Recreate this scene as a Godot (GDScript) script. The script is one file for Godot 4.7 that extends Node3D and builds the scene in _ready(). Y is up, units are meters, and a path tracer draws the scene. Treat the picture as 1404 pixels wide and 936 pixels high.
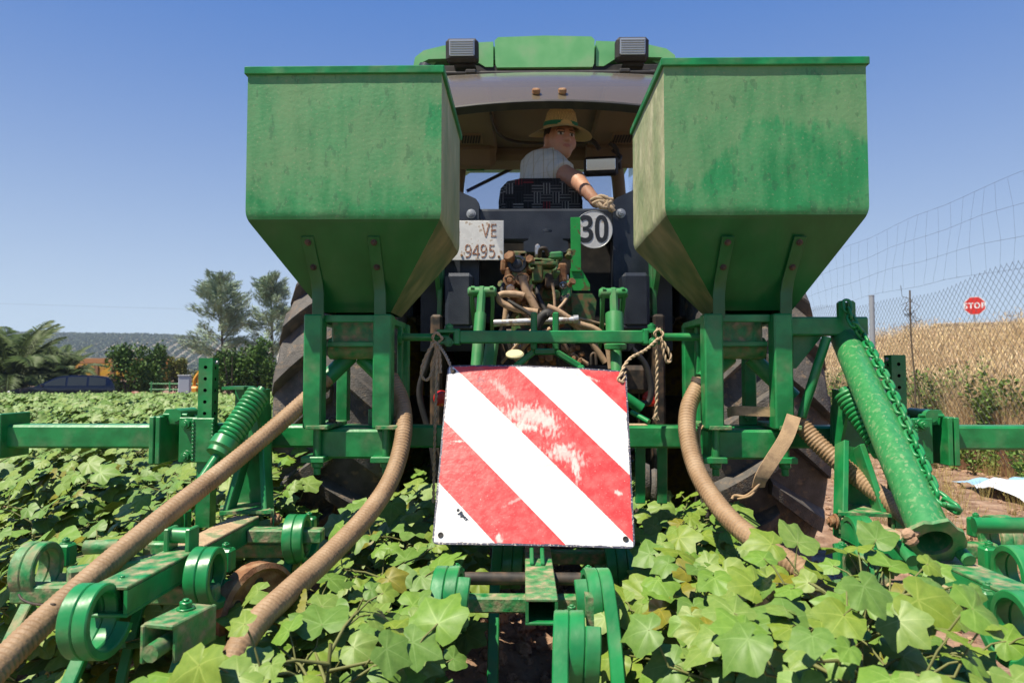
extends Node3D
# A cultivator with two fertiliser hoppers behind a tractor in a cotton field.
const FOCAL := 936.0
const EYE := Vector3(0, 1.05, 0)
const PITCH := 0.04697
const YAW := 0.01709
const SUN_FROM := Vector3(-1.05, 2.5, 0.72)
var M := {}
var taken := {}
var rng := RandomNumberGenerator.new()
var group_no := 1


func _ready():
	var cam := Camera3D.new()
	cam.name = "camera"
	cam.fov = 53.13
	cam.near = 0.05
	cam.far = 4000.0
	var lens := CameraAttributesPhysical.new()
	lens.frustum_focal_length = 24.0
	lens.frustum_focus_distance = 1.9
	lens.exposure_aperture = 7.0
	lens.frustum_near = 0.05
	lens.frustum_far = 4000.0
	cam.attributes = lens
	cam.fov = 53.13
	cam.position = EYE
	cam.basis = Basis(Vector3.UP, YAW) * Basis(Vector3.RIGHT, PITCH)
	add_child(cam)
	var env := Environment.new()
	env.background_mode = Environment.BG_SKY
	var sky := Sky.new()
	var sm := ProceduralSkyMaterial.new()
	sm.sky_top_color = Color(0.12, 0.35, 0.635)
	sm.sky_horizon_color = Color(0.7, 0.76, 0.8)
	sm.sky_curve = 0.19
	sm.ground_bottom_color = Color(0.4, 0.36, 0.28)
	sm.ground_horizon_color = Color(0.67, 0.73, 0.78)
	sm.sun_angle_max = 1.0
	sky.sky_material = sm
	env.sky = sky
	env.tonemap_mode = Environment.TONE_MAPPER_LINEAR
	env.tonemap_exposure = 1.56
	env.fog_enabled = true
	env.fog_density = 0.0004
	env.fog_light_color = Color(0.78, 0.86, 0.95)
	env.sdfgi_enabled = true
	env.ssao_enabled = true
	env.ssil_enabled = true
	var we := WorldEnvironment.new()
	we.name = "world"
	we.environment = env
	add_child(we)
	var sun := DirectionalLight3D.new()
	sun.name = "sun"
	sun.light_energy = 1.6
	sun.light_color = Color(1.0, 0.96, 0.88)
	sun.light_angular_distance = 0.5
	sun.shadow_enabled = true
	sun.basis = Basis.looking_at(-SUN_FROM.normalized(), Vector3.UP)
	add_child(sun)
	rng.seed = 11
	materials()
	setting()
	background_left()
	background_right()
	cotton_field()
	tractor()
	driver()
	cultivator()
	loose_things()


# ---------------------------------------------------------------- helpers
func at(u: float, v: float, d: float) -> Vector3:
	# the point d metres ahead that the survey of the photograph puts at (u, v)
	var r: Vector3 = Basis(Vector3.UP, YAW) * Basis(Vector3.RIGHT, PITCH) * Vector3((u - 702.0) / FOCAL, (468.0 - v) / FOCAL, -1.0)
	return EYE + r * (d / -r.z)


func rf(a: float, b: float) -> float:
	return rng.randf_range(a, b)


func ST() -> SurfaceTool:
	var st := SurfaceTool.new()
	st.begin(Mesh.PRIMITIVE_TRIANGLES)
	st.set_smooth_group(0xFFFFFFFF)
	return st


func new_group(st: SurfaceTool):
	group_no += 1
	st.set_smooth_group(group_no)


func flat(st: SurfaceTool):
	st.set_smooth_group(0xFFFFFFFF)


func tri(st, a: Vector3, b: Vector3, c: Vector3):
	st.add_vertex(a)
	st.add_vertex(b)
	st.add_vertex(c)


func quad(st, a, b, c, d):
	tri(st, a, b, c)
	tri(st, a, c, d)


func face(st, pts: Array, inside: Vector3):
	# a convex polygon turned away from the point inside
	var mid := Vector3.ZERO
	for p in pts:
		mid += p
	mid /= pts.size()
	var n: Vector3 = (pts[0] - pts[2]).cross(pts[0] - pts[1])
	if n.dot(mid - inside) < 0.0:
		pts.reverse()
	for i in range(1, pts.size() - 1):
		tri(st, pts[0], pts[i], pts[i + 1])


func box(st, t: Transform3D, s: Vector3, bev := 0.0):
	var h := s * 0.5
	var c := t.origin
	flat(st)
	var b: float = minf(bev, minf(h.x, minf(h.y, h.z)) * 0.95)
	if b <= 0.0:
		for ax in 3:
			for sg in [-1.0, 1.0]:
				var ps := []
				for k in [[-1, -1], [1, -1], [1, 1], [-1, 1]]:
					var p := Vector3.ZERO
					p[ax] = h[ax] * sg
					p[(ax + 1) % 3] = h[(ax + 1) % 3] * k[0]
					p[(ax + 2) % 3] = h[(ax + 2) % 3] * k[1]
					ps.append(t * p)
				face(st, ps, c)
		return
	for ax in 3:
		var a1 := (ax + 1) % 3
		var a2 := (ax + 2) % 3
		for sg in [-1.0, 1.0]:
			var ps := []
			for k in [[-1, -1], [1, -1], [1, 1], [-1, 1]]:
				var p := Vector3.ZERO
				p[ax] = h[ax] * sg
				p[a1] = (h[a1] - b) * k[0]
				p[a2] = (h[a2] - b) * k[1]
				ps.append(t * p)
			face(st, ps, c)
		for s1 in [-1.0, 1.0]:
			for s2 in [-1.0, 1.0]:
				var ps := []
				for k in [[-1, 0], [1, 0], [1, 1], [-1, 1]]:
					var p := Vector3.ZERO
					p[ax] = (h[ax] - b) * k[0]
					p[a1] = (h[a1] - (b if k[1] == 1 else 0.0)) * s1
					p[a2] = (h[a2] - (0.0 if k[1] == 1 else b)) * s2
					ps.append(t * p)
				face(st, ps, c)
	for sx in [-1.0, 1.0]:
		for sy in [-1.0, 1.0]:
			for sz in [-1.0, 1.0]:
				var q := Vector3(h.x * sx, h.y * sy, h.z * sz)
				face(st, [t * (q - Vector3(0, b * sy, b * sz)), t * (q - Vector3(b * sx, 0, b * sz)), t * (q - Vector3(b * sx, b * sy, 0))], c)


func span(a: Vector3, b: Vector3, up := Vector3.UP) -> Transform3D:
	var z := (b - a).normalized()
	if absf(z.dot(up)) > 0.98:
		up = Vector3.BACK if absf(z.z) < 0.9 else Vector3.UP
	var x := up.cross(z).normalized()
	return Transform3D(Basis(x, z.cross(x), z), (a + b) * 0.5)


func beam(st, a: Vector3, b: Vector3, w: float, h: float, bev := 0.003, up := Vector3.UP):
	box(st, span(a, b, up), Vector3(w, h, a.distance_to(b)), bev)


func curve(pts: Array, per := 8) -> Array:
	var out := []
	var n := pts.size()
	for i in n - 1:
		var p0: Vector3 = pts[maxi(i - 1, 0)]
		var p1: Vector3 = pts[i]
		var p2: Vector3 = pts[i + 1]
		var p3: Vector3 = pts[mini(i + 2, n - 1)]
		for k in per:
			out.append(p1.cubic_interpolate(p2, p0, p3, float(k) / per))
	out.append(pts[n - 1])
	return out


func even(pts: Array, step: float) -> Array:
	# the same path with points an even step apart
	var out := [pts[0]]
	var left := step
	for i in pts.size() - 1:
		var a: Vector3 = pts[i]
		var b: Vector3 = pts[i + 1]
		var l := a.distance_to(b)
		var s := left
		while s <= l:
			out.append(a.lerp(b, s / l))
			s += step
		left = s - l
	return out


func tube(st, pts: Array, r, sides := 10, caps := true):
	var n := pts.size()
	var rings := []
	var t0: Vector3 = (pts[1] - pts[0]).normalized()
	var nx: Vector3 = t0.cross(Vector3.UP if absf(t0.y) < 0.9 else Vector3.RIGHT).normalized()
	for i in n:
		var tg: Vector3 = (pts[mini(i + 1, n - 1)] - pts[maxi(i - 1, 0)]).normalized()
		nx = (nx - tg * nx.dot(tg)).normalized()
		var ny := tg.cross(nx)
		var rr: float = r if r is float else r[i]
		var ring := []
		for k in sides:
			var a := TAU * k / sides
			ring.append(pts[i] + (nx * cos(a) + ny * sin(a)) * rr)
		rings.append(ring)
	new_group(st)
	for i in n - 1:
		for k in sides:
			var k2 := (k + 1) % sides
			quad(st, rings[i][k], rings[i + 1][k], rings[i + 1][k2], rings[i][k2])
	if caps:
		flat(st)
		for k in range(1, sides - 1):
			tri(st, rings[0][0], rings[0][k], rings[0][k + 1])
			tri(st, rings[n - 1][0], rings[n - 1][k + 1], rings[n - 1][k])


func rod(st, a: Vector3, b: Vector3, r, sides := 10):
	tube(st, [a, b], r, sides)


func lathe(st, prof: Array, t: Transform3D, segs := 20):
	# prof: Vector2(radius, height), turned about the y axis of t
	new_group(st)
	for i in prof.size() - 1:
		var p: Vector2 = prof[i]
		var q: Vector2 = prof[i + 1]
		if i > 0 and absf((p - prof[i - 1]).angle_to(q - p)) > 0.5:
			new_group(st)
		for k in segs:
			var a := TAU * k / segs
			var b := TAU * ((k + 1) % segs) / segs
			var v1 := t * Vector3(p.x * cos(a), p.y, p.x * sin(a))
			var v2 := t * Vector3(p.x * cos(b), p.y, p.x * sin(b))
			var v3 := t * Vector3(q.x * cos(b), q.y, q.x * sin(b))
			var v4 := t * Vector3(q.x * cos(a), q.y, q.x * sin(a))
			if p.x > 0.00001:
				tri(st, v1, v2, v3)
			if q.x > 0.00001:
				tri(st, v1, v3, v4)
	flat(st)


func axis_t(o: Vector3, y: Vector3) -> Transform3D:
	y = y.normalized()
	var x := y.cross(Vector3.BACK if absf(y.z) < 0.9 else Vector3.RIGHT).normalized()
	return Transform3D(Basis(x, y, x.cross(y)), o)


func disc(st, o: Vector3, dir: Vector3, r: float, h: float, segs := 16, bev := 0.0015):
	# a short cylinder with a softened rim, from o along dir
	lathe(st, [Vector2(0, 0), Vector2(r - bev, 0), Vector2(r, bev), Vector2(r, h - bev), Vector2(r - bev, h), Vector2(0, h)], axis_t(o, dir), segs)


func bolt(st, o: Vector3, dir: Vector3, r: float):
	# washer, hexagon head and thread end
	disc(st, o, dir, r * 1.35, r * 0.3, 14, 0.0006)
	var y := dir.normalized()
	disc(st, o + y * r * 0.3, dir, r, r * 0.9, 6, r * 0.12)
	disc(st, o + y * r * 1.2, dir, r * 0.5, r * 0.35, 8, r * 0.08)


func prism(st, poly: Array, t: Transform3D, depth: float):
	# polygon in the xy plane of t, thickness along z, centred
	var pv := PackedVector2Array(poly)
	if Geometry2D.is_polygon_clockwise(pv):
		pv.reverse()
	var idx := Geometry2D.triangulate_polygon(pv)
	flat(st)
	var h := depth * 0.5
	for i in range(0, idx.size(), 3):
		var a := pv[idx[i]]
		var b := pv[idx[i + 1]]
		var c := pv[idx[i + 2]]
		if (b - a).cross(c - a) < 0.0:
			var s := b
			b = c
			c = s
		tri(st, t * Vector3(a.x, a.y, h), t * Vector3(c.x, c.y, h), t * Vector3(b.x, b.y, h))
		tri(st, t * Vector3(a.x, a.y, -h), t * Vector3(b.x, b.y, -h), t * Vector3(c.x, c.y, -h))
	for i in pv.size():
		var a := pv[i]
		var b := pv[(i + 1) % pv.size()]
		quad(st, t * Vector3(a.x, a.y, h), t * Vector3(b.x, b.y, h), t * Vector3(b.x, b.y, -h), t * Vector3(a.x, a.y, -h))


func slab(st, pts: Array, push: Vector3):
	# a convex outline given in space, thickened by push
	var mid := Vector3.ZERO
	for p in pts:
		mid += p
	mid = mid / pts.size() + push * 0.5
	flat(st)
	var far := []
	for p in pts:
		far.append(p + push)
	for i in pts.size():
		var j := (i + 1) % pts.size()
		face(st, [pts[i], pts[j], far[j], far[i]], mid)
	face(st, pts.duplicate(), mid)
	face(st, far, mid)


func ribbon(st, pts: Array, ax: Vector3, w: float, t: float, bev := 0.003):
	# a flat bar swept along pts; its width lies along ax
	var n := pts.size()
	var sec := [[w, t - bev], [w - bev, t], [-w + bev, t], [-w, t - bev], [-w, -t + bev], [-w + bev, -t], [w - bev, -t], [w, -t + bev]]
	var rings := []
	for i in n:
		var tg: Vector3 = (pts[mini(i + 1, n - 1)] - pts[maxi(i - 1, 0)]).normalized()
		var a := (ax - tg * ax.dot(tg)).normalized()
		var b := tg.cross(a)
		var ring := []
		for s in sec:
			ring.append(pts[i] + a * (s[0] * 0.5 if absf(s[0]) > 0.0 else 0.0) + b * s[1] * 0.5)
		rings.append(ring)
	for k in 8:
		new_group(st)
		var k2 := (k + 1) % 8
		for i in n - 1:
			quad(st, rings[i][k], rings[i + 1][k], rings[i + 1][k2], rings[i][k2])
	flat(st)
	for k in range(1, 7):
		tri(st, rings[0][0], rings[0][k], rings[0][k + 1])
		tri(st, rings[n - 1][0], rings[n - 1][k + 1], rings[n - 1][k])


func ordinal(n: int) -> String:
	# 1 first, 2 second ... 21 twenty-first
	var small := ["nearest", "second", "third", "fourth", "fifth", "sixth", "seventh", "eighth", "ninth", "tenth", "eleventh", "twelfth", "thirteenth", "fourteenth", "fifteenth", "sixteenth", "seventeenth", "eighteenth", "nineteenth"]
	if n < 20:
		return small[n - 1]
	var tens := ["twent", "thirt", "fort", "fift", "sixt", "sevent", "eight", "ninet"]
	var t: String = tens[mini(n / 10 - 2, 7)]
	return t + "ieth" if n % 10 == 0 else t + "y-" + ("first" if n % 10 == 1 else small[n % 10 - 1])


func numbered(called: String) -> String:
	taken[called] = taken.get(called, 0) + 1
	return called if taken[called] == 1 else "%s_%03d" % [called, taken[called] - 1]


func thing(called: String, label: String, category: String, pos := Vector3.ZERO, group := "") -> Node3D:
	var o := Node3D.new()
	o.name = numbered(called)
	add_child(o)
	o.position = pos
	metas(o, label, category, group)
	return o


func metas(o, label, category, group := "", kind := ""):
	if label:
		o.set_meta("label", label)
	if category:
		o.set_meta("category", category)
	if group:
		o.set_meta("group", group)
	if kind:
		o.set_meta("kind", kind)


func part(called: String, st: SurfaceTool, m: Material, parent: Node3D) -> MeshInstance3D:
	st.generate_normals()
	return mesh_part(called, st.commit(), m, parent)


func mesh_part(called: String, me: Mesh, m: Material, parent: Node3D) -> MeshInstance3D:
	var o := MeshInstance3D.new()
	o.name = called
	o.mesh = me
	o.material_override = m
	parent.add_child(o, true)
	# meshes are written in scene coordinates; keep them there whatever stands above
	o.position = -base_of(parent)
	return o


func base_of(p: Node) -> Vector3:
	var off := Vector3.ZERO
	while p != self:
		off += p.position
		p = p.get_parent()
	return off


func hold(called: String, parent: Node3D, where := Vector3.ZERO) -> Node3D:
	# a part that is made of sub-parts
	var o := Node3D.new()
	o.name = called
	parent.add_child(o, true)
	return o


func single(called: String, st: SurfaceTool, m: Material, label: String, category: String, group := "") -> MeshInstance3D:
	var o := part(numbered(called), st, m, self)
	metas(o, label, category, group)
	return o


func structure(called: String, st: SurfaceTool, m: Material) -> MeshInstance3D:
	var o := part(numbered(called), st, m, self)
	o.set_meta("kind", "structure")
	return o


func lettering(words: String, size: float, m: Material, parent: Node3D, t: Transform3D, font := "Droid Sans", bold := 400, called := "lettering"):
	var tm := TextMesh.new()
	var f := SystemFont.new()
	f.font_names = PackedStringArray([font])
	f.font_weight = bold
	tm.font = f
	tm.text = words
	tm.font_size = 64
	tm.pixel_size = size / 46.0
	tm.depth = 0.002
	var o := MeshInstance3D.new()
	o.name = called
	o.mesh = tm
	o.material_override = m
	o.transform = Transform3D(t.basis, t.origin - base_of(parent))
	parent.add_child(o, true)
	return o


# ---------------------------------------------------------------- materials
func lin(r: float, g: float, b: float) -> Color:
	return Color(r, g, b).linear_to_srgb()


func noise_tex(sd: int, freq: float, ramp: Array, size := 512, octaves := 4, kind := FastNoiseLite.TYPE_SIMPLEX_SMOOTH) -> NoiseTexture2D:
	var n := FastNoiseLite.new()
	n.seed = sd
	n.noise_type = kind
	n.frequency = freq
	n.fractal_octaves = octaves
	var t := NoiseTexture2D.new()
	t.width = size
	t.height = size
	t.seamless = true
	t.noise = n
	if ramp:
		var g := Gradient.new()
		var offs := PackedFloat32Array()
		var cols := PackedColorArray()
		for r in ramp:
			offs.append(r[0])
			cols.append(r[1])
		g.offsets = offs
		g.colors = cols
		t.color_ramp = g
	return t


var bumps := {}


func bump_tex(sd: int, freq: float, size := 512, octaves := 5) -> NoiseTexture2D:
	# a few reliefs, from coarse to fine, serve all materials
	freq = 0.05 if freq < 0.075 else 0.09 if freq < 0.15 else 0.25
	if bumps.has(freq):
		return bumps[freq]
	var t := noise_tex(sd, freq, [], size, octaves)
	bumps[freq] = t
	t.as_normal_map = true
	t.bump_strength = 6.0
	return t


func plain(c: Color, rough := 0.6, metal := 0.0, spec := 0.5) -> StandardMaterial3D:
	var m := StandardMaterial3D.new()
	m.albedo_color = c
	m.roughness = rough
	m.metallic = metal
	m.metallic_specular = spec
	return m


func grey(x: float) -> Color:
	return Color(x, x, x)


func worn(base: Array, over: Color, t0: float, t1: float, amount: float, scale: Vector3, sd: int, rough0: float, rough1: float) -> StandardMaterial3D:
	# paint, rubber or cloth in two tones, with blotches of dust or rust lying on it
	var m := StandardMaterial3D.new()
	m.uv1_triplanar = true
	m.uv1_world_triplanar = true
	m.uv1_scale = scale
	if not sd in [21, 27, 31, 51, 111, 241]:
		# small or plain things: one pattern carries paint and dirt
		m.albedo_texture = noise_tex(sd, 0.014, [[0.2, base[0]], [t0, base[1]], [t1, base[1].lerp(over, amount)]], 384, 6)
		m.roughness = lerpf(rough0, rough1, 0.35)
		return m
	m.albedo_texture = noise_tex(sd, 0.012, [[0.3, base[0]], [0.7, base[1]]], 512, 5)
	m.uv2_triplanar = true
	m.uv2_world_triplanar = true
	m.detail_enabled = true
	m.detail_albedo = noise_tex(sd + 1, 0.03, [[0.2, over.darkened(0.12)], [0.8, over.lightened(0.1)]], 256, 4)
	m.detail_mask = noise_tex(sd + 2, 0.014, [[t0, Color(0, 0, 0)], [(t0 + t1) * 0.5, grey(amount * 0.35)], [t1, grey(amount)]], 512, 6)
	m.detail_uv_layer = BaseMaterial3D.DETAIL_UV_1
	m.roughness = 1.0
	m.roughness_texture = noise_tex(sd + 2, 0.014, [[t0, grey(rough0)], [t1, grey(rough1)]], 512, 6)
	m.roughness_texture_channel = BaseMaterial3D.TEXTURE_CHANNEL_RED
	return m


func relief(m: StandardMaterial3D, sd: int, freq: float, strength: float, size := 512):
	m.normal_enabled = true
	m.normal_texture = bump_tex(sd, freq, size)
	m.normal_scale = strength
	return m


func materials():
	var g0 := lin(0.008, 0.17, 0.045)
	var g1 := lin(0.014, 0.25, 0.068)
	var dust := lin(0.40, 0.28, 0.165)
	M.green = relief(worn([g0, g1], lin(0.2, 0.24, 0.12), 0.45, 1.0, 0.4, Vector3.ONE * 1.6, 21, 0.34, 0.6), 24, 0.05, 0.06)
	M.green_speckled = relief(worn([lin(0.03, 0.2, 0.06), lin(0.05, 0.25, 0.08)], lin(0.36, 0.36, 0.18), 0.68, 0.76, 0.55, Vector3.ONE * 9.0, 27, 0.35, 0.8), 24, 0.05, 0.12)
	M.green_dusty = relief(worn([g0, g1], dust, 0.22, 0.85, 0.95, Vector3.ONE * 4.0, 31, 0.4, 0.95), 34, 0.06, 0.25)
	M.green_shaded = relief(worn([lin(0.004, 0.085, 0.02), lin(0.007, 0.11, 0.028)], lin(0.05, 0.12, 0.05), 0.6, 0.95, 0.6, Vector3.ONE * 1.6, 38, 0.3, 0.4), 34, 0.05, 0.05)  # same green darkened: the shade under the hoppers is put into its colour
	M.dust = relief(worn([lin(0.36, 0.25, 0.145), lin(0.46, 0.33, 0.2)], lin(0.08, 0.18, 0.07), 0.62, 0.8, 0.6, Vector3.ONE * 2.6, 41, 0.9, 0.7), 44, 0.08, 0.4)
	M.green_side = relief(worn([lin(0.24, 0.3, 0.14), lin(0.3, 0.33, 0.17)], lin(0.48, 0.46, 0.28), 0.2, 0.9, 0.9, Vector3(1.3, 0.6, 1.3), 51, 0.55, 0.95), 54, 0.05, 0.15)
	M.tractor_green = worn([lin(0.02, 0.2, 0.05), lin(0.035, 0.25, 0.07)], lin(0.22, 0.24, 0.13), 0.42, 0.8, 0.6, Vector3.ONE * 1.5, 61, 0.35, 0.7)
	M.roof_green = worn([lin(0.13, 0.42, 0.15), lin(0.17, 0.46, 0.18)], lin(0.36, 0.44, 0.26), 0.5, 0.9, 0.5, Vector3.ONE * 0.9, 71, 0.35, 0.55)
	M.bright_green = worn([lin(0.01, 0.3, 0.05), lin(0.015, 0.36, 0.06)], lin(0.16, 0.09, 0.03), 0.68, 0.76, 0.8, Vector3.ONE * 3.0, 81, 0.4, 0.8)
	M.navy = relief(worn([lin(0.018, 0.024, 0.036), lin(0.026, 0.034, 0.048)], lin(0.16, 0.15, 0.14), 0.45, 1.0, 0.22, Vector3.ONE * 1.2, 91, 0.38, 0.6), 94, 0.2, 0.1)
	M.black = worn([lin(0.01, 0.01, 0.011), lin(0.016, 0.015, 0.015)], lin(0.14, 0.11, 0.08), 0.5, 0.9, 0.3, Vector3.ONE * 2.0, 101, 0.5, 0.9)
	M.rubber = relief(worn([lin(0.064, 0.06, 0.056), lin(0.11, 0.101, 0.092)], lin(0.3, 0.2, 0.12), 0.62, 0.75, 0.7, Vector3.ONE * 2.4, 111, 0.75, 0.95), 114, 0.09, 0.5)
	M.hose = relief(worn([lin(0.24, 0.145, 0.072), lin(0.32, 0.205, 0.11)], lin(0.38, 0.27, 0.165), 0.55, 0.85, 0.6, Vector3.ONE * 2.6, 121, 0.55, 0.75), 124, 0.1, 0.25)
	M.small_hose = worn([lin(0.33, 0.22, 0.13), lin(0.45, 0.31, 0.2)], lin(0.14, 0.09, 0.05), 0.6, 0.8, 0.6, Vector3.ONE * 4.0, 131, 0.6, 0.8)
	M.rust = relief(worn([lin(0.14, 0.06, 0.025), lin(0.26, 0.12, 0.05)], lin(0.38, 0.25, 0.14), 0.5, 0.75, 0.7, Vector3.ONE * 5.0, 141, 0.7, 0.95), 144, 0.1, 0.5)
	M.grease_green = worn([lin(0.03, 0.12, 0.035), lin(0.07, 0.16, 0.05)], lin(0.22, 0.12, 0.05), 0.42, 0.66, 0.9, Vector3.ONE * 4.0, 151, 0.4, 0.85)
	M.dark_iron = worn([lin(0.02, 0.018, 0.015), lin(0.045, 0.035, 0.026)], lin(0.17, 0.1, 0.055), 0.45, 0.75, 0.7, Vector3.ONE * 3.0, 161, 0.5, 0.9)
	M.steel = worn([lin(0.5, 0.5, 0.5), lin(0.62, 0.61, 0.6)], lin(0.2, 0.12, 0.06), 0.55, 0.75, 0.7, Vector3.ONE * 5.0, 171, 0.25, 0.7)
	M.steel.metallic = 0.85
	M.galvanised = plain(lin(0.36, 0.38, 0.4), 0.45, 0.4)
	M.wire = plain(lin(0.1, 0.1, 0.11), 0.6, 0.5)
	M.rope = worn([lin(0.4, 0.29, 0.17), lin(0.55, 0.42, 0.28)], lin(0.2, 0.13, 0.07), 0.5, 0.8, 0.5, Vector3.ONE * 14.0, 181, 0.9, 0.95)
	M.strap = relief(worn([lin(0.36, 0.24, 0.135), lin(0.44, 0.3, 0.17)], lin(0.2, 0.13, 0.08), 0.5, 0.8, 0.6, Vector3.ONE * 4.0, 191, 0.8, 0.95), 194, 0.3, 0.4, 256)
	M.liner = relief(plain(lin(0.17, 0.13, 0.075), 0.85), 204, 0.4, 0.3, 256)
	M.interior_dark = plain(lin(0.03, 0.026, 0.022), 0.7)
	M.white_plate = worn([lin(0.62, 0.62, 0.6), lin(0.72, 0.72, 0.7)], lin(0.3, 0.2, 0.12), 0.66, 0.82, 0.6, Vector3.ONE * 5.0, 211, 0.35, 0.7)
	M.plate_letter = worn([lin(0.2, 0.07, 0.03), lin(0.3, 0.12, 0.05)], lin(0.55, 0.5, 0.45), 0.5, 0.65, 0.8, Vector3.ONE * 14.0, 221, 0.6, 0.8)
	M.black_letter = plain(lin(0.02, 0.022, 0.026), 0.5)
	M.red_lens = plain(lin(0.5, 0.02, 0.015), 0.2)
	M.lamp_glass = relief(plain(lin(0.42, 0.43, 0.43), 0.12, 0.55), 231, 0.15, 0.4, 256)
	M.pale_cap = plain(lin(0.6, 0.55, 0.32), 0.6)
	var gl := plain(Color(0.55, 0.6, 0.58, 0.1), 0.04)
	gl.transparency = BaseMaterial3D.TRANSPARENCY_ALPHA
	M.glass = gl
	var dg := plain(lin(0.34, 0.27, 0.18), 0.2)
	dg.albedo_color.a = 0.3
	dg.transparency = BaseMaterial3D.TRANSPARENCY_ALPHA
	M.dusty_glass = dg
	var tg := plain(Color(0.08, 0.4, 0.95, 0.2), 0.3)
	tg.transparency = BaseMaterial3D.TRANSPARENCY_ALPHA
	M.tinted_glass = tg
	M.mirror = plain(lin(0.8, 0.82, 0.84), 0.03, 1.0)
	M.soil = relief(worn([lin(0.17, 0.095, 0.055), lin(0.3, 0.185, 0.115)], lin(0.4, 0.27, 0.18), 0.45, 0.75, 0.7, Vector3.ONE * 0.8, 241, 0.9, 0.98), 244, 0.06, 1.0)
	M.clod = relief(worn([lin(0.22, 0.125, 0.072), lin(0.36, 0.22, 0.14)], lin(0.44, 0.3, 0.2), 0.45, 0.7, 0.7, Vector3.ONE * 4.0, 251, 0.9, 0.98), 254, 0.1, 0.7)
	M.white = plain(lin(0.72, 0.72, 0.72), 0.5)
	M.stalk = plain(lin(0.16, 0.17, 0.05), 0.7)
	M.bark = plain(lin(0.1, 0.075, 0.05), 0.9)
	leaf_materials()


func leaf_materials():
	# the cotton leaf: mottled blade with pale veins that run to the lobe tips
	var n := FastNoiseLite.new()
	n.seed = 5
	n.frequency = 0.03
	n.fractal_octaves = 4
	var size := 256
	var im := Image.create(size, size, false, Image.FORMAT_RGB8)
	var tips := []
	for a in [0.0, 0.92, -0.92, 1.95, -1.95]:
		tips.append(Vector2(sin(a), cos(a)) * (1.0 if absf(a) < 1.5 else 0.65))
	for y in size:
		for x in size:
			var p := Vector2((x + 0.5) / size * 2.4 - 1.2, (y + 0.5) / size * 2.4 - 1.2)
			var v := n.get_noise_2d(x, y) * 0.5 + 0.5
			var c := Color(0.11, 0.195, 0.03).lerp(Color(0.185, 0.27, 0.055), v)
			var near := 9.0
			for t in tips:
				var s := clampf(p.dot(t) / t.length_squared(), 0.0, 1.0)
				var dd := p.distance_to(t * s)
				near = minf(near, dd / (0.032 * (1.15 - s)))
				# side veins
				if s > 0.05 and s < 0.95:
					var side: float = (p - t * s).length()
					var w := fposmod(s * 7.0 - side * 3.2, 1.0)
					if side < 0.3 and w < 0.07:
						c = c.lerp(Color(0.24, 0.33, 0.1), 0.2)
			if near < 1.0:
				c = c.lerp(Color(0.27, 0.35, 0.11), (1.0 - near) * 0.7)
			if n.get_noise_2d(x * 3.0 + 900.0, y * 3.0) > 0.62:
				c = c.lerp(Color(0.3, 0.22, 0.1), 0.35)
			im.set_pixel(x, y, c.linear_to_srgb())
	var tex := ImageTexture.create_from_image(im)
	var tints := [Color(1, 1, 1), Color(0.86, 0.93, 0.9), Color(1.0, 0.98, 0.8), Color(0.93, 1.0, 0.85), Color(1.0, 0.82, 0.5)]
	M.leaf = []
	for t in tints:
		var m := StandardMaterial3D.new()
		m.albedo_texture = tex
		m.albedo_color = t
		m.roughness = 0.5
		m.metallic_specular = 0.42
		m.backlight = Color(0.42, 0.5, 0.16)
		m.cull_mode = BaseMaterial3D.CULL_DISABLED
		M.leaf.append(m)
	var mm := StandardMaterial3D.new()
	mm.albedo_texture = tex
	mm.vertex_color_use_as_albedo = true
	mm.roughness = 0.55
	mm.backlight = Color(0.4, 0.5, 0.16)
	mm.cull_mode = BaseMaterial3D.CULL_DISABLED
	M.leaf_mix = mm


func foliage(c: Color, back: Color) -> StandardMaterial3D:
	var m := plain(Color.WHITE, 0.6, 0.0, 0.35)
	m.vertex_color_use_as_albedo = true
	m.albedo_color = c
	m.backlight = back
	m.cull_mode = BaseMaterial3D.CULL_DISABLED
	return m


# ---------------------------------------------------------------- the setting
var land := FastNoiseLite.new()
const ROW := 0.72
const ROW_AT := -0.33
const FENCE_X := 4.6


func ground_y(x: float, d: float) -> float:
	var y := 0.0
	var field := 1.0 - smoothstep(0.72, 1.2, x)
	y += 0.045 * cos(TAU * (x - ROW_AT) / ROW) * field * (1.0 - smoothstep(24.0, 26.0, d))
	y += land.get_noise_2d(x * 9.0, d * 9.0) * 0.03 + land.get_noise_2d(x * 2.0 + 50.0, d * 2.0) * 0.035
	y += 0.06 * smoothstep(1.4, 3.4, x)
	if x > FENCE_X + 0.05:
		y += 0.34 * smoothstep(FENCE_X + 0.05, FENCE_X + 0.12, x)
		y += 1.4 * smoothstep(5.2, 13.0, x) + land.get_noise_2d(x, d) * 0.12
	if x < 0.0:
		y -= 0.3 * smoothstep(8.0, 25.0, d)
	return y


func stops(list: Array) -> Array:
	# grid lines: [from, to, step] runs
	var out := []
	for s in list:
		var x: float = s[0]
		while x < s[1] - s[2] * 0.01:
			out.append(x)
			x += s[2]
	out.append(list[-1][1])
	return out


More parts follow.
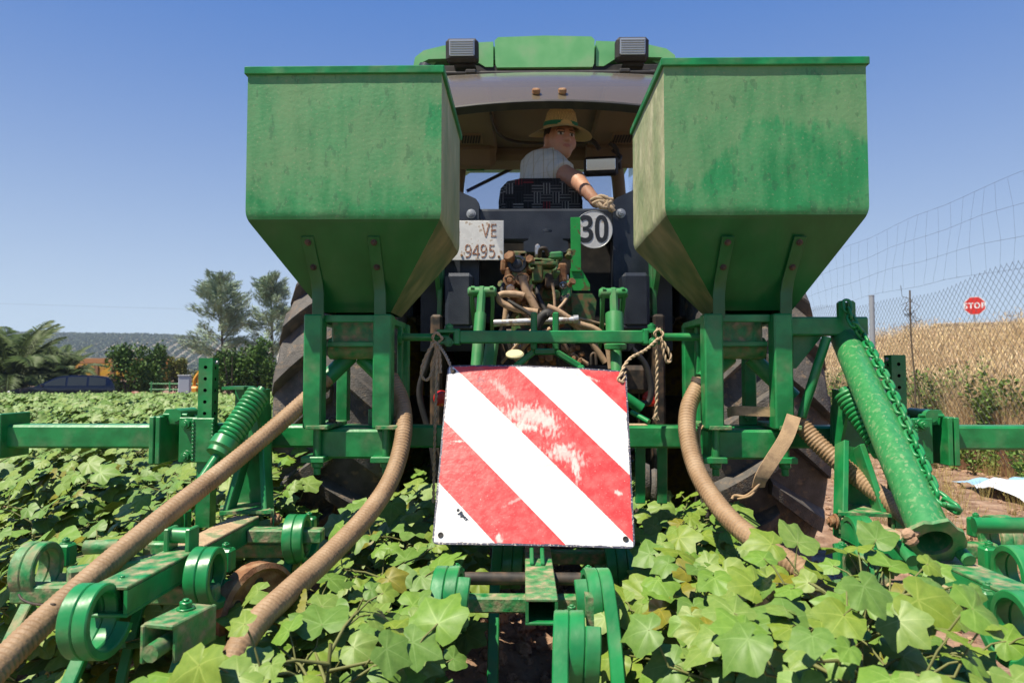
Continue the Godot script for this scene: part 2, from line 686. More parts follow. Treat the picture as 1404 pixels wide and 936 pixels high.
func setting():
	land.seed = 3
	land.frequency = 0.35
	land.fractal_octaves = 3
	var xs := stops([[-2500, -500, 500], [-500, -60, 40], [-60, -12, 2], [-12, -3.6, 0.3], [-3.6, 1.4, 0.035], [1.4, 4.64, 0.06], [4.64, 5.4, 0.04], [5.4, 16, 0.4], [16, 60, 4], [60, 500, 40], [500, 2500, 500]])
	var ds := stops([[-40, -4, 4], [-4, 0.3, 0.4], [0.3, 5.0, 0.035], [5.0, 10, 0.08], [10, 34, 0.4], [34, 80, 4], [80, 500, 40], [500, 2500, 500]])
	var st := ST()
	new_group(st)
	var pts := PackedVector3Array()
	for d in ds:
		for x in xs:
			pts.append(Vector3(x, ground_y(x, d), -d))
	for p in pts:
		st.add_vertex(p)
	var w := xs.size()
	for j in ds.size() - 1:
		for i in w - 1:
			var a := j * w + i
			st.add_index(a)
			st.add_index(a + w)
			st.add_index(a + 1)
			st.add_index(a + 1)
			st.add_index(a + w)
			st.add_index(a + w + 1)
	structure("ground", st, M.soil)
	clods()
	hill()


func lump(sd: int, rough: float) -> ArrayMesh:
	# one clod of earth
	var n := FastNoiseLite.new()
	n.seed = sd
	n.frequency = 0.9
	var sp := SphereMesh.new()
	sp.radius = 1.0
	sp.height = 2.0
	sp.radial_segments = 10
	sp.rings = 6
	var arr := sp.get_mesh_arrays()
	var v: PackedVector3Array = arr[Mesh.ARRAY_VERTEX]
	var ix: PackedInt32Array = arr[Mesh.ARRAY_INDEX]
	var st := ST()
	for i in ix:
		var p := v[i]
		p *= 1.0 + rough * n.get_noise_3dv(p * 1.6) + 0.3 * n.get_noise_3dv(p * 4.0)
		st.add_vertex(p * Vector3(1.0, 0.75, 0.9))
	st.generate_normals()
	return st.commit()


func scatter(called: String, me: Mesh, m: Material, list: Array, label: String, category: String, colors := []):
	var mm := MultiMesh.new()
	mm.transform_format = MultiMesh.TRANSFORM_3D
	mm.use_colors = colors.size() > 0
	mm.mesh = me
	mm.instance_count = list.size()
	for i in list.size():
		mm.set_instance_transform(i, list[i])
		if colors.size():
			mm.set_instance_color(i, colors[i])
	var o := MultiMeshInstance3D.new()
	o.name = numbered(called)
	o.multimesh = mm
	o.material_override = m
	add_child(o)
	metas(o, label, category, "", "stuff")
	return o


func clods():
	var sets := [[], [], []]
	for i in 5200:
		var x := 0.0
		var d := 0.0
		if i < 2600:
			x = rf(-0.38, 0.38) * 0.55 + [-1.41, -0.69, 0.03, 0.75, -2.13][i % 5]
			d = rf(0.9, 4.2)
		else:
			x = rf(0.9, 4.5)
			d = rf(1.6, 9.0)
		var s: float = 0.006 + 0.03 * pow(rng.randf(), 3.0)
		if i < 2600 and rng.randf() < 0.06:
			s = rf(0.03, 0.055)
		var b := Basis.from_euler(Vector3(rf(0, TAU), rf(0, TAU), rf(0, TAU))).scaled(Vector3(s, s * rf(0.6, 1.0), s))
		sets[i % 3].append(Transform3D(b, Vector3(x, ground_y(x, d) + s * 0.25, -d)))
	var names := ["crumbly reddish clods lying in the furrows and on bare soil", "small rounded lumps of dry earth in the furrows", "coarse pinkish lumps of dry soil along the fence strip"]
	for k in 3:
		scatter("soil_clods", lump(60 + k, 0.55), M.clod, sets[k], names[k], "soil")


func hill_y(x: float, d: float) -> float:
	# the olive hill far beyond the field
	var rise := smoothstep(330.0, 760.0, d)
	var crest := 43.0 - 15.0 * smoothstep(-430.0, -170.0, x) - 16.0 * smoothstep(-180.0, 250.0, x)
	var bumps := 1.6 * sin(x * 0.011 + 1.0) + 0.8 * sin(x * 0.031)
	return -2.0 + rise * (crest + bumps) - 12.0 * smoothstep(780.0, 1300.0, d)


func hill():
	var st := ST()
	new_group(st)
	var xs := stops([[-1100, 900, 25]])
	var ds := stops([[300, 1350, 25]])
	for d in ds:
		for x in xs:
			st.add_vertex(Vector3(x, hill_y(x, d), -d))
	var w := xs.size()
	for j in ds.size() - 1:
		for i in w - 1:
			var a := j * w + i
			for k in [a, a + w, a + 1, a + 1, a + w, a + w + 1]:
				st.add_index(k)
	var hm := worn([lin(0.34, 0.29, 0.2), lin(0.44, 0.36, 0.25)], lin(0.3, 0.28, 0.17), 0.4, 0.7, 0.7, Vector3.ONE * 0.01, 401, 0.9, 0.95)
	structure("hill", st, hm)
	# one olive tree: a lumpy grey-green crown on a short trunk, planted in straight lines
	var tr := ST()
	var r2 := RandomNumberGenerator.new()
	r2.seed = 8
	for i in 46:
		var p := Vector3(r2.randf_range(-1, 1), r2.randf_range(-0.8, 1), r2.randf_range(-1, 1))
		p = p.normalized() * r2.randf_range(0.5, 1.0) * Vector3(1.9, 1.5, 1.9) + Vector3(0, 2.4, 0)
		var a := Vector3(r2.randf_range(-1, 1), r2.randf_range(-1, 1), r2.randf_range(-1, 1)).normalized() * 1.0
		var b := a.cross(Vector3(r2.randf_range(-1, 1), 1, r2.randf_range(-1, 1))).normalized() * 0.9
		tr.set_color(Color(1, 1, 1).darkened(r2.randf() * 0.3))
		quad(tr, p - a, p - b, p + a, p + b)
	tr.set_color(Color(0.7, 0.6, 0.5))
	rod(tr, Vector3(0, -0.3, 0), Vector3(0, 1.8, 0), 0.25, 5)
	tr.generate_normals()
	var om := foliage(lin(0.2, 0.235, 0.135), Color(0, 0, 0))
	var list := []
	var cols := []
	var turn := 0.35
	for i in 260:
		for j in 130:
			var q := Vector2((i - 150) * 7.5, (j - 5) * 7.5).rotated(turn)
			var x := q.x - 150.0
			var d := 340.0 + q.y * 1.0
			if d < 350.0 or d > 900.0 or x / d < -0.95 or x / d > 0.12:
				continue
			x += rf(-0.7, 0.7)
			var s := rf(0.75, 1.1)
			list.append(Transform3D(Basis(Vector3.UP, rf(0, TAU)).scaled(Vector3.ONE * s), Vector3(x, hill_y(x, d), -d)))
			cols.append(Color(1, 1, 1).darkened(rf(0, 0.2)))
	scatter("olive_grove", tr.commit(), om, list, "far olive trees in lines across the hazy hill", "olive trees", cols)


# ---------------------------------------------------------------- cotton
func leaf_mesh(sd: int, rings: int) -> ArrayMesh:
	# a lobed cotton leaf, one unit from petiole to tip, tip along +z, upper side +y
	var r2 := RandomNumberGenerator.new()
	r2.seed = sd
	var shape := [[3.14, 0.1], [2.86, 0.4], [2.5, 0.56], [2.15, 0.66], [1.86, 0.69], [1.6, 0.67], [1.36, 0.73], [1.12, 0.86], [0.92, 0.95], [0.74, 0.86], [0.54, 0.75], [0.36, 0.8], [0.18, 0.92], [0.0, 1.06]]
	var ang := []
	var rad := []
	for s in shape:
		ang.append(-s[0])
		rad.append(s[1] * r2.randf_range(0.93, 1.07))
	for i in range(shape.size() - 2, 0, -1):
		ang.append(shape[i][0])
		rad.append(shape[i][1] * r2.randf_range(0.93, 1.07))
	var n := ang.size()
	var droop := r2.randf_range(0.08, 0.4)
	var fold := r2.randf_range(0.08, 0.34)
	var ph := r2.randf_range(0, TAU)
	var st := ST()
	new_group(st)
	var P := func(k: int, f: float):
		var a: float = ang[k]
		var r: float = rad[k] * f
		var y := -droop * r * r + fold * r * absf(sin(a)) + 0.07 * r * sin(a * 2.3 + ph) - 0.075 * r * (0.5 - 0.5 * cos(a * 6.8)) + 0.05 * r * r * sin(a * 9.0 + ph * 2.0)
		return Vector3(sin(a) * r, y, cos(a) * r)
	var put := func(v: Vector3):
		st.set_uv(Vector2(v.x / 2.4 + 0.5, v.z / 2.4 + 0.5))
		st.add_vertex(v)
	for k in n:
		var k2 := (k + 1) % n
		var steps := [0.0, 0.4, 0.75, 1.0] if rings > 1 else [0.0, 1.0]
		for i in steps.size() - 1:
			var a: Vector3 = P.call(k, steps[i])
			var b: Vector3 = P.call(k, steps[i + 1])
			var c: Vector3 = P.call(k2, steps[i + 1])
			var d: Vector3 = P.call(k2, steps[i])
			put.call(a)
			put.call(c)
			put.call(b)
			if i > 0:
				put.call(a)
				put.call(d)
				put.call(c)
	st.generate_normals()
	return st.commit()


func plant_plan(sd: int, h: float, leaves: int, leaf_k := 1.0) -> Dictionary:
	# where the stems and leaves of one cotton plant are
	var r2 := RandomNumberGenerator.new()
	r2.seed = sd
	var stems := []
	var out := []
	var lean := Vector3(r2.randf_range(-0.05, 0.05), 0, r2.randf_range(-0.05, 0.05))
	stems.append([[Vector3(0, -0.05, 0), Vector3(0, h * 0.5, 0) + lean, Vector3(0, h * 0.93, 0) + lean * 1.6], 0.006, 0.003])
	var nodes := int(leaves / 3.95)
	var turn := r2.randf() * TAU
	for i in nodes:
		var f := 0.22 + 0.76 * (i + r2.randf() * 0.6) / nodes
		turn += 2.4 + r2.randf_range(-0.3, 0.3)
		var reach: float = h * (0.29 * sin(PI * clampf((f - 0.02) * 0.92, 0.0, 1.0)) + 0.05) * r2.randf_range(0.75, 1.2)
		var base := Vector3(0, h * f * 0.93, 0) + lean * f * 1.6
		var dir := Vector3(cos(turn), 0, sin(turn))
		var rise := r2.randf_range(0.1, 0.55) * reach
		var tip := base + dir * reach + Vector3(0, rise, 0)
		var mid := base + dir * reach * 0.5 + Vector3(0, rise * 0.75, 0)
		stems.append([[base, mid, tip], 0.0032, 0.0018])
		var count := 4 if f < 0.85 else 3
		for k in count:
			if out.size() >= leaves:
				break
			var s := 1.0 if k == 0 else r2.randf_range(0.4, 0.9)
			var p0 := base.lerp(tip, s)
			var side := dir.rotated(Vector3.UP, r2.randf_range(-1.3, 1.3))
			var pet := side * r2.randf_range(0.02, 0.055) + Vector3(0, r2.randf_range(0.0, 0.06), 0)
			var p1 := p0 + pet
			p1.y = minf(p1.y, h * 1.02)
			stems.append([[p0, p0.lerp(p1, 0.5) + Vector3(0, 0.006, 0), p1], 0.0017, 0.0013])
			# blades turn their faces to the light and hang outwards
			var up := (Vector3(-0.28, 1.0, 0.5) + side * r2.randf_range(0.0, 0.45) + Vector3(r2.randf_range(-0.55, 0.55), 0, r2.randf_range(-0.55, 0.5))).normalized()
			var fwd := side.rotated(Vector3.UP, r2.randf_range(-0.7, 0.7))
			fwd = (fwd - up * fwd.dot(up)).normalized()
			var size: float = leaf_k * r2.randf_range(0.034, 0.07) * (0.72 if f > 0.93 else 1.0)
			out.append([Transform3D(Basis(up.cross(fwd), up, fwd).scaled_local(Vector3.ONE * size), p1), r2.randi() % 5, r2.randi() % 4])
	return {"stems": stems, "leaves": out}


func stem_mesh(plan: Dictionary, sides: int) -> ArrayMesh:
	var st := ST()
	for s in plan.stems:
		if s[1] < 0.002 and sides < 4:
			continue
		tube(st, s[0], [s[1], (s[1] + s[2]) * 0.5, s[2]], sides, false)
	st.generate_normals()
	return st.commit()


func whole_foliage(plan: Dictionary, meshes: Array) -> ArrayMesh:
	# all blades of a plant that stands too far off to tell them apart
	var v := PackedVector3Array()
	var n := PackedVector3Array()
	var uv := PackedVector2Array()
	var c := PackedColorArray()
	var tints := [Color(1, 1, 1), Color(0.75, 0.86, 0.8), Color(1.0, 0.95, 0.66), Color(0.85, 1.0, 0.72)]
	for l in plan.leaves:
		var arr: Array = meshes[l[1]].surface_get_arrays(0)
		var t: Transform3D = l[0]
		var vs: PackedVector3Array = arr[Mesh.ARRAY_VERTEX]
		var ns: PackedVector3Array = arr[Mesh.ARRAY_NORMAL]
		for i in vs.size():
			v.append(t * vs[i])
			n.append((t.basis * ns[i]).normalized())
			c.append(tints[l[2]])
		uv.append_array(arr[Mesh.ARRAY_TEX_UV])
	var out := []
	out.resize(Mesh.ARRAY_MAX)
	out[Mesh.ARRAY_VERTEX] = v
	out[Mesh.ARRAY_NORMAL] = n
	out[Mesh.ARRAY_TEX_UV] = uv
	out[Mesh.ARRAY_COLOR] = c
	var me := ArrayMesh.new()
	me.add_surface_from_arrays(Mesh.PRIMITIVE_TRIANGLES, out)
	return me


func cotton_field():
	rng.seed = 23
	var fine := []
	var coarse := []
	for k in 5:
		fine.append(leaf_mesh(300 + k, 2))
		coarse.append(leaf_mesh(300 + k, 1))
	# near plants: every blade is a leaf of its own
	var plans := []
	var stems := []
	for k in 7:
		var h := 0.565 + 0.02 * k
		plans.append(plant_plan(700 + k * 13, h, 215 if k > 4 else 150, 0.8 if k > 4 else 0.95))
		stems.append(stem_mesh(plans[k], 5))
	var no := 0
	var near := []
	var rows := [[-0.37, 0.9, 2.3, "row left of the striped board"], [0.44, 0.96, 2.3, "row right of the striped board"], [-1.09, 1.55, 2.7, "row under the left wing bar"], [-1.77, 1.9, 3.1, "second row beyond the left wing bar"]]
	var seen_rows := {}
	for r in rows:
		var d: float = r[1]
		var count := 0
		while d < r[2]:
			near.append([r[0] + rf(-0.035, 0.035), d, r[3], count, r[0]])
			d += ((0.115 if r[0] > 0.0 else 0.145) if d < 1.5 and absf(r[0]) < 0.5 else 0.225) + rf(-0.02, 0.03)
			count += 1
	var order := ["nearest", "second", "third", "fourth", "fifth", "sixth", "seventh", "eighth", "ninth", "tenth", "eleventh", "twelfth", "thirteenth"]
	for p in near:
		var k: int = rng.randi() % 7
		if p[1] < 1.25:
			k = 5 + no % 2 if p[4] > 0.0 and p[1] < 1.25 else 1 + no % 2
		elif p[4] > -0.5:
			k = no % 3 + (2 if p[1] > 1.8 else 0)
		var gy := ground_y(p[0], p[1])
		var words := "leafy green cotton plant, %s along the %s" % [order[mini(p[3], 12)], p[2]]
		var t := thing("cotton_plant", words, "cotton plant", Vector3(p[0], gy, -p[1]), "cotton plants in rows")
		var turn := Basis(Vector3.UP, rf(-0.55, 0.45))
		var sc := rf(0.93, 1.06)
		var st := MeshInstance3D.new()
		st.name = "stem"
		st.mesh = stems[k]
		st.material_override = M.stalk
		st.transform = Transform3D(turn.scaled(Vector3.ONE * sc), Vector3.ZERO)
		t.add_child(st)
		for l in plans[k].leaves:
			var o := MeshInstance3D.new()
			o.name = "leaf"
			o.mesh = fine[l[1]]
			var old: bool = (l[1] * 7 + l[2] * 3 + no + t.get_child_count()) % 23 == 0
			o.material_override = M.leaf[4 if old else (l[2] + no) % 4]
			o.transform = st.transform * l[0]
			t.add_child(o, true)
		no += 1
	# plants farther off: foliage and stem
	var far_mesh := []
	var far_stem := []
	for k in 5:
		var pl := plant_plan(900 + k * 7, 0.56 + 0.02 * k, 104)
		far_mesh.append(whole_foliage(pl, coarse))
		far_stem.append(stem_mesh(pl, 3))
	var spots := []
	for i in 44:
		var x := ROW_AT + ROW - ROW * i
		var d: float = 2.4 if i < 2 else 2.8 if i == 2 else 3.2 if i == 3 else 2.7 if i == 4 else maxf(2.2, -x * 1.1)
		while d < 25.0:
			if x / d > -1.05:
				var far := i >= 2 or d < 6.5
				if far:
					spots.append([x + rf(-0.04, 0.04), d, i])
			d += 0.25 + rf(-0.04, 0.05)
	spots.sort_custom(func(a, b): return a[1] - a[0] * 0.2 < b[1] - b[0] * 0.2)
	var sets := [[], [], [], [], []]
	var in_row := {}
	for i in spots.size():
		var x: float = spots[i][0]
		var d: float = spots[i][1]
		var k := i % 5
		var tr := Transform3D(Basis(Vector3.UP, rf(-0.9, 0.7)).scaled(Vector3.ONE * rf(0.88, 1.05)), Vector3(x, ground_y(x, d), -d))
		if i < 240:
			var r: int = spots[i][2]
			in_row[r] = in_row.get(r, 0) + 1
			var row_words := "row right of the striped board, between the tractor wheels" if r == 0 else "row left of the striped board, between the tractor wheels" if r == 1 else "%s row left of the left tractor wheel" % ordinal(r - 1).replace("nearest", "first")
			var t := thing("cotton_plant", "distant cotton plant, %s in the %s" % [ordinal(in_row[r]), row_words], "cotton plant", tr.origin, "cotton plants in rows")
			for q in [["foliage", far_mesh[k], M.leaf_mix], ["stem", far_stem[k], M.stalk]]:
				var o := MeshInstance3D.new()
				o.name = q[0]
				o.mesh = q[1]
				o.material_override = q[2]
				o.transform = Transform3D(tr.basis, Vector3.ZERO)
				t.add_child(o)
		else:
			sets[k].append(tr)
	for k in 5:
		scatter("cotton_crop", far_mesh[k], M.leaf_mix, sets[k], "distant green cotton rows stretching to the far hedge", "cotton crop")


# ---------------------------------------------------------------- tractor
const TX := 0.1          # the tractor's centre line
const WHEEL := Vector3(0.87, 0.83, -3.46)


func tyre_radius(a: float) -> float:
	return 0.797 - 0.05 * pow(absf(a) / 0.235, 2.4)


func lug_mesh(side: float) -> ArrayMesh:
	# one slanting tread bar, from the crown to the shoulder
	var st := ST()
	var rows := []
	for i in 9:
		var f := i / 8.0
		var a := -0.02 + 0.262 * f
		var phi := 0.215 * f + 0.035 * f * f
		var r0 := tyre_radius(minf(a, 0.236)) - 0.012
		var hgt := 0.066 * (0.8 if i == 0 else 1.0) + 0.006
		if i == 8:
			hgt = 0.03
			r0 -= 0.02
		var w := lerpf(0.052, 0.08, f) * 0.5 / 0.83
		var row := []
		for s in [[-1.35, 0.0], [-1.0, 0.9], [-0.86, 1.0], [0.86, 1.0], [1.0, 0.9], [1.35, 0.0]]:
			var ph: float = phi + s[0] * w
			var r: float = r0 + hgt * s[1]
			row.append(Vector3(a * side, r * cos(ph), r * sin(ph)))
		rows.append(row)
	var c := Vector3(0.11 * side, 0.8 * cos(0.11), 0.8 * sin(0.11))
	for k in 5:
		new_group(st)
		for i in 8:
			face(st, [rows[i][k], rows[i + 1][k], rows[i + 1][k + 1], rows[i][k + 1]], c)
	flat(st)
	face(st, rows[0].duplicate(), c)
	face(st, rows[8].duplicate(), c)
	st.generate_normals()
	return st.commit()


func wheel(parent: Node3D, at_x: float, size := 1.0, centre := WHEEL) -> Node3D:
	var w := Node3D.new()
	w.name = "wheel"
	w.position = Vector3(at_x, centre.y, centre.z) - base_of(parent)
	w.scale = Vector3.ONE * size
	parent.add_child(w, true)
	var st := ST()
	var prof := []
	for a in [-0.238, -0.225, -0.2, -0.15, -0.08, 0.0, 0.08, 0.15, 0.2, 0.225, 0.238]:
		prof.append(Vector2(tyre_radius(a) - (0.012 if absf(a) > 0.23 else 0.0), a))
	prof.push_front(Vector2(0.66, -0.25))
	prof.push_front(Vector2(0.54, -0.225))
	prof.push_front(Vector2(0.49, -0.2))
	prof.append(Vector2(0.66, 0.25))
	prof.append(Vector2(0.54, 0.225))
	prof.append(Vector2(0.49, 0.2))
	lathe(st, prof, Transform3D(Basis(Vector3.BACK, -PI / 2), Vector3.ZERO), 64)
	st.generate_normals()
	local_part("carcass", st.commit(), M.rubber, w)
	st = ST()
	lathe(st, [Vector2(0.5, -0.2), Vector2(0.47, -0.19), Vector2(0.44, -0.06), Vector2(0.3, -0.03), Vector2(0.12, 0.0), Vector2(0.12, 0.06), Vector2(0.0, 0.06)], Transform3D(Basis(Vector3.BACK, -PI / 2 if at_x > TX else PI / 2), Vector3.ZERO), 40)
	lathe(st, [Vector2(0.44, -0.06), Vector2(0.44, 0.19), Vector2(0.5, 0.2)], Transform3D(Basis(Vector3.BACK, -PI / 2 if at_x > TX else PI / 2), Vector3.ZERO), 40)
	st.generate_normals()
	local_part("rim", st.commit(), M.rim, w)
	var meshes := [lug_mesh(1.0), lug_mesh(-1.0)]
	for s in 2:
		for k in 21:
			var o := local_part("lug", meshes[s], M.rubber, w)
			o.rotation.x = TAU * (k + 0.5 * s + 0.14) / 21.0
	return w


func local_part(called: String, me: Mesh, m: Material, parent: Node3D) -> MeshInstance3D:
	var o := MeshInstance3D.new()
	o.name = called
	o.mesh = me
	o.material_override = m
	parent.add_child(o, true)
	return o


func mirrored(p: Vector3) -> Vector3:
	return Vector3(2.0 * TX - p.x, p.y, p.z)


func tractor():
	M.rim = worn([lin(0.4, 0.27, 0.02), lin(0.5, 0.34, 0.03)], lin(0.2, 0.13, 0.07), 0.45, 0.7, 0.7, Vector3.ONE * 2.0, 501, 0.5, 0.9)
	var T := thing("tractor", "green tractor seen from behind, hitched to the hopper frame", "tractor", Vector3(TX, 0, -3.46))
	metas(T, "green farm tractor seen from behind with open rear window and huge lugged tyres", "tractor")
	wheel(T, TX - WHEEL.x)
	wheel(T, TX + WHEEL.x)
	for s in [-1.0, 1.0]:
		var fw := wheel(T, TX + s * 0.78, 0.72, Vector3(0, 0.6, -5.9))
		fw.name = "front_wheel" if s < 0 else "front_wheel2"
	axle_and_body(T)
	cab(T)
	hydraulics(T)


func axle_and_body(T: Node3D):
	var st := ST()
	# rear axle trumpets and the transmission case
	lathe(st, [Vector2(0.11, -0.75), Vector2(0.11, -0.45), Vector2(0.19, -0.25), Vector2(0.19, 0.25), Vector2(0.11, 0.45), Vector2(0.11, 0.75)], Transform3D(Basis(Vector3.BACK, PI / 2), Vector3(TX, 0.83, -3.46)), 20)
	box(st, Transform3D(Basis(), Vector3(TX, 0.95, -3.6)), Vector3(0.46, 0.62, 1.1), 0.03)
	part("transmission_case", st, M.dark_iron, T)
	st = ST()
	box(st, Transform3D(Basis(), Vector3(TX, 1.05, -5.2)), Vector3(0.62, 0.5, 2.2), 0.06)
	part("engine_bonnet", st, M.tractor_green, T)
	st = ST()
	box(st, Transform3D(Basis(), Vector3(TX, 0.62, -5.7)), Vector3(1.5, 0.14, 0.2), 0.03)
	box(st, Transform3D(Basis(), Vector3(TX, 0.75, -4.9)), Vector3(0.4, 0.35, 2.2), 0.03)
	part("chassis", st, M.dark_iron, T)
	# mudguards over the inner half of each tyre
	for s in [-1.0, 1.0]:
		st = ST()
		var lo := []
		for i in 15:
			var phi := deg_to_rad(-70.0 + 112.0 * i / 14.0)
			lo.append(Vector3(0, 0.83 + 0.93 * cos(phi), -3.46 + 0.93 * sin(phi)))
		var path := []
		for p in lo:
			path.append(p + Vector3(TX + s * 0.62, 0, 0))
		ribbon(st, path, Vector3.RIGHT, 0.34, 0.02, 0.006)
		part("mudguard", st, M.tractor_green, T)
		# its inner side wall, down to the axle
		st = ST()
		var poly := [Vector2(0, 0)]
		for p in lo:
			poly.append(Vector2(p.z + 3.46, p.y - 0.83))
		prism(st, poly, Transform3D(Basis(Vector3(0, 0, 1), Vector3(0, 1, 0), Vector3(-1, 0, 0)), Vector3(TX + s * 0.47, 0.83, -3.46)), 0.02)
		part("mudguard_side", st, M.tractor_green, T)


func cab(T: Node3D):
	var st := ST()
	# navy panels below the rear window
	var d := 3.05
	var mid := Transform3D(Basis(), Vector3(TX, 1.72, -3.08))
	box(st, mid, Vector3(0.62, 0.15, 0.06), 0.012)
	part("rear_panel", st, M.navy, T)
	for s in [-1.0, 1.0]:
		st = ST()
		var f := func(p: Vector3): return p if s > 0 else mirrored(p)
		var a: Vector3 = at(842, 286, 3.03)
		var outline := []
		for q in [[0.40, 1.815], [0.415, 1.835], [0.62, 1.93], [0.66, 1.93], [0.66, 1.15], [0.40, 1.15]]:
			outline.append(Vector2((q[0] - TX) * s + TX, q[1]))
		prism(st, outline, Transform3D(Basis(), Vector3(0, 0, -3.08)), 0.1)
		var pn := part("corner_panel", st, M.navy, T)
		st = ST()
		bolt(st, Vector3(TX + s * 0.335, 1.765, -3.03), Vector3.BACK, 0.016)
		part("panel_bolt", st, M.galvanised, pn)
		st = ST()
		box(st, Transform3D(Basis(), Vector3(TX + s * 0.375, 1.36, -2.93)), Vector3(0.118, 0.235, 0.12), 0.016)
		box(st, Transform3D(Basis(), Vector3(TX + s * 0.375, 1.245, -2.935)), Vector3(0.122, 0.02, 0.12), 0.006)
		part("step_box", st, M.navy, T)
		st = ST()
		beam(st, Vector3(TX + s * 0.475, 1.02, -2.98), Vector3(TX + s * 0.455, 1.62, -2.95), 0.022, 0.05, 0.004)
		part("mudguard_edge", st, M.tractor_green, T)
		# cab posts
		st = ST()
		tube(st, curve([Vector3(TX + s * 0.58, 1.8, -3.12), Vector3(TX + s * 0.6, 2.2, -3.13), Vector3(TX + s * 0.56, 2.5, -3.15)], 4), 0.035, 8)
		part("rear_post", st, M.navy, T)
		st = ST()
		tube(st, curve([Vector3(TX + s * 0.6, 1.3, -4.72), Vector3(TX + s * 0.575, 2.1, -4.68), Vector3(TX + s * 0.53, 2.52, -4.6)], 4), 0.045, 8)
		part("front_post", st, M.liner, T)
		st = ST()
		box(st, Transform3D(Basis(), Vector3(TX + s * 0.62, 1.6, -3.9)), Vector3(0.04, 0.6, 1.7), 0.01)
		part("side_wall", st, M.navy, T)
		var gs := ST()
		box(gs, Transform3D(Basis(), Vector3(TX + s * 0.625, 2.18, -3.9)), Vector3(0.006, 0.55, 1.5))
		part("side_window", gs, M.glass, T)
	# floor of the cab and black bulkhead behind the lift gear
	st = ST()
	box(st, Transform3D(Basis(), Vector3(TX, 1.3, -3.95)), Vector3(1.2, 0.04, 1.6), 0.005)
	box(st, Transform3D(Basis(), Vector3(TX, 1.48, -3.2)), Vector3(0.66, 0.38, 0.03), 0.004)
	part("cab_floor", st, M.black, T)
	# windscreen
	st = ST()
	slab(st, [Vector3(TX - 0.53, 1.5, -4.76), Vector3(TX + 0.53, 1.5, -4.76), Vector3(TX + 0.5, 2.5, -4.62), Vector3(TX - 0.5, 2.5, -4.62)], Vector3(0, 0, -0.006))
	part("windscreen", st, M.tinted_glass, T)
	st = ST()
	rod(st, at(640, 262, 4.66), at(712, 226, 4.62), 0.012, 6)
	box(st, Transform3D(Basis(), at(714, 224, 4.6)), Vector3(0.12, 0.035, 0.04), 0.01)
	part("wiper", st, M.black, T)
	st = ST()
	box(st, Transform3D(Basis(), at(652, 225, 4.56)), Vector3(0.12, 0.09, 0.003))
	part("sun_film", st, M.tractor_green, T)
	st = ST()
	box(st, Transform3D(Basis(), at(690, 219, 4.55)), Vector3(0.035, 0.05, 0.02), 0.005)
	part("film_clip", st, M.black, T)
	# lining under the roof: a frame round a recessed panel
	st = ST()
	var y := 2.5
	box(st, Transform3D(Basis(), Vector3(TX - 0.42, y, -3.98)), Vector3(0.3, 0.05, 1.4), 0.012)
	box(st, Transform3D(Basis(), Vector3(TX + 0.46, y, -3.98)), Vector3(0.3, 0.05, 1.4), 0.012)
	box(st, Transform3D(Basis(), Vector3(TX + 0.02, y - 0.01, -4.5)), Vector3(1.1, 0.1, 0.26), 0.03)
	box(st, Transform3D(Basis(), Vector3(TX + 0.02, y + 0.03, -3.98)), Vector3(0.66, 0.03, 1.4), 0.004)
	box(st, Transform3D(Basis(Vector3.RIGHT, 0.5), Vector3(TX - 0.45, y - 0.04, -4.32)), Vector3(0.34, 0.16, 0.22), 0.03)
	box(st, Transform3D(Basis(Vector3.RIGHT, 0.5), Vector3(TX + 0.47, y - 0.04, -4.32)), Vector3(0.34, 0.16, 0.22), 0.03)
	part("roof_lining", st, M.liner, T)
	st = ST()
	var edge := [at(673, 155, 3.6), at(677, 172, 3.85), at(690, 182, 4.1), at(720, 185, 4.2), at(790, 183, 4.2), at(816, 178, 4.1), at(824, 160, 3.8)]
	var drop := []
	for p in edge:
		drop.append(Vector3(p.x, minf(p.y, 2.49), p.z))
	tube(st, curve(drop, 4), 0.009, 6)
	part("lining_trim", st, M.interior_dark, T)
	for q in [[646, 190], [854, 189]]:
		var v := hold("air_vent", T)
		st = ST()
		var c: Vector3 = at(q[0], q[1], 4.02)
		var tb := Basis(Vector3.RIGHT, 0.95)
		box(st, Transform3D(tb, c), Vector3(0.135, 0.075, 0.012), 0.006)
		part("vent_frame", st, M.liner, v)
		st = ST()
		for k in 7:
			beam(st, c + tb * Vector3(-0.056 + k * 0.0165, -0.026, 0.008), c + tb * Vector3(-0.045 + k * 0.0165, 0.026, 0.008), 0.009, 0.006, 0.0, tb * Vector3.BACK)
		part("vent_slats", st, M.interior_dark, v)
	# mirror with its dark frame
	st = ST()
	var mc: Vector3 = at(824, 228, 3.95)
	box(st, Transform3D(Basis(Vector3.UP, -0.12), mc), Vector3(0.2, 0.118, 0.03), 0.02)
	tube(st, curve([mc + Vector3(0.09, 0.03, -0.02), mc + Vector3(0.13, 0.09, -0.1), mc + Vector3(0.1, 0.2, -0.3)], 4), 0.012, 6)
	var mi := part("mirror", st, M.black, T)
	st = ST()
	box(st, Transform3D(Basis(Vector3.UP, -0.12) * Basis(Vector3.RIGHT, 0.17), mc + Vector3(-0.002, -0.004, 0.0165)), Vector3(0.168, 0.086, 0.004), 0.002)
	part("mirror_glass", st, M.mirror, mi)
	st = ST()
	for q in [[[806, 190], [815, 195], [822, 205]], [[836, 196], [846, 206], [850, 232]]]:
		var ps := []
		for k in q:
			ps.append(at(k[0], k[1], 4.05))
		tube(st, curve(ps, 4), 0.014, 6)
	part("cable", st, M.interior_dark, T)
	# roof shell: a raised middle piece and two drooping shoulders
	st = ST()
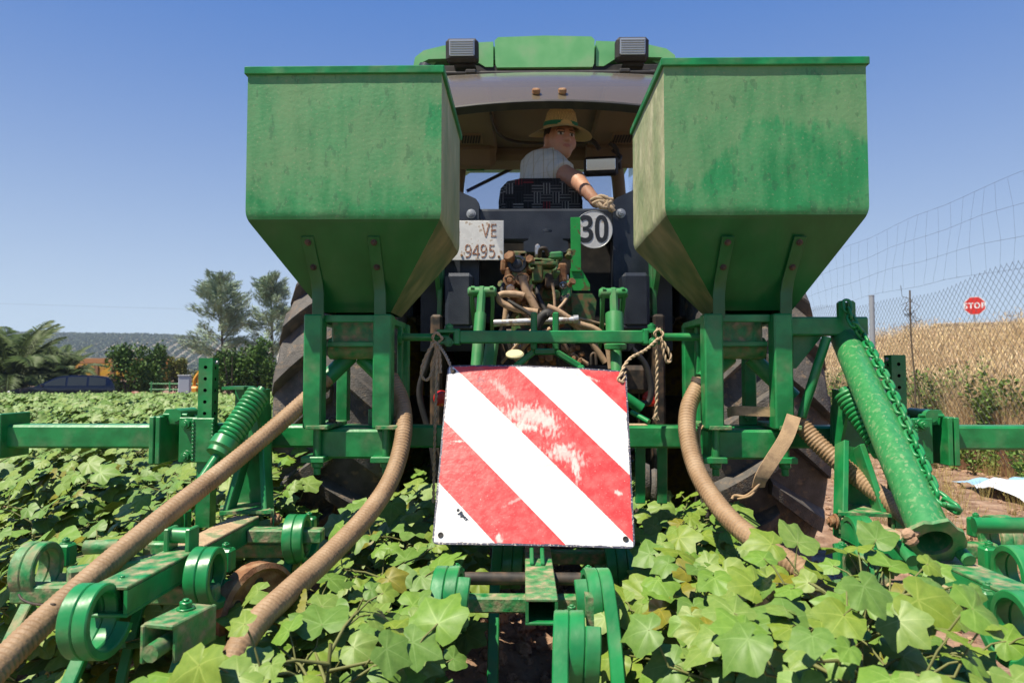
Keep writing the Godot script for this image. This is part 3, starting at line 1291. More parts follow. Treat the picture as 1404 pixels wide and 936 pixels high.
	var outline := [Vector2(-0.62, 2.47), Vector2(-0.615, 2.54), Vector2(-0.57, 2.578), Vector2(-0.45, 2.6), Vector2(-0.235, 2.615), Vector2(0.235, 2.615), Vector2(0.45, 2.6), Vector2(0.57, 2.578), Vector2(0.615, 2.54), Vector2(0.62, 2.47), Vector2(0.5, 2.55), Vector2(-0.5, 2.55)]
	prism(st, outline, Transform3D(Basis(), Vector3(TX, 0, -4.12)), 1.84)
	var rf0 := part("roof", st, M.roof_green, T)
	st = ST()
	var centre := []
	for q in [[-0.225, 2.49], [-0.232, 2.505], [-0.236, 2.62], [-0.22, 2.636], [0.0, 2.642], [0.22, 2.636], [0.236, 2.62], [0.232, 2.505], [0.225, 2.49]]:
		centre.append(Vector2(q[0], q[1]))
	prism(st, centre, Transform3D(Basis(), Vector3(TX, 0, -3.175)), 0.05)
	box(st, Transform3D(Basis(), Vector3(TX, 2.616, -4.1)), Vector3(0.46, 0.04, 1.8), 0.012)
	part("roof_hatch", st, M.roof_green, rf0)
	for s in [-1.0, 1.0]:
		st = ST()
		var fascia := []
		for q in [[0.243, 2.5], [0.243, 2.622], [0.36, 2.617], [0.48, 2.605], [0.575, 2.582], [0.615, 2.55], [0.628, 2.48], [0.606, 2.46], [0.59, 2.52], [0.55, 2.54], [0.35, 2.545], [0.28, 2.5]]:
			fascia.append(Vector2(TX + s * q[0], q[1]))
		prism(st, fascia, Transform3D(Basis(), Vector3(0, 0, -3.19)), 0.05)
		part("roof_shoulder", st, M.roof_green, rf0)
	st = ST()
	box(st, Transform3D(Basis(), Vector3(TX, 2.47, -3.2)), Vector3(1.16, 0.09, 0.06), 0.008)
	rod(st, Vector3(TX - 0.5, 2.425, -3.07), Vector3(TX + 0.5, 2.425, -3.07), 0.012, 8)
	part("rear_header", st, M.black, T)
	for u in [634, 866]:
		var lamp := hold("work_lamp", T)
		var c: Vector3 = at(u, 71 if u < 700 else 69, 3.08)
		var tb := Basis(Vector3.RIGHT, 0.12)
		st = ST()
		box(st, Transform3D(tb, c), Vector3(0.15, 0.104, 0.07), 0.014)
		box(st, Transform3D(Basis(), c + Vector3(0.01, -0.055, -0.06)), Vector3(0.1, 0.02, 0.1), 0.006)
		part("lamp_housing", st, M.black, lamp)
		st = ST()
		box(st, Transform3D(tb, c + Vector3(0, 0.002, 0.034)), Vector3(0.118, 0.074, 0.012), 0.005)
		for k in 7:
			box(st, Transform3D(tb, c + tb * Vector3(0, -0.03 + k * 0.0105, 0.0415)), Vector3(0.108, 0.005, 0.004), 0.0015)
		part("lamp_lens", st, M.lamp_glass, lamp)
	# rear window, swung up on its hinges
	var win := hold("rear_window", T)
	st = ST()
	new_group(st)
	var cols := 14
	for i in cols:
		for k in 6:
			var q := []
			for c in [[i, k], [i + 1, k], [i + 1, k + 1], [i, k + 1]]:
				q.append(pane_point(c[0] / float(cols), c[1] / 6.0))
			quad(st, q[0], q[1], q[2], q[3])
	part("pane", st, M.dusty_glass, win)
	st = ST()
	var low := []
	for i in cols + 1:
		low.append(pane_point(i / float(cols), 1.0))
	ribbon(st, low, Vector3(0, 0.5, 0.8).normalized(), 0.035, 0.012, 0.003)
	part("seal", st, M.black, win)
	for f in [0.445, 0.55]:
		st = ST()
		disc(st, pane_point(f, 0.86), Vector3(0, 0.85, 0.5), 0.016, 0.02, 12, 0.004)
		part("knob", st, M.rust, win)
	for f in [0.16, 0.86]:
		st = ST()
		box(st, Transform3D(Basis(), pane_point(f, 0.02) + Vector3(0, 0.005, 0.0)), Vector3(0.05, 0.02, 0.06), 0.005)
		part("hinge", st, M.black, win)
	# the seat, with a woven cover
	seat(T)
	# licence plate
	st = ST()
	var pc: Vector3 = at(650, 329.5, 2.985)
	box(st, Transform3D(Basis(), pc), Vector3(0.262, 0.176, 0.004), 0.0015)
	var pl := part("licence_plate", st, M.white_plate, T)
	for q in [["J", 628, 322, 0.068], ["VE", 671, 316, 0.058], ["9495", 658, 344, 0.058]]:
		lettering(q[0], q[3], M.plate_letter, pl, Transform3D(Basis().scaled(Vector3(0.78, 1, 1)), at(q[1], q[2], 2.982)), "Droid Sans", 400)
	st = ST()
	for q in [[633, 350], [684, 352]]:
		disc(st, at(q[0], q[1], 2.982), Vector3.BACK, 0.006, 0.004, 8, 0.001)
	part("plate_screw", st, M.rust, pl)
	# speed disc
	st = ST()
	var sc: Vector3 = at(814, 315, 2.985)
	disc(st, sc, Vector3.BACK, 0.084, 0.006, 36, 0.002)
	var sd := part("speed_disc", st, M.white_plate, T)
	lettering("30", 0.118, M.black_letter, sd, Transform3D(Basis().scaled(Vector3(0.74, 1, 1)), sc + Vector3(0.002, 0, 0.007)), "Droid Sans", 700)
	st = ST()
	lathe(st, [Vector2(0.079, 0), Vector2(0.082, 0.0025), Vector2(0.084, 0)], axis_t(sc + Vector3(0, 0, 0.005), Vector3.BACK), 36)
	part("disc_edge", st, M.galvanised, sd)
	st = ST()
	beam(st, at(789, 298, 2.88), at(790, 372, 2.88), 0.042, 0.008, 0.001, Vector3.BACK)
	slab(st, [at(782, 368, 2.885), at(797, 368, 2.885), at(809, 390, 2.885), at(809, 398, 2.885), at(782, 398, 2.885)], Vector3(0, 0, -0.012))
	part("upright_bracket", st, M.bright_green, T)


func pane_point(fx: float, fy: float) -> Vector3:
	# the curved pane: fx across, fy from the hinge to the lower edge
	var bow := 4.0 * fx * (1.0 - fx)
	var top := Vector3(TX - 0.5 + 1.0 * fx, 2.415 + 0.012 * bow, -3.075)
	var low := Vector3(TX - 0.47 + 0.94 * fx, 2.02 + 0.02 * bow, -2.52 + 0.05 * bow)
	return top.lerp(low, fy) + Vector3(0, 0.035 * sin(PI * fy), 0.03 * sin(PI * fy))


func seat(T: Node3D):
	# woven cover: charcoal with pale grey and dark red bars
	var im := Image.create(256, 256, false, Image.FORMAT_RGB8)
	var r2 := RandomNumberGenerator.new()
	r2.seed = 77
	im.fill(lin(0.012, 0.012, 0.014))
	for i in 8:
		for j in 8:
			var c := lin(0.34, 0.34, 0.32) if r2.randf() < 0.62 else lin(0.36, 0.04, 0.05) if r2.randf() < 0.5 else lin(0.04, 0.045, 0.05)
			for k in 3:
				if (i + j) % 2 == 0:
					im.fill_rect(Rect2i(i * 32 - 4, j * 32 + 3 + k * 10, 38, 5), c.darkened(r2.randf() * 0.4))
				else:
					im.fill_rect(Rect2i(i * 32 + 3 + k * 10, j * 32 - 4, 5, 38), c.darkened(r2.randf() * 0.4))
	for y in 256:
		for x in 256:
			im.set_pixel(x, y, im.get_pixel(x, y).darkened(r2.randf() * 0.35))
	var m := plain(Color.WHITE, 0.95)
	m.albedo_texture = ImageTexture.create_from_image(im)
	m.uv1_triplanar = true
	m.uv1_scale = Vector3.ONE * 2.7
	relief(m, 511, 0.3, 0.8, 256)
	M.seat_cloth = m
	var s := hold("seat", T)
	var st := ST()
	var c := Vector3(0.085, 1.79, -3.42)
	# a cushion with rounded top corners
	var prof := []
	for q in [[-0.205, -0.3], [-0.21, 0.12], [-0.2, 0.185], [-0.165, 0.222], [-0.1, 0.236], [0.1, 0.236], [0.165, 0.22], [0.2, 0.18], [0.21, 0.12], [0.205, -0.3]]:
		prof.append(Vector2(q[0], q[1]))
	prism(st, prof, Transform3D(Basis(), c), 0.09)
	var inner := []
	for q in prof:
		inner.append(q * Vector2(0.93, 0.93))
	prism(st, inner, Transform3D(Basis(), c + Vector3(0, 0, 0.004)), 0.12)
	part("seat_back", st, m, s)
	st = ST()
	box(st, Transform3D(Basis(), Vector3(0.085, 1.55, -3.65)), Vector3(0.44, 0.12, 0.46), 0.04)
	part("seat_cushion", st, m, s)
	st = ST()
	box(st, Transform3D(Basis(), Vector3(0.085, 1.4, -3.65)), Vector3(0.3, 0.2, 0.3), 0.02)
	part("seat_base", st, M.black, s)


func hydraulics(T: Node3D):
	var st := ST()
	# navy reservoir lid above the valves
	var poly := []
	for q in [[718, 345], [718, 331], [724, 329], [726, 322], [742, 318], [756, 318], [770, 321], [772, 329], [779, 331], [780, 346]]:
		var p: Vector3 = at(q[0], q[1], 2.92)
		poly.append(Vector2(p.x, p.y))
	prism(st, poly, Transform3D(Basis(), Vector3(0, 0, -2.99)), 0.14)
	disc(st, at(750, 319, 2.95), Vector3.UP, 0.022, 0.012, 12)
	part("reservoir", st, M.navy, T)
	# cast body behind the valves
	st = ST()
	slab(st, [at(715, 372, 2.85), at(772, 366, 2.85), at(784, 388, 2.85), at(784, 470, 2.85), at(700, 470, 2.85), at(704, 400, 2.85)], Vector3(0, 0, -0.25))
	slab(st, [at(783, 402, 2.83), at(812, 402, 2.83), at(818, 412, 2.83), at(814, 455, 2.83), at(786, 455, 2.83)], Vector3(0, 0, -0.3))
	slab(st, [at(734, 384, 2.82), at(756, 380, 2.82), at(764, 398, 2.82), at(760, 410, 2.82), at(732, 410, 2.82)], Vector3(0, 0, -0.1))
	part("lift_housing", st, M.grease_green, T)
	# lower castings, greasy and dark
	st = ST()
	box(st, Transform3D(Basis(), at(745, 500, 2.9)), Vector3(0.26, 0.3, 0.2), 0.02)
	box(st, Transform3D(Basis(), at(670, 520, 2.95)), Vector3(0.3, 0.12, 0.16), 0.02)
	box(st, Transform3D(Basis(), at(830, 520, 2.95)), Vector3(0.34, 0.12, 0.16), 0.02)
	disc(st, at(742, 560, 2.8), Vector3.BACK, 0.05, 0.16, 18, 0.004)
	part("gear_casing", st, M.dark_iron, T)
	# valve bodies and couplings
	var pieces := [["valve_block", 712, 368, 0.06, 0.13, "grease_green"], ["valve_block", 737, 372, 0.045, 0.1, "grease_green"], ["valve_block", 762, 352, 0.055, 0.03, "tractor_green"], ["valve_block", 744, 362, 0.1, 0.035, "grease_green"], ["valve_block", 757, 386, 0.06, 0.06, "dark_iron"], ["fitting", 697, 378, 0.03, 0.06, "rust"], ["fitting", 691, 366, 0.026, 0.05, "rust"], ["fitting", 717, 352, 0.034, 0.026, "rust"], ["fitting", 733, 366, 0.02, 0.05, "rust"], ["fitting", 737, 345, 0.02, 0.05, "steel"], ["fitting", 771, 376, 0.035, 0.08, "rust"], ["valve_block", 776, 398, 0.04, 0.07, "tractor_green"]]
	for q in pieces:
		st = ST()
		box(st, Transform3D(Basis(Vector3.BACK, rf(-0.1, 0.1)), at(q[1], q[2], 2.76)), Vector3(q[3], q[4], 0.09), 0.007)
		part(q[0], st, M[q[5]], T)
	for q in [[709, 363, 0.04, "navy"], [699, 386, 0.028, "rust"], [716, 384, 0.03, "rust"], [700, 411, 0.028, "rust"], [715, 412, 0.027, "rust"], [772, 393, 0.017, "steel"], [729, 476, 0.02, "rust"], [776, 476, 0.022, "dark_iron"]]:
		st = ST()
		var c: Vector3 = at(q[1 - 1], q[1], 2.74)
		lathe(st, [Vector2(q[2], -0.06), Vector2(q[2], 0.02), Vector2(q[2] * 0.9, 0.028), Vector2(q[2] * 0.62, 0.03), Vector2(q[2] * 0.58, 0.024), Vector2(q[2] * 0.3, 0.03), Vector2(0, 0.03)], axis_t(c, Vector3(0, 0.1, 1)), 18)
		part("coupling", st, M[q[3]], T)
		st = ST()
		for k in 3:
			var an := TAU * k / 3.0 + 0.5
			disc(st, c + Vector3(cos(an), sin(an), 0) * q[2] * 0.7 + Vector3(0, 0, 0.026), Vector3.BACK, 0.0045, 0.005, 6, 0.001)
		part("coupling_screw", st, M.dark_iron, T)
	# small plate with two eyes
	st = ST()
	box(st, Transform3D(Basis(), at(745, 361, 2.69)), Vector3(0.105, 0.014, 0.012), 0.003)
	tube(st, curve([at(726, 358, 2.69), at(727, 368, 2.69), at(733, 368, 2.68)], 4), 0.005, 6)
	tube(st, curve([at(764, 356, 2.69), at(763, 368, 2.69), at(758, 371, 2.68)], 4), 0.005, 6)
	part("hose_bracket", st, M.grease_green, T)
	st = ST()
	tube(st, curve([at(740, 352, 2.7), at(741, 342, 2.68), at(748, 341, 2.68), at(751, 350, 2.7)], 5), 0.009, 8)
	part("bent_pipe", st, M.dark_iron, T)
	# hoses
	for q in [[[[716, 378], [721, 398], [730, 415], [735, 425]], 0.017, 2.68], [[[737, 428], [710, 424], [690, 416], [684, 408], [691, 403], [712, 404], [718, 406]], 0.014, 2.64], [[[741, 431], [760, 428], [775, 436], [795, 450], [812, 470], [830, 497]], 0.013, 2.62], [[[750, 420], [766, 427], [790, 442], [818, 452], [832, 470], [838, 505]], 0.012, 2.6], [[[700, 395], [695, 420], [690, 450], [676, 470], [670, 500]], 0.013, 2.7], [[[757, 388], [760, 405], [761, 430]], 0.006, 2.66], [[[730, 390], [726, 405], [734, 420]], 0.007, 2.68]]:
		st = ST()
		var ps := []
		for k in q[0]:
			ps.append(at(k[0], k[1], q[2]))
		tube(st, curve(ps, 6), q[1], 10)
		part("hydraulic_hose", st, M.small_hose, T)
	st = ST()
	var bh := []
	for k in [[735, 450], [742, 436], [750, 430], [755, 432]]:
		bh.append(at(k[0], k[1], 2.56))
	tube(st, curve(bh, 5), 0.02, 10)
	part("black_hose", st, M.black, T)
	st = ST()
	for k in [[[866, 478], [885, 500], [893, 530], [890, 550], [880, 553], [868, 551]], [[595, 470], [585, 500], [575, 540], [590, 600], [598, 650]]]:
		var ps := []
		for c in k:
			ps.append(at(c[0], c[1], 2.6))
		tube(st, curve(ps, 6), 0.012, 8)
	part("black_hose", st, M.black, T)
	# chromed cylinder rod across the lift
	st = ST()
	rod(st, at(677, 443, 2.6), at(790, 438, 2.6), 0.014, 14)
	disc(st, at(786, 438, 2.6), Vector3.RIGHT, 0.018, 0.02, 12)
	part("cylinder_rod", st, M.steel, T)
	# more plumbing crowded round the valves
	var r3 := RandomNumberGenerator.new()
	r3.seed = 41
	for i in 34:
		var u := r3.randf_range(688, 782)
		var v := r3.randf_range(345, 500)
		var c: Vector3 = at(u, v, r3.randf_range(2.7, 2.8))
		st = ST()
		var m: Material = [M.rust, M.grease_green, M.dark_iron, M.rust, M.steel][r3.randi() % 5]
		var ax := Vector3(r3.randf_range(-0.5, 0.5), r3.randf_range(-1, 1), r3.randf_range(0.2, 1)).normalized()
		var l := r3.randf_range(0.025, 0.07)
		var rr := r3.randf_range(0.008, 0.016)
		rod(st, c - ax * l * 0.5, c + ax * l * 0.5, rr, 10)
		disc(st, c + ax * l * 0.5, ax, rr * 1.5, rr * 1.2, 6, rr * 0.15)
		disc(st, c - ax * l * 0.3, ax, rr * 1.35, rr * 0.8, 6, rr * 0.15)
		part("pipe_fitting", st, m, T)
	for i in 9:
		var a := Vector2(r3.randf_range(690, 780), r3.randf_range(360, 430))
		var b := Vector2(r3.randf_range(680, 830), r3.randf_range(440, 510))
		st = ST()
		var dd := r3.randf_range(2.63, 2.75)
		tube(st, curve([at(a.x, a.y, dd + 0.06), at(a.x + r3.randf_range(-14, 14), a.y + 18, dd), at((a.x + b.x) * 0.5 + r3.randf_range(-20, 20), (a.y + b.y) * 0.5 + 8, dd - 0.04), at(b.x, b.y, dd)], 6), r3.randf_range(0.006, 0.011), 8)
		part("hydraulic_hose", st, M.small_hose if i % 3 else M.black, T)
	st = ST()
	disc(st, at(706, 488, 2.55), Vector3(0, 0.9, 0.45), 0.034, 0.014, 24, 0.005)
	part("filler_cap", st, M.pale_cap, T)
	for q in [[783, 480], [791, 477], [797, 486], [786, 491], [794, 495]]:
		st = ST()
		var c: Vector3 = at(q[0], q[1], 2.66)
		box(st, Transform3D(Basis(Vector3.BACK, rf(0, 0.6)), c), Vector3(0.022, 0.02, 0.05), 0.003)
		disc(st, c + Vector3(0, 0, 0.025), Vector3.BACK, 0.009, 0.012, 8, 0.002)
		part("pipe_fitting", st, M.rust, T)
	st = ST()
	tube(st, curve([at(811, 500, 2.6), at(811, 487, 2.6), at(816, 485, 2.6), at(818, 500, 2.6)], 4), 0.006, 6)
	part("bent_pipe", st, M.dark_iron, T)
	# lift arms with clevis heads and drop rods
	for s in [0, 1]:
		var arm := hold("lift_link", T)
		var head: Vector3 = at(661, 400, 2.62) if s == 0 else at(841, 402, 2.62)
		var foot: Vector3 = at(652, 520, 2.5) if s == 0 else at(846, 520, 2.5)
		st = ST()
		beam(st, head + Vector3(0, 0.02, 0), head.lerp(foot, 0.3), 0.03, 0.03, 0.008)
		if s == 0:
			rod(st, head.lerp(foot, 0.26), foot, 0.022, 12)
		else:
			rod(st, head.lerp(foot, 0.25), head.lerp(foot, 0.6), 0.034, 14)
			lathe(st, [Vector2(0.02, 0), Vector2(0.04, 0.004), Vector2(0.042, 0.02), Vector2(0.022, 0.03)], axis_t(at(844, 480, 2.52), Vector3.UP), 16)
			rod(st, head.lerp(foot, 0.58), foot, 0.021, 12)
		part("drop_rod", st, M.tractor_green, arm)
		st = ST()
		disc(st, head + Vector3(-0.055, 0, 0.0), Vector3.RIGHT, 0.02, 0.11, 16, 0.006)
		part("clevis_pin", st, M.tractor_green, arm)
		st = ST()
		for sx in [-1.0, 1.0]:
			st = ST()
			ribbon(st, curve([head + Vector3(sx * 0.036, 0.02, 0), head + Vector3(sx * 0.04, -0.03, -0.02), head + Vector3(sx * 0.034, -0.12, -0.1), head + Vector3(sx * 0.03, -0.2, -0.25)], 4), Vector3.RIGHT, 0.014, 0.045, 0.004)
			part("lift_arm", st, M.tractor_green, arm)
		st = ST()
		var lf := Vector3(TX + (-0.3 if s == 0 else 0.3), 0.55, -2.25)
		beam(st, Vector3(TX + (-0.2 if s == 0 else 0.2), 0.55, -3.2), lf, 0.03, 0.07, 0.008)
		part("lower_link", st, M.dark_iron, arm)
		st = ST()
		lathe(st, [Vector2(0.0, 0.03), Vector2(0.02, 0.028), Vector2(0.03, 0.015), Vector2(0.032, 0)], axis_t(at(892 if s == 1 else 605, 546, 2.66), Vector3.BACK), 18)
		part("tail_lamp", st, M.red_lens, T)
	st = ST()
	var grn: Vector3 = at(680, 478, 2.62)
	beam(st, at(677, 455, 2.62), at(670, 505, 2.6), 0.05, 0.05, 0.01)
	part("stay_cylinder", st, M.tractor_green, T)
	# yellow and dark plates seen past the tyre
	st = ST()
	box(st, Transform3D(Basis(), Vector3(TX, 1.0, -3.82)), Vector3(1.0, 0.62, 0.03), 0.004)
	part("undershield", st, M.black, T)
	for s in [-1.0, 1.0]:
		st = ST()
		box(st, Transform3D(Basis(), Vector3(TX + s * 0.47, 0.95, -3.12)), Vector3(0.05, 0.7, 0.5), 0.01)
		part("axle_guard", st, M.dark_iron, T)


# ---------------------------------------------------------------- the driver
func capsule(p: Vector3, a: Vector3, b: Vector3, ra: float, rb: float) -> float:
	var ab := b - a
	var h := clampf((p - a).dot(ab) / maxf(ab.length_squared(), 0.000001), 0.0, 1.0)
	return p.distance_to(a + ab * h) - lerpf(ra, rb, h)


func blob(p: Vector3, c: Vector3, r: Vector3) -> float:
	var q := (p - c) / r
	var k := q.length()
	return (k - 1.0) * minf(r.x, minf(r.y, r.z))


func smin(a: float, b: float, k: float) -> float:
	var h := maxf(k - absf(a - b), 0.0) / k
	return minf(a, b) - h * h * k * 0.25


func nets(st: SurfaceTool, lo: Vector3, hi: Vector3, cell: float, field: Callable, tint: Callable):
	# surface nets: one vertex in each crossed cell, one quad round each crossed edge
	var nx := int((hi.x - lo.x) / cell) + 2
	var ny := int((hi.y - lo.y) / cell) + 2
	var nz := int((hi.z - lo.z) / cell) + 2
	var f := PackedFloat32Array()
	f.resize(nx * ny * nz)
	for k in nz:
		for j in ny:
			for i in nx:
				f[(k * ny + j) * nx + i] = field.call(lo + Vector3(i, j, k) * cell)
	var vert := {}
	for k in nz - 1:
		for j in ny - 1:
			for i in nx - 1:
				var sum := Vector3.ZERO
				var n := 0
				var first := f[(k * ny + j) * nx + i] < 0.0
				var mixed := false
				for c in range(1, 8):
					if (f[((k + (c >> 2)) * ny + j + ((c >> 1) & 1)) * nx + i + (c & 1)] < 0.0) != first:
						mixed = true
						break
				if not mixed:
					continue
				for e in [[0, 1], [2, 3], [4, 5], [6, 7], [0, 2], [1, 3], [4, 6], [5, 7], [0, 4], [1, 5], [2, 6], [3, 7]]:
					var a := Vector3i(e[0] & 1, (e[0] >> 1) & 1, e[0] >> 2)
					var b := Vector3i(e[1] & 1, (e[1] >> 1) & 1, e[1] >> 2)
					var fa := f[((k + a.z) * ny + j + a.y) * nx + i + a.x]
					var fb := f[((k + b.z) * ny + j + b.y) * nx + i + b.x]
					if (fa < 0.0) != (fb < 0.0):
						sum += Vector3(a).lerp(Vector3(b), fa / (fa - fb))
						n += 1
				vert[(k * ny + j) * nx + i] = lo + (Vector3(i, j, k) + sum / n) * cell
	new_group(st)
	var steps := [1, nx, nx * ny]
	for k in range(1, nz - 1):
		for j in range(1, ny - 1):
			for i in range(1, nx - 1):
				var at0 := (k * ny + j) * nx + i
				for ax in 3:
					var s0 := f[at0] < 0.0
					if s0 == (f[at0 + steps[ax]] < 0.0):
						continue
					var u: int = steps[(ax + 1) % 3]
					var v: int = steps[(ax + 2) % 3]
					var ids := [at0, at0 - u, at0 - u - v, at0 - v]
					if s0:
						ids.reverse()
					var ok := true
					for d in ids:
						ok = ok and vert.has(d)
					if not ok:
						continue
					for d in [0, 2, 1, 0, 3, 2]:
						var p: Vector3 = vert[ids[d]]
						st.set_color(tint.call(p))
						st.add_vertex(p)


func driver():
	var skin := plain(Color.WHITE, 0.5)
	skin.vertex_color_use_as_albedo = true
	skin.subsurf_scatter_enabled = true
	skin.subsurf_scatter_strength = 0.1
	var D := thing("person", "driver in straw hat and pale striped shirt looking back over the seat", "person", Vector3(0.12, 1.6, -3.6))
	# joints
	var hc: Vector3 = at(769, 192, 3.56)
	var neck: Vector3 = at(755, 213, 3.56)
	var chest := Vector3(0.125, 2.02, -3.58)
	var hip := Vector3(0.1, 1.66, -3.62)
	var sh: Vector3 = at(757, 230, 3.49)
	var sh2: Vector3 = at(733, 226, 3.68)
	var elbow: Vector3 = at(791, 247, 3.33)
	var wrist: Vector3 = at(818, 277, 3.12)
	var tips: Vector3 = wrist + Vector3(0.035, -0.012, 0.05)
	var knee := Vector3(0.22, 1.68, -4.05)
	var knee2 := Vector3(-0.02, 1.68, -4.05)
	var torso := func(p: Vector3):
		var d := capsule(p, hip, chest, 0.135, 0.13)
		d = smin(d, capsule(p, chest, (sh + sh2) * 0.5 + Vector3(0, -0.03, 0), 0.12, 0.09), 0.08)
		d = smin(d, capsule(p, sh2, sh, 0.062, 0.066), 0.07)
		return smin(d, capsule(p, (sh + sh2) * 0.5 + Vector3(0, 0.01, 0), neck, 0.06, 0.05), 0.06)
	var body := func(p: Vector3):
		var d: float = torso.call(p)
		d = smin(d, capsule(p, sh, elbow, 0.056, 0.041), 0.04)
		d = smin(d, capsule(p, elbow, wrist, 0.043, 0.026), 0.02)
		d = smin(d, capsule(p, wrist, wrist + Vector3(0.02, 0.0, 0.02), 0.027, 0.024), 0.02)
		for k in 4:
			var b := wrist + Vector3(0.022 + k * 0.004, 0.004, 0.03 - k * 0.014)
			d = smin(d, capsule(p, b, b + Vector3(0.05 - absf(k - 1.5) * 0.006, -0.008, 0.03), 0.009, 0.008), 0.006)
		d = smin(d, capsule(p, wrist + Vector3(0.0, 0.004, 0.025), wrist + Vector3(0.02, -0.004, 0.06), 0.011, 0.009), 0.01)
		d = smin(d, capsule(p, sh2, sh2 + Vector3(-0.08, -0.24, -0.12), 0.052, 0.042), 0.04)
		d = smin(d, capsule(p, sh2 + Vector3(-0.08, -0.24, -0.12), sh2 + Vector3(0.02, -0.3, -0.4), 0.042, 0.028), 0.03)
		d = smin(d, capsule(p, hip + Vector3(0.09, 0, 0), knee, 0.085, 0.06), 0.05)
		d = smin(d, capsule(p, hip - Vector3(0.09, 0, 0), knee2, 0.085, 0.06), 0.05)
		d = smin(d, capsule(p, knee, knee + Vector3(0, -0.34, -0.05), 0.058, 0.04), 0.04)
		return smin(d, capsule(p, knee2, knee2 + Vector3(0, -0.34, -0.05), 0.058, 0.04), 0.04)
	# head: its own axes, x to her left cheek, z where she looks
	var look := Basis(Vector3.UP, 0.3) * Basis(Vector3.RIGHT, -0.02) * Basis(Vector3.BACK, -0.06)
	var head := func(w: Vector3):
		var p: Vector3 = (w - hc) * look
		var d := blob(p, Vector3(0, 0.028, -0.018), Vector3(0.075, 0.092, 0.092))
		d = smin(d, blob(p, Vector3(0, -0.03, 0.024), Vector3(0.054, 0.075, 0.066)), 0.04)
		d = smin(d, blob(p, Vector3(0, -0.088, 0.05), Vector3(0.03, 0.022, 0.03)), 0.035)
		d = smin(d, blob(p, Vector3(0.036, -0.03, 0.05), Vector3(0.022, 0.024, 0.022)), 0.03)
		d = smin(d, blob(p, Vector3(-0.036, -0.03, 0.05), Vector3(0.022, 0.024, 0.022)), 0.03)
		# brow, nose, lips
		d = smin(d, capsule(p, Vector3(-0.04, 0.022, 0.072), Vector3(0.04, 0.022, 0.072), 0.011, 0.011), 0.018)
		d = smin(d, capsule(p, Vector3(0, 0.014, 0.082), Vector3(0, -0.025, 0.103), 0.008, 0.013), 0.014)
		d = smin(d, blob(p, Vector3(0, -0.03, 0.093), Vector3(0.019, 0.01, 0.013)), 0.01)
		d = smin(d, blob(p, Vector3(0, -0.055, 0.085), Vector3(0.026, 0.007, 0.011)), 0.008)
		d = smin(d, blob(p, Vector3(0, -0.066, 0.083), Vector3(0.022, 0.008, 0.012)), 0.008)
		for s in [-1.0, 1.0]:
			d = maxf(d, -blob(p, Vector3(0.031 * s, 0.002, 0.096), Vector3(0.019, 0.011, 0.018)))
			d = smin(d, blob(p, Vector3(0.031 * s, 0.002, 0.068), Vector3(0.014, 0.012, 0.012)), 0.004)
			d = smin(d, blob(p, Vector3(0.078 * s, -0.008, -0.008), Vector3(0.01, 0.03, 0.02)), 0.008)
		return smin(d, capsule(w, hc + look * Vector3(0, -0.06, -0.02), neck, 0.048, 0.052), 0.03)
	var tone := func(p: Vector3):
		return Color(0.42, 0.225, 0.14).lerp(Color(0.36, 0.18, 0.11), 0.5 + 0.5 * sin(p.x * 60.0 + p.y * 45.0))
	var face_tone := func(w: Vector3):
		var p: Vector3 = (w - hc) * look
		var c := Color(0.42, 0.225, 0.14)
		if p.z > 0.03:
			if blob(p, Vector3(0, -0.061, 0.09), Vector3(0.022, 0.009, 0.03)) < 0.0:
				c = Color(0.36, 0.13, 0.09)
			for s in [-1.0, 1.0]:
				var e := p - Vector3(0.031 * s, 0.002, 0.08)
				if Vector2(e.x / 0.015, e.y / 0.0075).length() < 1.0:
					c = Color(0.5, 0.46, 0.42) if absf(e.x) > 0.006 else Color(0.02, 0.015, 0.01)
				elif absf(e.x) < 0.017 and e.y > 0.006 and e.y < 0.012:
					c = Color(0.05, 0.03, 0.02)
				if absf(e.x - 0.002 * s) < 0.02 and absf(e.y - 0.022 + 0.12 * e.x * e.x / 0.02) < 0.004:
					c = Color(0.06, 0.035, 0.02)
			if absf(p.x) > 0.02 and absf(p.x) < 0.055 and p.y < -0.01 and p.y > -0.05:
				c = c.lerp(Color(0.45, 0.19, 0.13), 0.4)
		return c
	var st := ST()
	nets(st, Vector3(-0.2, 1.26, -4.2), Vector3(0.56, 2.24, -3.0), 0.017, body, tone)
	nets(st, hc + Vector3(-0.12, -0.15, -0.13), hc + Vector3(0.12, 0.13, 0.13), 0.005, head, face_tone)
	part("body", st, skin, D)
	# short-sleeved shirt with fine upright stripes
	var im := Image.create(128, 128, false, Image.FORMAT_RGB8)
	for x in 128:
		for y in 128:
			var c := Color(0.5, 0.52, 0.47)
			if x % 32 < 2:
				c = Color(0.3, 0.24, 0.1)
			elif x % 32 > 14 and x % 32 < 16:
				c = Color(0.25, 0.36, 0.4)
			elif y % 43 < 1:
				c = Color(0.36, 0.36, 0.28)
			im.set_pixel(x, y, c.linear_to_srgb())
	var cloth := plain(Color.WHITE, 0.9)
	cloth.albedo_texture = ImageTexture.create_from_image(im)
	cloth.uv1_triplanar = true
	cloth.uv1_scale = Vector3.ONE * 5.0
	relief(cloth, 611, 0.3, 0.25, 256)
	var cuff := sh.lerp(elbow, 0.5)
	var adir := (elbow - sh).normalized()
	var wr := FastNoiseLite.new()
	wr.seed = 4
	wr.frequency = 9.0
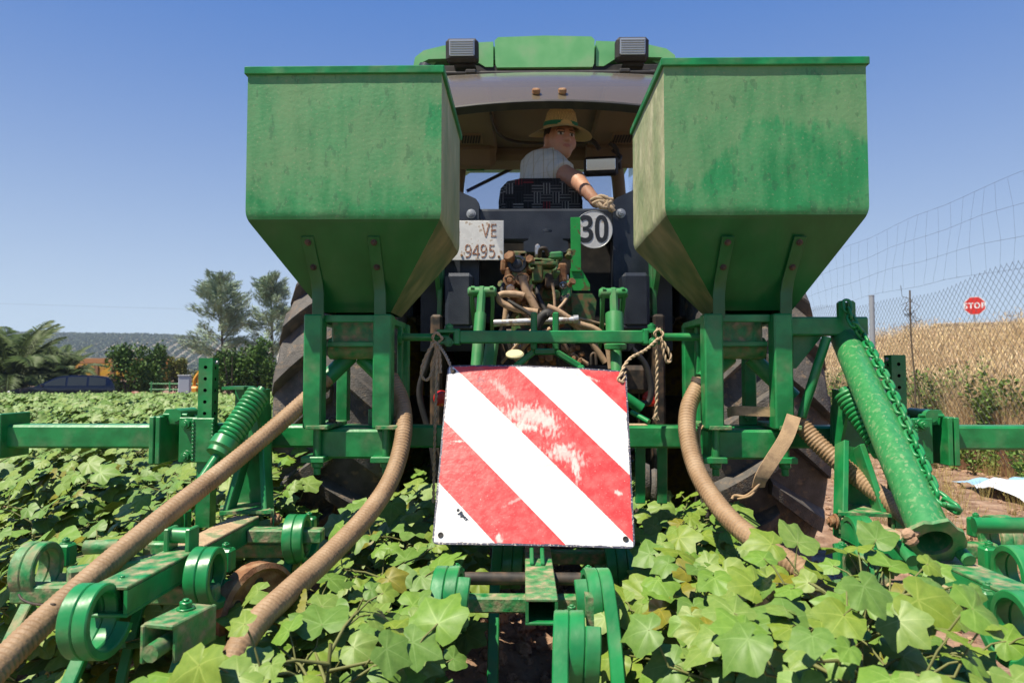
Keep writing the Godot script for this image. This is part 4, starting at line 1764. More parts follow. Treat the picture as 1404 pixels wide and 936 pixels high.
	var shirt := func(p: Vector3):
		var d: float = torso.call(p) - 0.012
		var sleeve := capsule(p, sh, cuff, 0.07, 0.066)
		sleeve = maxf(sleeve, (p - cuff).dot(adir))
		d = smin(d, sleeve, 0.03)
		var s2 := sh2 + Vector3(-0.03, -0.1, -0.05)
		d = smin(d, capsule(p, sh2, s2, 0.066, 0.062), 0.03)
		d -= 0.006 * wr.get_noise_3dv(p)
		# open at the neck, tucked at the waist
		d = maxf(d, (p - (neck + Vector3(0, 0.006, 0))).dot(Vector3(0.1, 1.0, -0.05).normalized()))
		return maxf(d, 1.7 - p.y)
	var white := func(_p: Vector3): return Color.WHITE
	st = ST()
	nets(st, Vector3(-0.12, 1.66, -3.86), Vector3(0.38, 2.22, -3.3), 0.012, shirt, white)
	part("shirt", st, cloth, D)
	st = ST()
	var cl := []
	for i in 15:
		var a := TAU * i / 16.0 + 0.8
		cl.append(neck + Vector3(cos(a) * 0.068, -0.004 + 0.014 * sin(a + 1.0), sin(a) * 0.064))
	ribbon(st, cl, Vector3(0, 1, 0), 0.032, 0.008, 0.003)
	part("collar", st, cloth, D)
	# trousers below the shirt are hidden by the seat; hair under the hat
	var hair := func(w: Vector3):
		var p: Vector3 = (w - hc) * look
		var d := blob(p, Vector3(0, 0.03, -0.03), Vector3(0.083, 0.098, 0.094))
		d = smin(d, blob(p, Vector3(0, -0.05, -0.085), Vector3(0.045, 0.05, 0.035)), 0.04)
		return maxf(d, p.z - 0.03 - maxf(0.0, p.y - 0.03) * 0.8)
	st = ST()
	nets(st, hc + Vector3(-0.13, -0.13, -0.16), hc + Vector3(0.13, 0.15, 0.13), 0.008, hair, white)
	part("hair", st, plain(lin(0.035, 0.02, 0.012), 0.55), D)
	st = ST()
	lathe(st, [Vector2(0.0, -0.006), Vector2(0.005, -0.003), Vector2(0.006, 0.0), Vector2(0.005, 0.003), Vector2(0.0, 0.006)], Transform3D(look, hc + look * Vector3(-0.084, -0.042, -0.004)), 8)
	part("earring", st, M.white, D)
	# straw hat with a green ribbon
	var sim := Image.create(256, 256, false, Image.FORMAT_RGB8)
	var r2 := RandomNumberGenerator.new()
	r2.seed = 5
	for y in 256:
		for x in 256:
			var weave := 0.75 + 0.25 * sin(x * 0.8 + (PI if (y / 6) % 2 == 0 else 0.0)) * cos(y * 1.05)
			var c := Color(0.86, 0.62, 0.24) * weave * r2.randf_range(0.8, 1.1)
			if y > 70 and y < 116 and (x / 8 + y / 12) % 3 == 0:
				c = c * 0.3
			sim.set_pixel(x, y, Color(c.r, c.g, c.b).linear_to_srgb())
	var straw := plain(Color.WHITE, 0.8)
	straw.albedo_texture = ImageTexture.create_from_image(sim)
	straw.backlight = Color(0.4, 0.28, 0.1)
	straw.cull_mode = BaseMaterial3D.CULL_DISABLED
	var ht := Transform3D(look * Basis(Vector3.RIGHT, 0.17) * Basis(Vector3.BACK, 0.06), hc + look * Vector3(0, 0.06, -0.012))
	var prof := [Vector2(0.001, 0.112), Vector2(0.035, 0.111), Vector2(0.06, 0.104), Vector2(0.074, 0.088), Vector2(0.083, 0.055), Vector2(0.09, 0.02), Vector2(0.094, 0.004), Vector2(0.108, -0.003), Vector2(0.13, -0.008), Vector2(0.155, -0.018), Vector2(0.168, -0.026)]
	st = ST()
	new_group(st)
	for i in prof.size() - 1:
		for k in 36:
			for e in [[0, 0], [0, 1], [1, 1], [0, 0], [1, 1], [1, 0]]:
				var q: Vector2 = prof[i + e[0]]
				var a: float = TAU * (k + e[1]) / 36.0
				var dip: float = -0.014 * cos(a * 2.0) * clampf((q.x - 0.09) / 0.06, 0.0, 1.0)
				st.set_uv(Vector2((k + e[1]) / 6.0, (i + e[0]) / 10.0))
				st.add_vertex(ht * Vector3(q.x * cos(a), q.y + dip, q.x * 1.04 * sin(a)))
	var hat := part("hat", st, straw, D)
	st = ST()
	lathe(st, [Vector2(0.0955, 0.01), Vector2(0.0945, 0.013), Vector2(0.0905, 0.034), Vector2(0.0885, 0.035)], ht, 36)
	part("hat_ribbon", st, plain(lin(0.005, 0.16, 0.07), 0.6), hat)


# ---------------------------------------------------------------- cultivator with hoppers
func hopper_front(sd: int, washed: bool) -> StandardMaterial3D:
	# the face towards the field: green paint under a film of dried dust, wiped and run in places
	var n := FastNoiseLite.new()
	n.seed = sd
	n.fractal_octaves = 5
	n.frequency = 0.008
	var w := 448
	var h := 352
	var im := Image.create(w, h, false, Image.FORMAT_RGB8)
	var ro := Image.create(w, h, false, Image.FORMAT_L8)
	for y in h:
		for x in w:
			var blot := n.get_noise_2d(x, y * 0.8)
			var run := n.get_noise_2d(x * 3.0 + 500.0, y * 0.55)
			var grain := n.get_noise_2d(x * 14.0, y * 14.0 + 900.0)
			var fx := float(x) / w
			var fy := float(y) / h
			var film := 0.55 + 0.42 * blot + 0.24 * run
			if washed:
				# the lower right was rinsed: its edge wanders
				var line := 0.4 + 0.33 * smoothstep(0.46, 0.16, fx) + 0.14 * n.get_noise_2d(x * 1.1 + 77.0, 40.0) + 0.05 * n.get_noise_2d(x * 7.0, 90.0) + 0.08 * smoothstep(0.85, 1.0, fx)
				film -= 0.5 * smoothstep(line - 0.02, line + 0.05 + 0.1 * absf(run), fy)
				film += 0.12
			else:
				film -= 0.38 * smoothstep(0.72, 0.86, fy + 0.3 * blot)
				film -= 0.5 * smoothstep(0.9, 0.97, fx + 0.25 * run) * smoothstep(0.15, 0.3, fy) * smoothstep(0.6, 0.4, fy)
			film += 0.16 * grain
			film = clampf(film, 0.03, 0.78)
			var paint := Color(0.014, 0.22, 0.06).lerp(Color(0.024, 0.28, 0.085), run + 0.5)
			var c := paint.lerp(Color(0.155, 0.3, 0.14), film)
			# rubbed spots and short dark runs
			if n.get_noise_2d(x * 4.0 + 300.0, y * 1.9 + 20.0) > 0.42:
				c = c.lerp(Color(0.03, 0.1, 0.045), 0.35)
			if grain > 0.5:
				c = c.lerp(Color(0.34, 0.33, 0.2), 0.35)
			im.set_pixel(x, y, c.linear_to_srgb())
			ro.set_pixel(x, y, grey(0.42 + 0.45 * film))
	var m := StandardMaterial3D.new()
	m.albedo_texture = ImageTexture.create_from_image(im)
	m.roughness = 1.0
	m.roughness_texture = ImageTexture.create_from_image(ro)
	m.normal_enabled = true
	m.normal_texture = bump_tex(sd + 5, 0.05)
	m.normal_scale = 0.07
	m.texture_repeat = false
	return m


func hopper(C: Node3D, x0: float, x1: float, ytop: float, ylow: float, o0: float, o1: float, yout: float, sd: int, washed: bool):
	var H := hold("hopper", C)
	var dents := FastNoiseLite.new()
	dents.seed = sd
	dents.frequency = 5.0
	var z0 := -1.70
	var z1 := -2.19
	var top := [Vector3(x0, ytop, z0), Vector3(x1, ytop, z0), Vector3(x1, ytop, z1), Vector3(x0, ytop, z1)]
	var low := []
	for p in top:
		low.append(Vector3(p.x, ylow, p.z))
	var out := [Vector3(o0, yout, -1.87), Vector3(o1, yout, -1.87), Vector3(o1, yout, -2.03), Vector3(o0, yout, -2.03)]
	for k in 4:
		var j := (k + 1) % 4
		# down each corner: straight, round the fold, then along the funnel
		var lines := []
		for c in [k, j]:
			var a: Vector3 = top[c]
			var b: Vector3 = low[c]
			var e: Vector3 = out[c]
			var p0 := b.lerp(a, 0.055)
			var p2 := b.lerp(e, 0.06)
			var ln := []
			for i in 12:
				ln.append(a.lerp(p0, i / 12.0))
			for i in 7:
				var f := i / 6.0
				ln.append(p0.lerp(b, f).lerp(b.lerp(p2, f), f))
			ln.append(e)
			lines.append(ln)
		var st := ST()
		var st2 := ST()
		new_group(st)
		new_group(st2)
		var cols := 18
		for i in lines[0].size() - 1:
			var s2: SurfaceTool = st2 if i >= 16 else st
			for c in cols:
				var q := []
				for e in [[i, c], [i, c + 1], [i + 1, c + 1], [i + 1, c]]:
					var pt: Vector3 = lines[0][e[0]].lerp(lines[1][e[0]], e[1] / float(cols))
					var fx: float = e[1] / float(cols)
					# sheet metal is never quite flat: shallow dents and oil-canning
					var dent: float = (0.0035 * dents.get_noise_3dv(pt * 1.0) + 0.0016 * dents.get_noise_3dv(pt * 3.0 + Vector3(9, 0, 0))) * sin(PI * fx) * minf(1.0, e[0] * 0.3)
					pt += [Vector3.BACK, Vector3.RIGHT, Vector3.FORWARD, Vector3.LEFT][k] * dent
					q.append([pt, Vector2(e[1] / float(cols), clampf((ytop - lines[0][e[0]].y) / (ytop - ylow + 0.01), 0.0, 1.0))])
				for t in [0, 2, 1, 0, 3, 2]:
					s2.set_uv(q[t][1])
					s2.add_vertex(q[t][0])
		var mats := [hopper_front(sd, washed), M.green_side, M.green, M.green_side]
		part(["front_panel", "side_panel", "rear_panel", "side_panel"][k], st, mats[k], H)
		part("funnel_panel", st2, M.green_shaded if k % 2 == 0 else M.funnel_side, H)  # front and rear funnels take the green with shade coloured in
	# folded lip round the mouth, and the lid inside it
	var st := ST()
	for k in 4:
		var j := (k + 1) % 4
		var n: Vector3 = [Vector3.BACK, Vector3.RIGHT, Vector3.FORWARD, Vector3.LEFT][k]
		var u: Vector3 = (top[j] - top[k]).normalized() * 0.007
		beam(st, top[k] + n * 0.003 - u + Vector3(0, -0.007, 0), top[j] + n * 0.003 + u + Vector3(0, -0.007, 0), 0.009, 0.02, 0.002)
	part("rim", st, M.green, H)
	st = ST()
	box(st, Transform3D(Basis(), Vector3((x0 + x1) * 0.5, ytop - 0.015, -1.945)), Vector3(x1 - x0 - 0.004, 0.006, 0.486))
	part("lid", st, M.green, H)
	return H


func facet_depth(v: float) -> float:
	return 1.9963 / (1.0 + 0.752 * (512.0 - v) / 936.0)


func hopper_stand(C: Node3D, us: Array, strap_u: Array, yb: float):
	var S := hold("hopper_stand", C)
	var st := ST()
	var xs := []
	for k in 2:
		# straps bolted on the funnel
		var q: Array = strap_u[k]
		st = ST()
		var path := [at(q[0], 324, facet_depth(324) - 0.005), at(q[1], 384, facet_depth(384) - 0.005), at(q[2], 402, 1.806), at(q[2], 436, 1.808)]
		ribbon(st, path, Vector3.RIGHT, 0.031, 0.006, 0.002)
		part("strap", st, M.green_shaded, S)
		for f in [[0.12, 0.0], [0.68, 0.0]]:
			st = ST()
			bolt(st, path[0].lerp(path[1], f[0]) + Vector3(0, -0.002, 0.003), Vector3(0, -0.45, 0.9), 0.0065)
			part("strap_bolt", st, M.dark_iron, S)
		# front post
		var x: float = at(us[k], 500, 1.8).x
		xs.append(x)
		st = ST()
		box(st, Transform3D(Basis(), Vector3(x, (1.208 + yb) * 0.5, -1.826)), Vector3(0.049, 1.208 - yb, 0.05), 0.004)
		part("front_post", st, M.green, S)
		st = ST()
		beam(st, Vector3(x + 0.005, yb, -2.1), Vector3(x + 0.005, 1.2, -2.1), 0.035, 0.035, 0.003)
		part("rear_post", st, M.green, S)
		# foot plate and U-bolt under it
		st = ST()
		box(st, Transform3D(Basis(), Vector3(x + 0.014, yb + 0.004, -1.9)), Vector3(0.06, 0.012, 0.2), 0.002)
		part("foot_plate", st, M.green_dusty, S)
		st = ST()
		rod(st, Vector3(x + 0.008, yb - 0.002, -1.828), Vector3(x + 0.008, 0.82, -1.828), 0.0105, 12)
		part("clamp_rod", st, M.green, S)
		st = ST()
		box(st, Transform3D(Basis(), Vector3(x + 0.002, 0.822, -1.85)), Vector3(0.062, 0.016, 0.09), 0.002)
		disc(st, Vector3(x + 0.008, 0.814, -1.83), Vector3.DOWN, 0.016, 0.014, 6, 0.002)
		disc(st, Vector3(x + 0.008, 0.8, -1.83), Vector3.DOWN, 0.01, 0.02, 8, 0.002)
		part("clamp_plate", st, M.green, S)
		st = ST()
		bolt(st, Vector3(x + 0.03, yb + 0.01, -1.89), Vector3.UP, 0.011)
		part("foot_bolt", st, M.dark_iron, S)
	# rails joining the posts
	for q in [[1.198, -1.835, 0.02, 0.012], [1.13, -1.86, 0.014, 0.02]]:
		st = ST()
		beam(st, Vector3(xs[0] + 0.024, q[0], q[1]), Vector3(xs[1] - 0.024, q[0], q[1]), q[3], q[2], 0.002)
		part("rail", st, M.green, S)
	for k in 2:
		st = ST()
		beam(st, Vector3(xs[k], 1.195, -1.85), Vector3(xs[k], 1.195, -2.085), 0.03, 0.018, 0.002)
		part("rail", st, M.green, S)
	# metering box under the funnel
	st = ST()
	var mx: float = (xs[0] + xs[1]) * 0.5
	box(st, Transform3D(Basis(), Vector3(mx, 1.165, -1.95)), Vector3(0.13, 0.09, 0.14), 0.006)
	lathe(st, [Vector2(0.0, -0.075), Vector2(0.03, -0.075), Vector2(0.03, 0.075), Vector2(0.0, 0.075)], axis_t(Vector3(mx, 1.12, -1.91), Vector3.RIGHT), 18)
	part("metering_box", st, M.green_dusty, S)
	st = ST()
	box(st, Transform3D(Basis(), Vector3(mx, 0.86, -1.885)), Vector3(xs[1] - xs[0] + 0.012, 0.078, 0.084), 0.006)
	part("clamp_block", st, M.green, S)
	st = ST()
	box(st, Transform3D(Basis(), Vector3(xs[1] - 0.045, yb + 0.022, -1.96)), Vector3(0.05, 0.044, 0.01), 0.002)
	bolt(st, Vector3(xs[1] - 0.05, yb + 0.024, -1.955), Vector3.BACK, 0.011)
	part("lug_plate", st, M.green, S)
	return xs


func hose(C: Node3D, list: Array, r: float, called := "corrugated_hose"):
	# a ribbed rubber hose; list of [u, v, depth]
	var ps := []
	for q in list:
		ps.append(at(q[0], q[1], q[2]))
	var path := even(curve(ps, 14), 0.0024)
	var radii := []
	for i in path.size():
		radii.append(r * [1.0, 0.985, 0.91, 0.9][i % 4] * (1.0 + 0.012 * sin(i * 0.031)))
	var st := ST()
	tube(st, path, radii, 16)
	return part(called, st, M.hose, C)


func tine(C: Node3D, c: Vector3, forward: bool, side: float, k := 1.0):
	# a spring tine: two coils of flat bar, a shank into the soil and an arm to its clamp
	var st := ST()
	var path := []
	var R := 0.05 * k
	var w := 0.0235 * k
	var steps := 64
	var turns := 2.05
	var a_end := deg_to_rad(51.0) if forward else deg_to_rad(231.0)
	var sgn := 1.0 if forward else -1.0
	# from the clamp arm, round the coils, then down the shank
	for i in steps + 1:
		var f := float(i) / steps
		var a := a_end - sgn * TAU * turns * (1.0 - f)
		path.append(c + Vector3(side * w * turns * (0.5 - f), R * cos(a), R * sin(a)))
	var last: Vector3 = path[-1]
	var sh := [last]
	for q in [[-0.07, 0.055], [-0.16, 0.12], [-0.3, 0.18], [-0.44, 0.2], [-0.56, 0.16], [-0.66, 0.08]]:
		sh.append(last + Vector3(-side * 0.004, q[0], q[1]))
	var cv := curve(sh, 5)
	cv.pop_front()
	path.append_array(cv)
	ribbon(st, path, Vector3.RIGHT, w * 0.97, 0.0135 * k, 0.004)
	return part("spring_tine", st, M.green_dusty if int(absf(c.x * 977.0 + c.z * 331.0)) % 3 == 0 else M.green, C)


func gang(C: Node3D, x: float, d_far: float, d_near: float, coils: Array, y := 0.706, k := 1.0) -> Node3D:
	var G := hold("gang", C)
	var st := ST()
	var w := 0.062
	var h := 0.05
	var t := 0.006
	var dm: float = lerpf(d_far, d_near, 0.52)
	# box beam, open at the rear
	for q in [[d_far, dm, "dust"], [dm, d_near, "green_dusty"]]:
		st = ST()
		box(st, Transform3D(Basis(), Vector3(x, y - t * 0.5, -(q[0] + q[1]) * 0.5)), Vector3(w, t, q[0] - q[1] - 0.0005), 0.0015)
		part("beam_top", st, M[q[2]], G)
	st = ST()
	for s in [-1.0, 1.0]:
		box(st, Transform3D(Basis(), Vector3(x + s * (w - t) * 0.5, y - h * 0.5, -(d_far + d_near) * 0.5)), Vector3(t, h - t * 2.0 - 0.0006, d_far - d_near), 0.0)
	box(st, Transform3D(Basis(), Vector3(x, y - h + t * 0.5, -(d_far + d_near) * 0.5)), Vector3(w, t, d_far - d_near), 0.0015)
	part("beam", st, M.green, G)
	# cross bars that carry the tines
	for q in [d_far - 0.02, d_near + 0.2]:
		var lo := 9.0
		var hi := -9.0
		for c in coils:
			if absf(c[1] + 0.075 - q) < 0.17:
				lo = minf(lo, c[0])
				hi = maxf(hi, c[0])
		if hi > lo:
			st = ST()
			beam(st, Vector3(lo - 0.02, y - 0.074, -q), Vector3(hi + 0.02, y - 0.074, -q), 0.034, 0.034, 0.004)
			part("cross_bar", st, M.green_dusty, G)
	for c in coils:
		var p := Vector3(c[0], y - 0.044 - (c[4] if c.size() > 4 else 0.0), -c[1])
		tine(G, p, c[2], c[3], k)
		# clamp on the cross bar, ahead of the coils
		st = ST()
		var z: float = -c[1] - 0.078 * k
		box(st, Transform3D(Basis(), Vector3(p.x, p.y + 0.012, z)), Vector3(0.032, 0.046, 0.03), 0.004)
		bolt(st, Vector3(p.x, p.y + 0.035, z), Vector3.UP, 0.008)
		part("tine_clamp", st, M.green, G)
	return G


func spring_tower(C: Node3D, s: float, rod_d: float):
	# s: -1 left gang, +1 right gang; written for the left and mirrored for the right
	var S := hold("spring_tower", C)
	var ref := 718.0
	var X := func(p: Vector3):
		return p if s < 0 else Vector3(0.14 - p.x, p.y, p.z)
	var st := ST()
	var d := 1.88
	var outline := []
	for q in [[322, 533], [351, 531], [370, 557], [371, 640], [338, 640], [322, 590]]:
		outline.append(X.call(at(q[0], q[1], d)))
	slab(st, outline, Vector3(0, 0, -0.012))
	part("tower_plate", st, M.green, S)
	st = ST()
	var shelf := [at(322, 533, d), at(351, 531, d), at(351, 531, d - 0.085), at(322, 533, d - 0.085)]
	for i in 4:
		shelf[i] = Vector3([shelf[0].x, shelf[1].x][1 if i in [1, 2] else 0], shelf[0].y, shelf[i].z)
	for i in 4:
		shelf[i] = X.call(shelf[i])
	slab(st, shelf, Vector3(0, 0.008, 0))
	part("tower_top", st, M.green, S)
	st = ST()
	var cheek := []
	for q in [[533, 1.88], [610, 1.88], [610, 1.84], [560, 1.795], [535, 1.795]]:
		var c: Vector3 = at(352, q[0], q[1])
		cheek.append(X.call(Vector3(at(366, 560, 1.88).x, c.y, c.z)))
	slab(st, cheek, Vector3(0.008 * -s, 0, 0))
	part("tower_cheek", st, M.green, S)
	# splayed legs on the foot
	st = ST()
	for q in [[[340, 610], [313, 702]], [[362, 605], [367, 702]]]:
		beam(st, X.call(at(q[0][0], q[0][1], 1.76)), X.call(at(q[1][0], q[1][1], 1.7)), 0.014, 0.05, 0.002, Vector3.BACK)
	var web := []
	for q in [[342, 612], [361, 608], [366, 700], [315, 700]]:
		web.append(X.call(at(q[0], q[1], 1.78)))
	slab(st, web, Vector3(0, 0, -0.01))
	part("tower_leg", st, M.green, S)
	st = ST()
	slab(st, [X.call(at(300, 706, 1.66)), X.call(at(372, 704, 1.66)), X.call(at(364, 690, 1.8)), X.call(at(312, 692, 1.8))], Vector3(0, 0.008, 0))
	for u in [301, 371]:
		slab(st, [X.call(at(u, 700, 1.665)), X.call(at(u, 728, 1.665)), X.call(at(u * 0.97 + 10, 716, 1.76)), X.call(at(u * 0.97 + 10, 692, 1.76))], Vector3(0.008, 0, 0))
	part("tower_foot", st, M.green_dusty, S)
	st = ST()
	bolt(st, X.call(at(374, 712, 1.68)), Vector3.RIGHT * -s, 0.014)
	part("foot_bolt", st, M.rust, S)
	# compression spring on its rod
	var a: Vector3 = X.call(at(354, 541, 1.8))
	var b: Vector3 = X.call(at(308, 610, 1.71))
	var ax := (b - a).normalized()
	var t := axis_t(a, ax)
	var path := []
	var n := 13 * 18
	for i in n + 1:
		var f := float(i) / n
		var an := f * TAU * 13.0
		path.append(t * Vector3(0.027 * cos(an), f * a.distance_to(b), 0.027 * sin(an)))
	st = ST()
	tube(st, path, 0.0062, 7)
	part("coil_spring", st, M.green, S)
	st = ST()
	rod(st, a - ax * 0.02, b + ax * 0.16, 0.012, 12)
	part("spring_rod", st, M.green, S)
	st = ST()
	lathe(st, [Vector2(0.012, -0.012), Vector2(0.036, -0.012), Vector2(0.037, 0.012), Vector2(0.031, 0.018), Vector2(0.031, 0.03), Vector2(0.012, 0.034)], axis_t(b, ax), 22)
	part("spring_cup", st, M.green, S)


func cultivator():
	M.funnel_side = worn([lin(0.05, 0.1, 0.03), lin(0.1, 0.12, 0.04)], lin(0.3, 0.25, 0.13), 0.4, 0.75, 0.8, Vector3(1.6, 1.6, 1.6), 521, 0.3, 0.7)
	var C := thing("cultivator", "green row cultivator carrying two large dusty hoppers behind the tractor", "cultivator", Vector3(0.07, 0, -1.96))
	hopper(C, -0.705, -0.208, 1.829, 1.444, -0.555, -0.366, 1.218, 601, false)
	hopper(C, 0.355, 0.863, 1.843, 1.451, 0.535, 0.733, 1.222, 641, true)
	hopper_stand(C, [427.5, 523], [[421, 434, 436], [512, 519, 521]], 0.904)
	hopper_stand(C, [980, 1076], [[999, 988, 986], [1098, 1081, 1078]], 0.904)
	# toolbar
	var st := ST()
	box(st, Transform3D(Basis(), Vector3(0.13, 0.872, -1.962)), Vector3(2.24, 0.062, 0.066), 0.006)
	part("toolbar", st, M.green, C)
	st = ST()
	box(st, Transform3D(Basis(), Vector3(0.1, 0.9045, -1.962)), Vector3(0.5, 0.003, 0.05), 0.001)
	part("dust_layer", st, M.dust, C)
	wing_parts(C)
	# parallel draw bar above, with forked ends
	st = ST()
	var by: float = at(750, 462, 1.98).y
	beam(st, Vector3(at(628, 462, 1.98).x, by, -1.98), Vector3(at(882, 462, 1.98).x, by, -1.98), 0.036, 0.036, 0.003)
	part("top_bar", st, M.green, C)
	for q in [[600, 632, 552, -1.0], [880, 907, 966, 1.0]]:
		st = ST()
		var xa: float = at(q[0], 462, 1.98).x
		var xb: float = at(q[1], 462, 1.98).x
		for sy in [-1.0, 1.0]:
			box(st, Transform3D(Basis(), Vector3((xa + xb) * 0.5, by + sy * 0.016, -1.978)), Vector3(xb - xa, 0.01, 0.042), 0.002)
		box(st, Transform3D(Basis(), Vector3(lerpf(xa, xb, 0.5 - q[3] * 0.35), by, -1.978)), Vector3((xb - xa) * 0.3, 0.046, 0.046), 0.004)
		part("fork_end", st, M.green, C)
		st = ST()
		bolt(st, Vector3((xa + xb) * 0.5, by + 0.021, -1.975), Vector3.UP, 0.012)
		bolt(st, Vector3((xa + xb) * 0.5, by - 0.016, -1.957), Vector3.BACK, 0.01)
		part("fork_bolt", st, M.green, C)
		st = ST()
		rod(st, Vector3((xa + xb) * 0.5, by, -1.98), Vector3(at(q[2], 462, 1.98).x, by, -1.98), 0.011, 12)
		disc(st, Vector3(at(q[2], 462, 1.98).x, by, -1.98), Vector3.RIGHT * q[3], 0.022, 0.012, 14)
		part("fork_rod", st, M.green, C)
	# headstock: two uprights on splayed feet
	st = ST()
	for q in [[732, 428, 732, 480], [762, 428, 762, 480], [732, 482, 762, 482], [732, 482, 706, 503], [762, 482, 796, 503]]:
		beam(st, at(q[0], q[1], 2.06), at(q[2], q[3], 2.06), 0.019, 0.022, 0.004, Vector3.BACK)
	beam(st, at(706, 502, 2.06), at(690, 590, 2.0), 0.02, 0.03, 0.004, Vector3.BACK)
	beam(st, at(796, 502, 2.06), at(812, 590, 2.0), 0.02, 0.03, 0.004, Vector3.BACK)
	part("headstock", st, M.green, C)
	for q in [[552, 300], [958, 0]]:
		st = ST()
		beam(st, Vector3(at(q[0] if q[1] == 0 else 548, 462, 1.99).x, by + 0.03, -2.0), Vector3(at(q[0] if q[1] == 0 else 548, 560, 1.99).x, 0.9, -2.0), 0.012, 0.03, 0.002)
		part("side_stay", st, M.green, C)
	st = ST()
	rod(st, at(866, 565, 2.05), at(890, 578, 2.0), 0.008, 8)
	rod(st, at(880, 560, 2.4), at(850, 540, 2.4), 0.02, 8)
	part("brace", st, M.green, C)
	# gangs
	gang(C, -0.672, 1.66, 1.11, [[-0.954, 1.345, false, 1.0], [-0.603, 1.31, false, 1.0], [-0.53, 1.615, false, 1.0], [-0.885, 1.7, false, 1.0], [-0.678, 1.08, false, 1.0]])
	gang(C, 0.034, 1.92, 1.32, [[-0.15, 1.46, true, 1.0], [0.143, 1.45, true, -1.0], [0.088, 1.19, true, 1.0], [-0.04, 1.8, true, 1.0, 0.02], [0.245, 1.8, true, -1.0, 0.02]], 0.622, 1.14)
	gang(C, 0.79, 1.68, 1.12, [[0.775, 1.62, false, -1.0], [1.11, 1.635, false, -1.0], [0.645, 1.33, false, -1.0], [0.95, 1.35, false, -1.0], [0.76, 1.07, false, -1.0]])
	spring_tower(C, -1.0, 0.0)
	spring_tower(C, 1.0, 0.0)
	gang_details(C)
	# spouts and hoses
	for q in [[[480, 488, 1.94], [438, 528, 1.88]], [[497, 490, 1.95], [528, 520, 1.93]], [[1000, 490, 1.95], [962, 522, 1.9]], [[1030, 490, 1.95], [1088, 545, 1.93]]]:
		st = ST()
		rod(st, at(q[0][0], q[0][1], q[0][2]), at(q[1][0], q[1][1], q[1][2]), 0.0235, 14)
		part("spout", st, M.green, C)
	hose(C, [[447, 519, 1.885], [415, 552, 1.83], [330, 625, 1.68], [220, 712, 1.45], [110, 805, 1.24], [30, 880, 1.1], [-30, 945, 1.02], [-60, 1010, 0.98]], 0.0228)
	hose(C, [[536, 518, 1.92], [551, 552, 1.88], [553, 596, 1.8], [538, 652, 1.7], [505, 704, 1.58], [450, 762, 1.42], [395, 812, 1.27], [345, 862, 1.16], [310, 930, 1.08], [295, 1010, 1.05]], 0.0228)
	hose(C, [[961, 524, 1.88], [945, 556, 1.84], [943, 596, 1.78], [958, 650, 1.68], [995, 705, 1.55], [1045, 748, 1.44], [1098, 782, 1.36], [1140, 832, 1.3], [1165, 900, 1.27], [1172, 990, 1.25]], 0.0228)
	hose(C, [[1090, 570, 1.86], [1120, 606, 1.83], [1170, 650, 1.77], [1225, 692, 1.68], [1268, 732, 1.58], [1310, 778, 1.46], [1345, 840, 1.36]], 0.0235)
	for q in [[440, 526, 1.87, Vector3(-1, -1.1, 0)], [962, 524, 1.875, Vector3(-0.4, -1, 0)]]:
		st = ST()
		lathe(st, [Vector2(0.0262, -0.007), Vector2(0.0285, -0.007), Vector2(0.0285, 0.007), Vector2(0.0262, 0.007)], axis_t(at(q[0], q[1], q[2]), q[3]), 18)
		box(st, Transform3D(Basis(), at(q[0], q[1], q[2]) + Vector3(0.008, 0.0, 0.03)), Vector3(0.02, 0.014, 0.012), 0.002)
		part("hose_clamp", st, M.dark_iron, C)
	marker_arm(C)


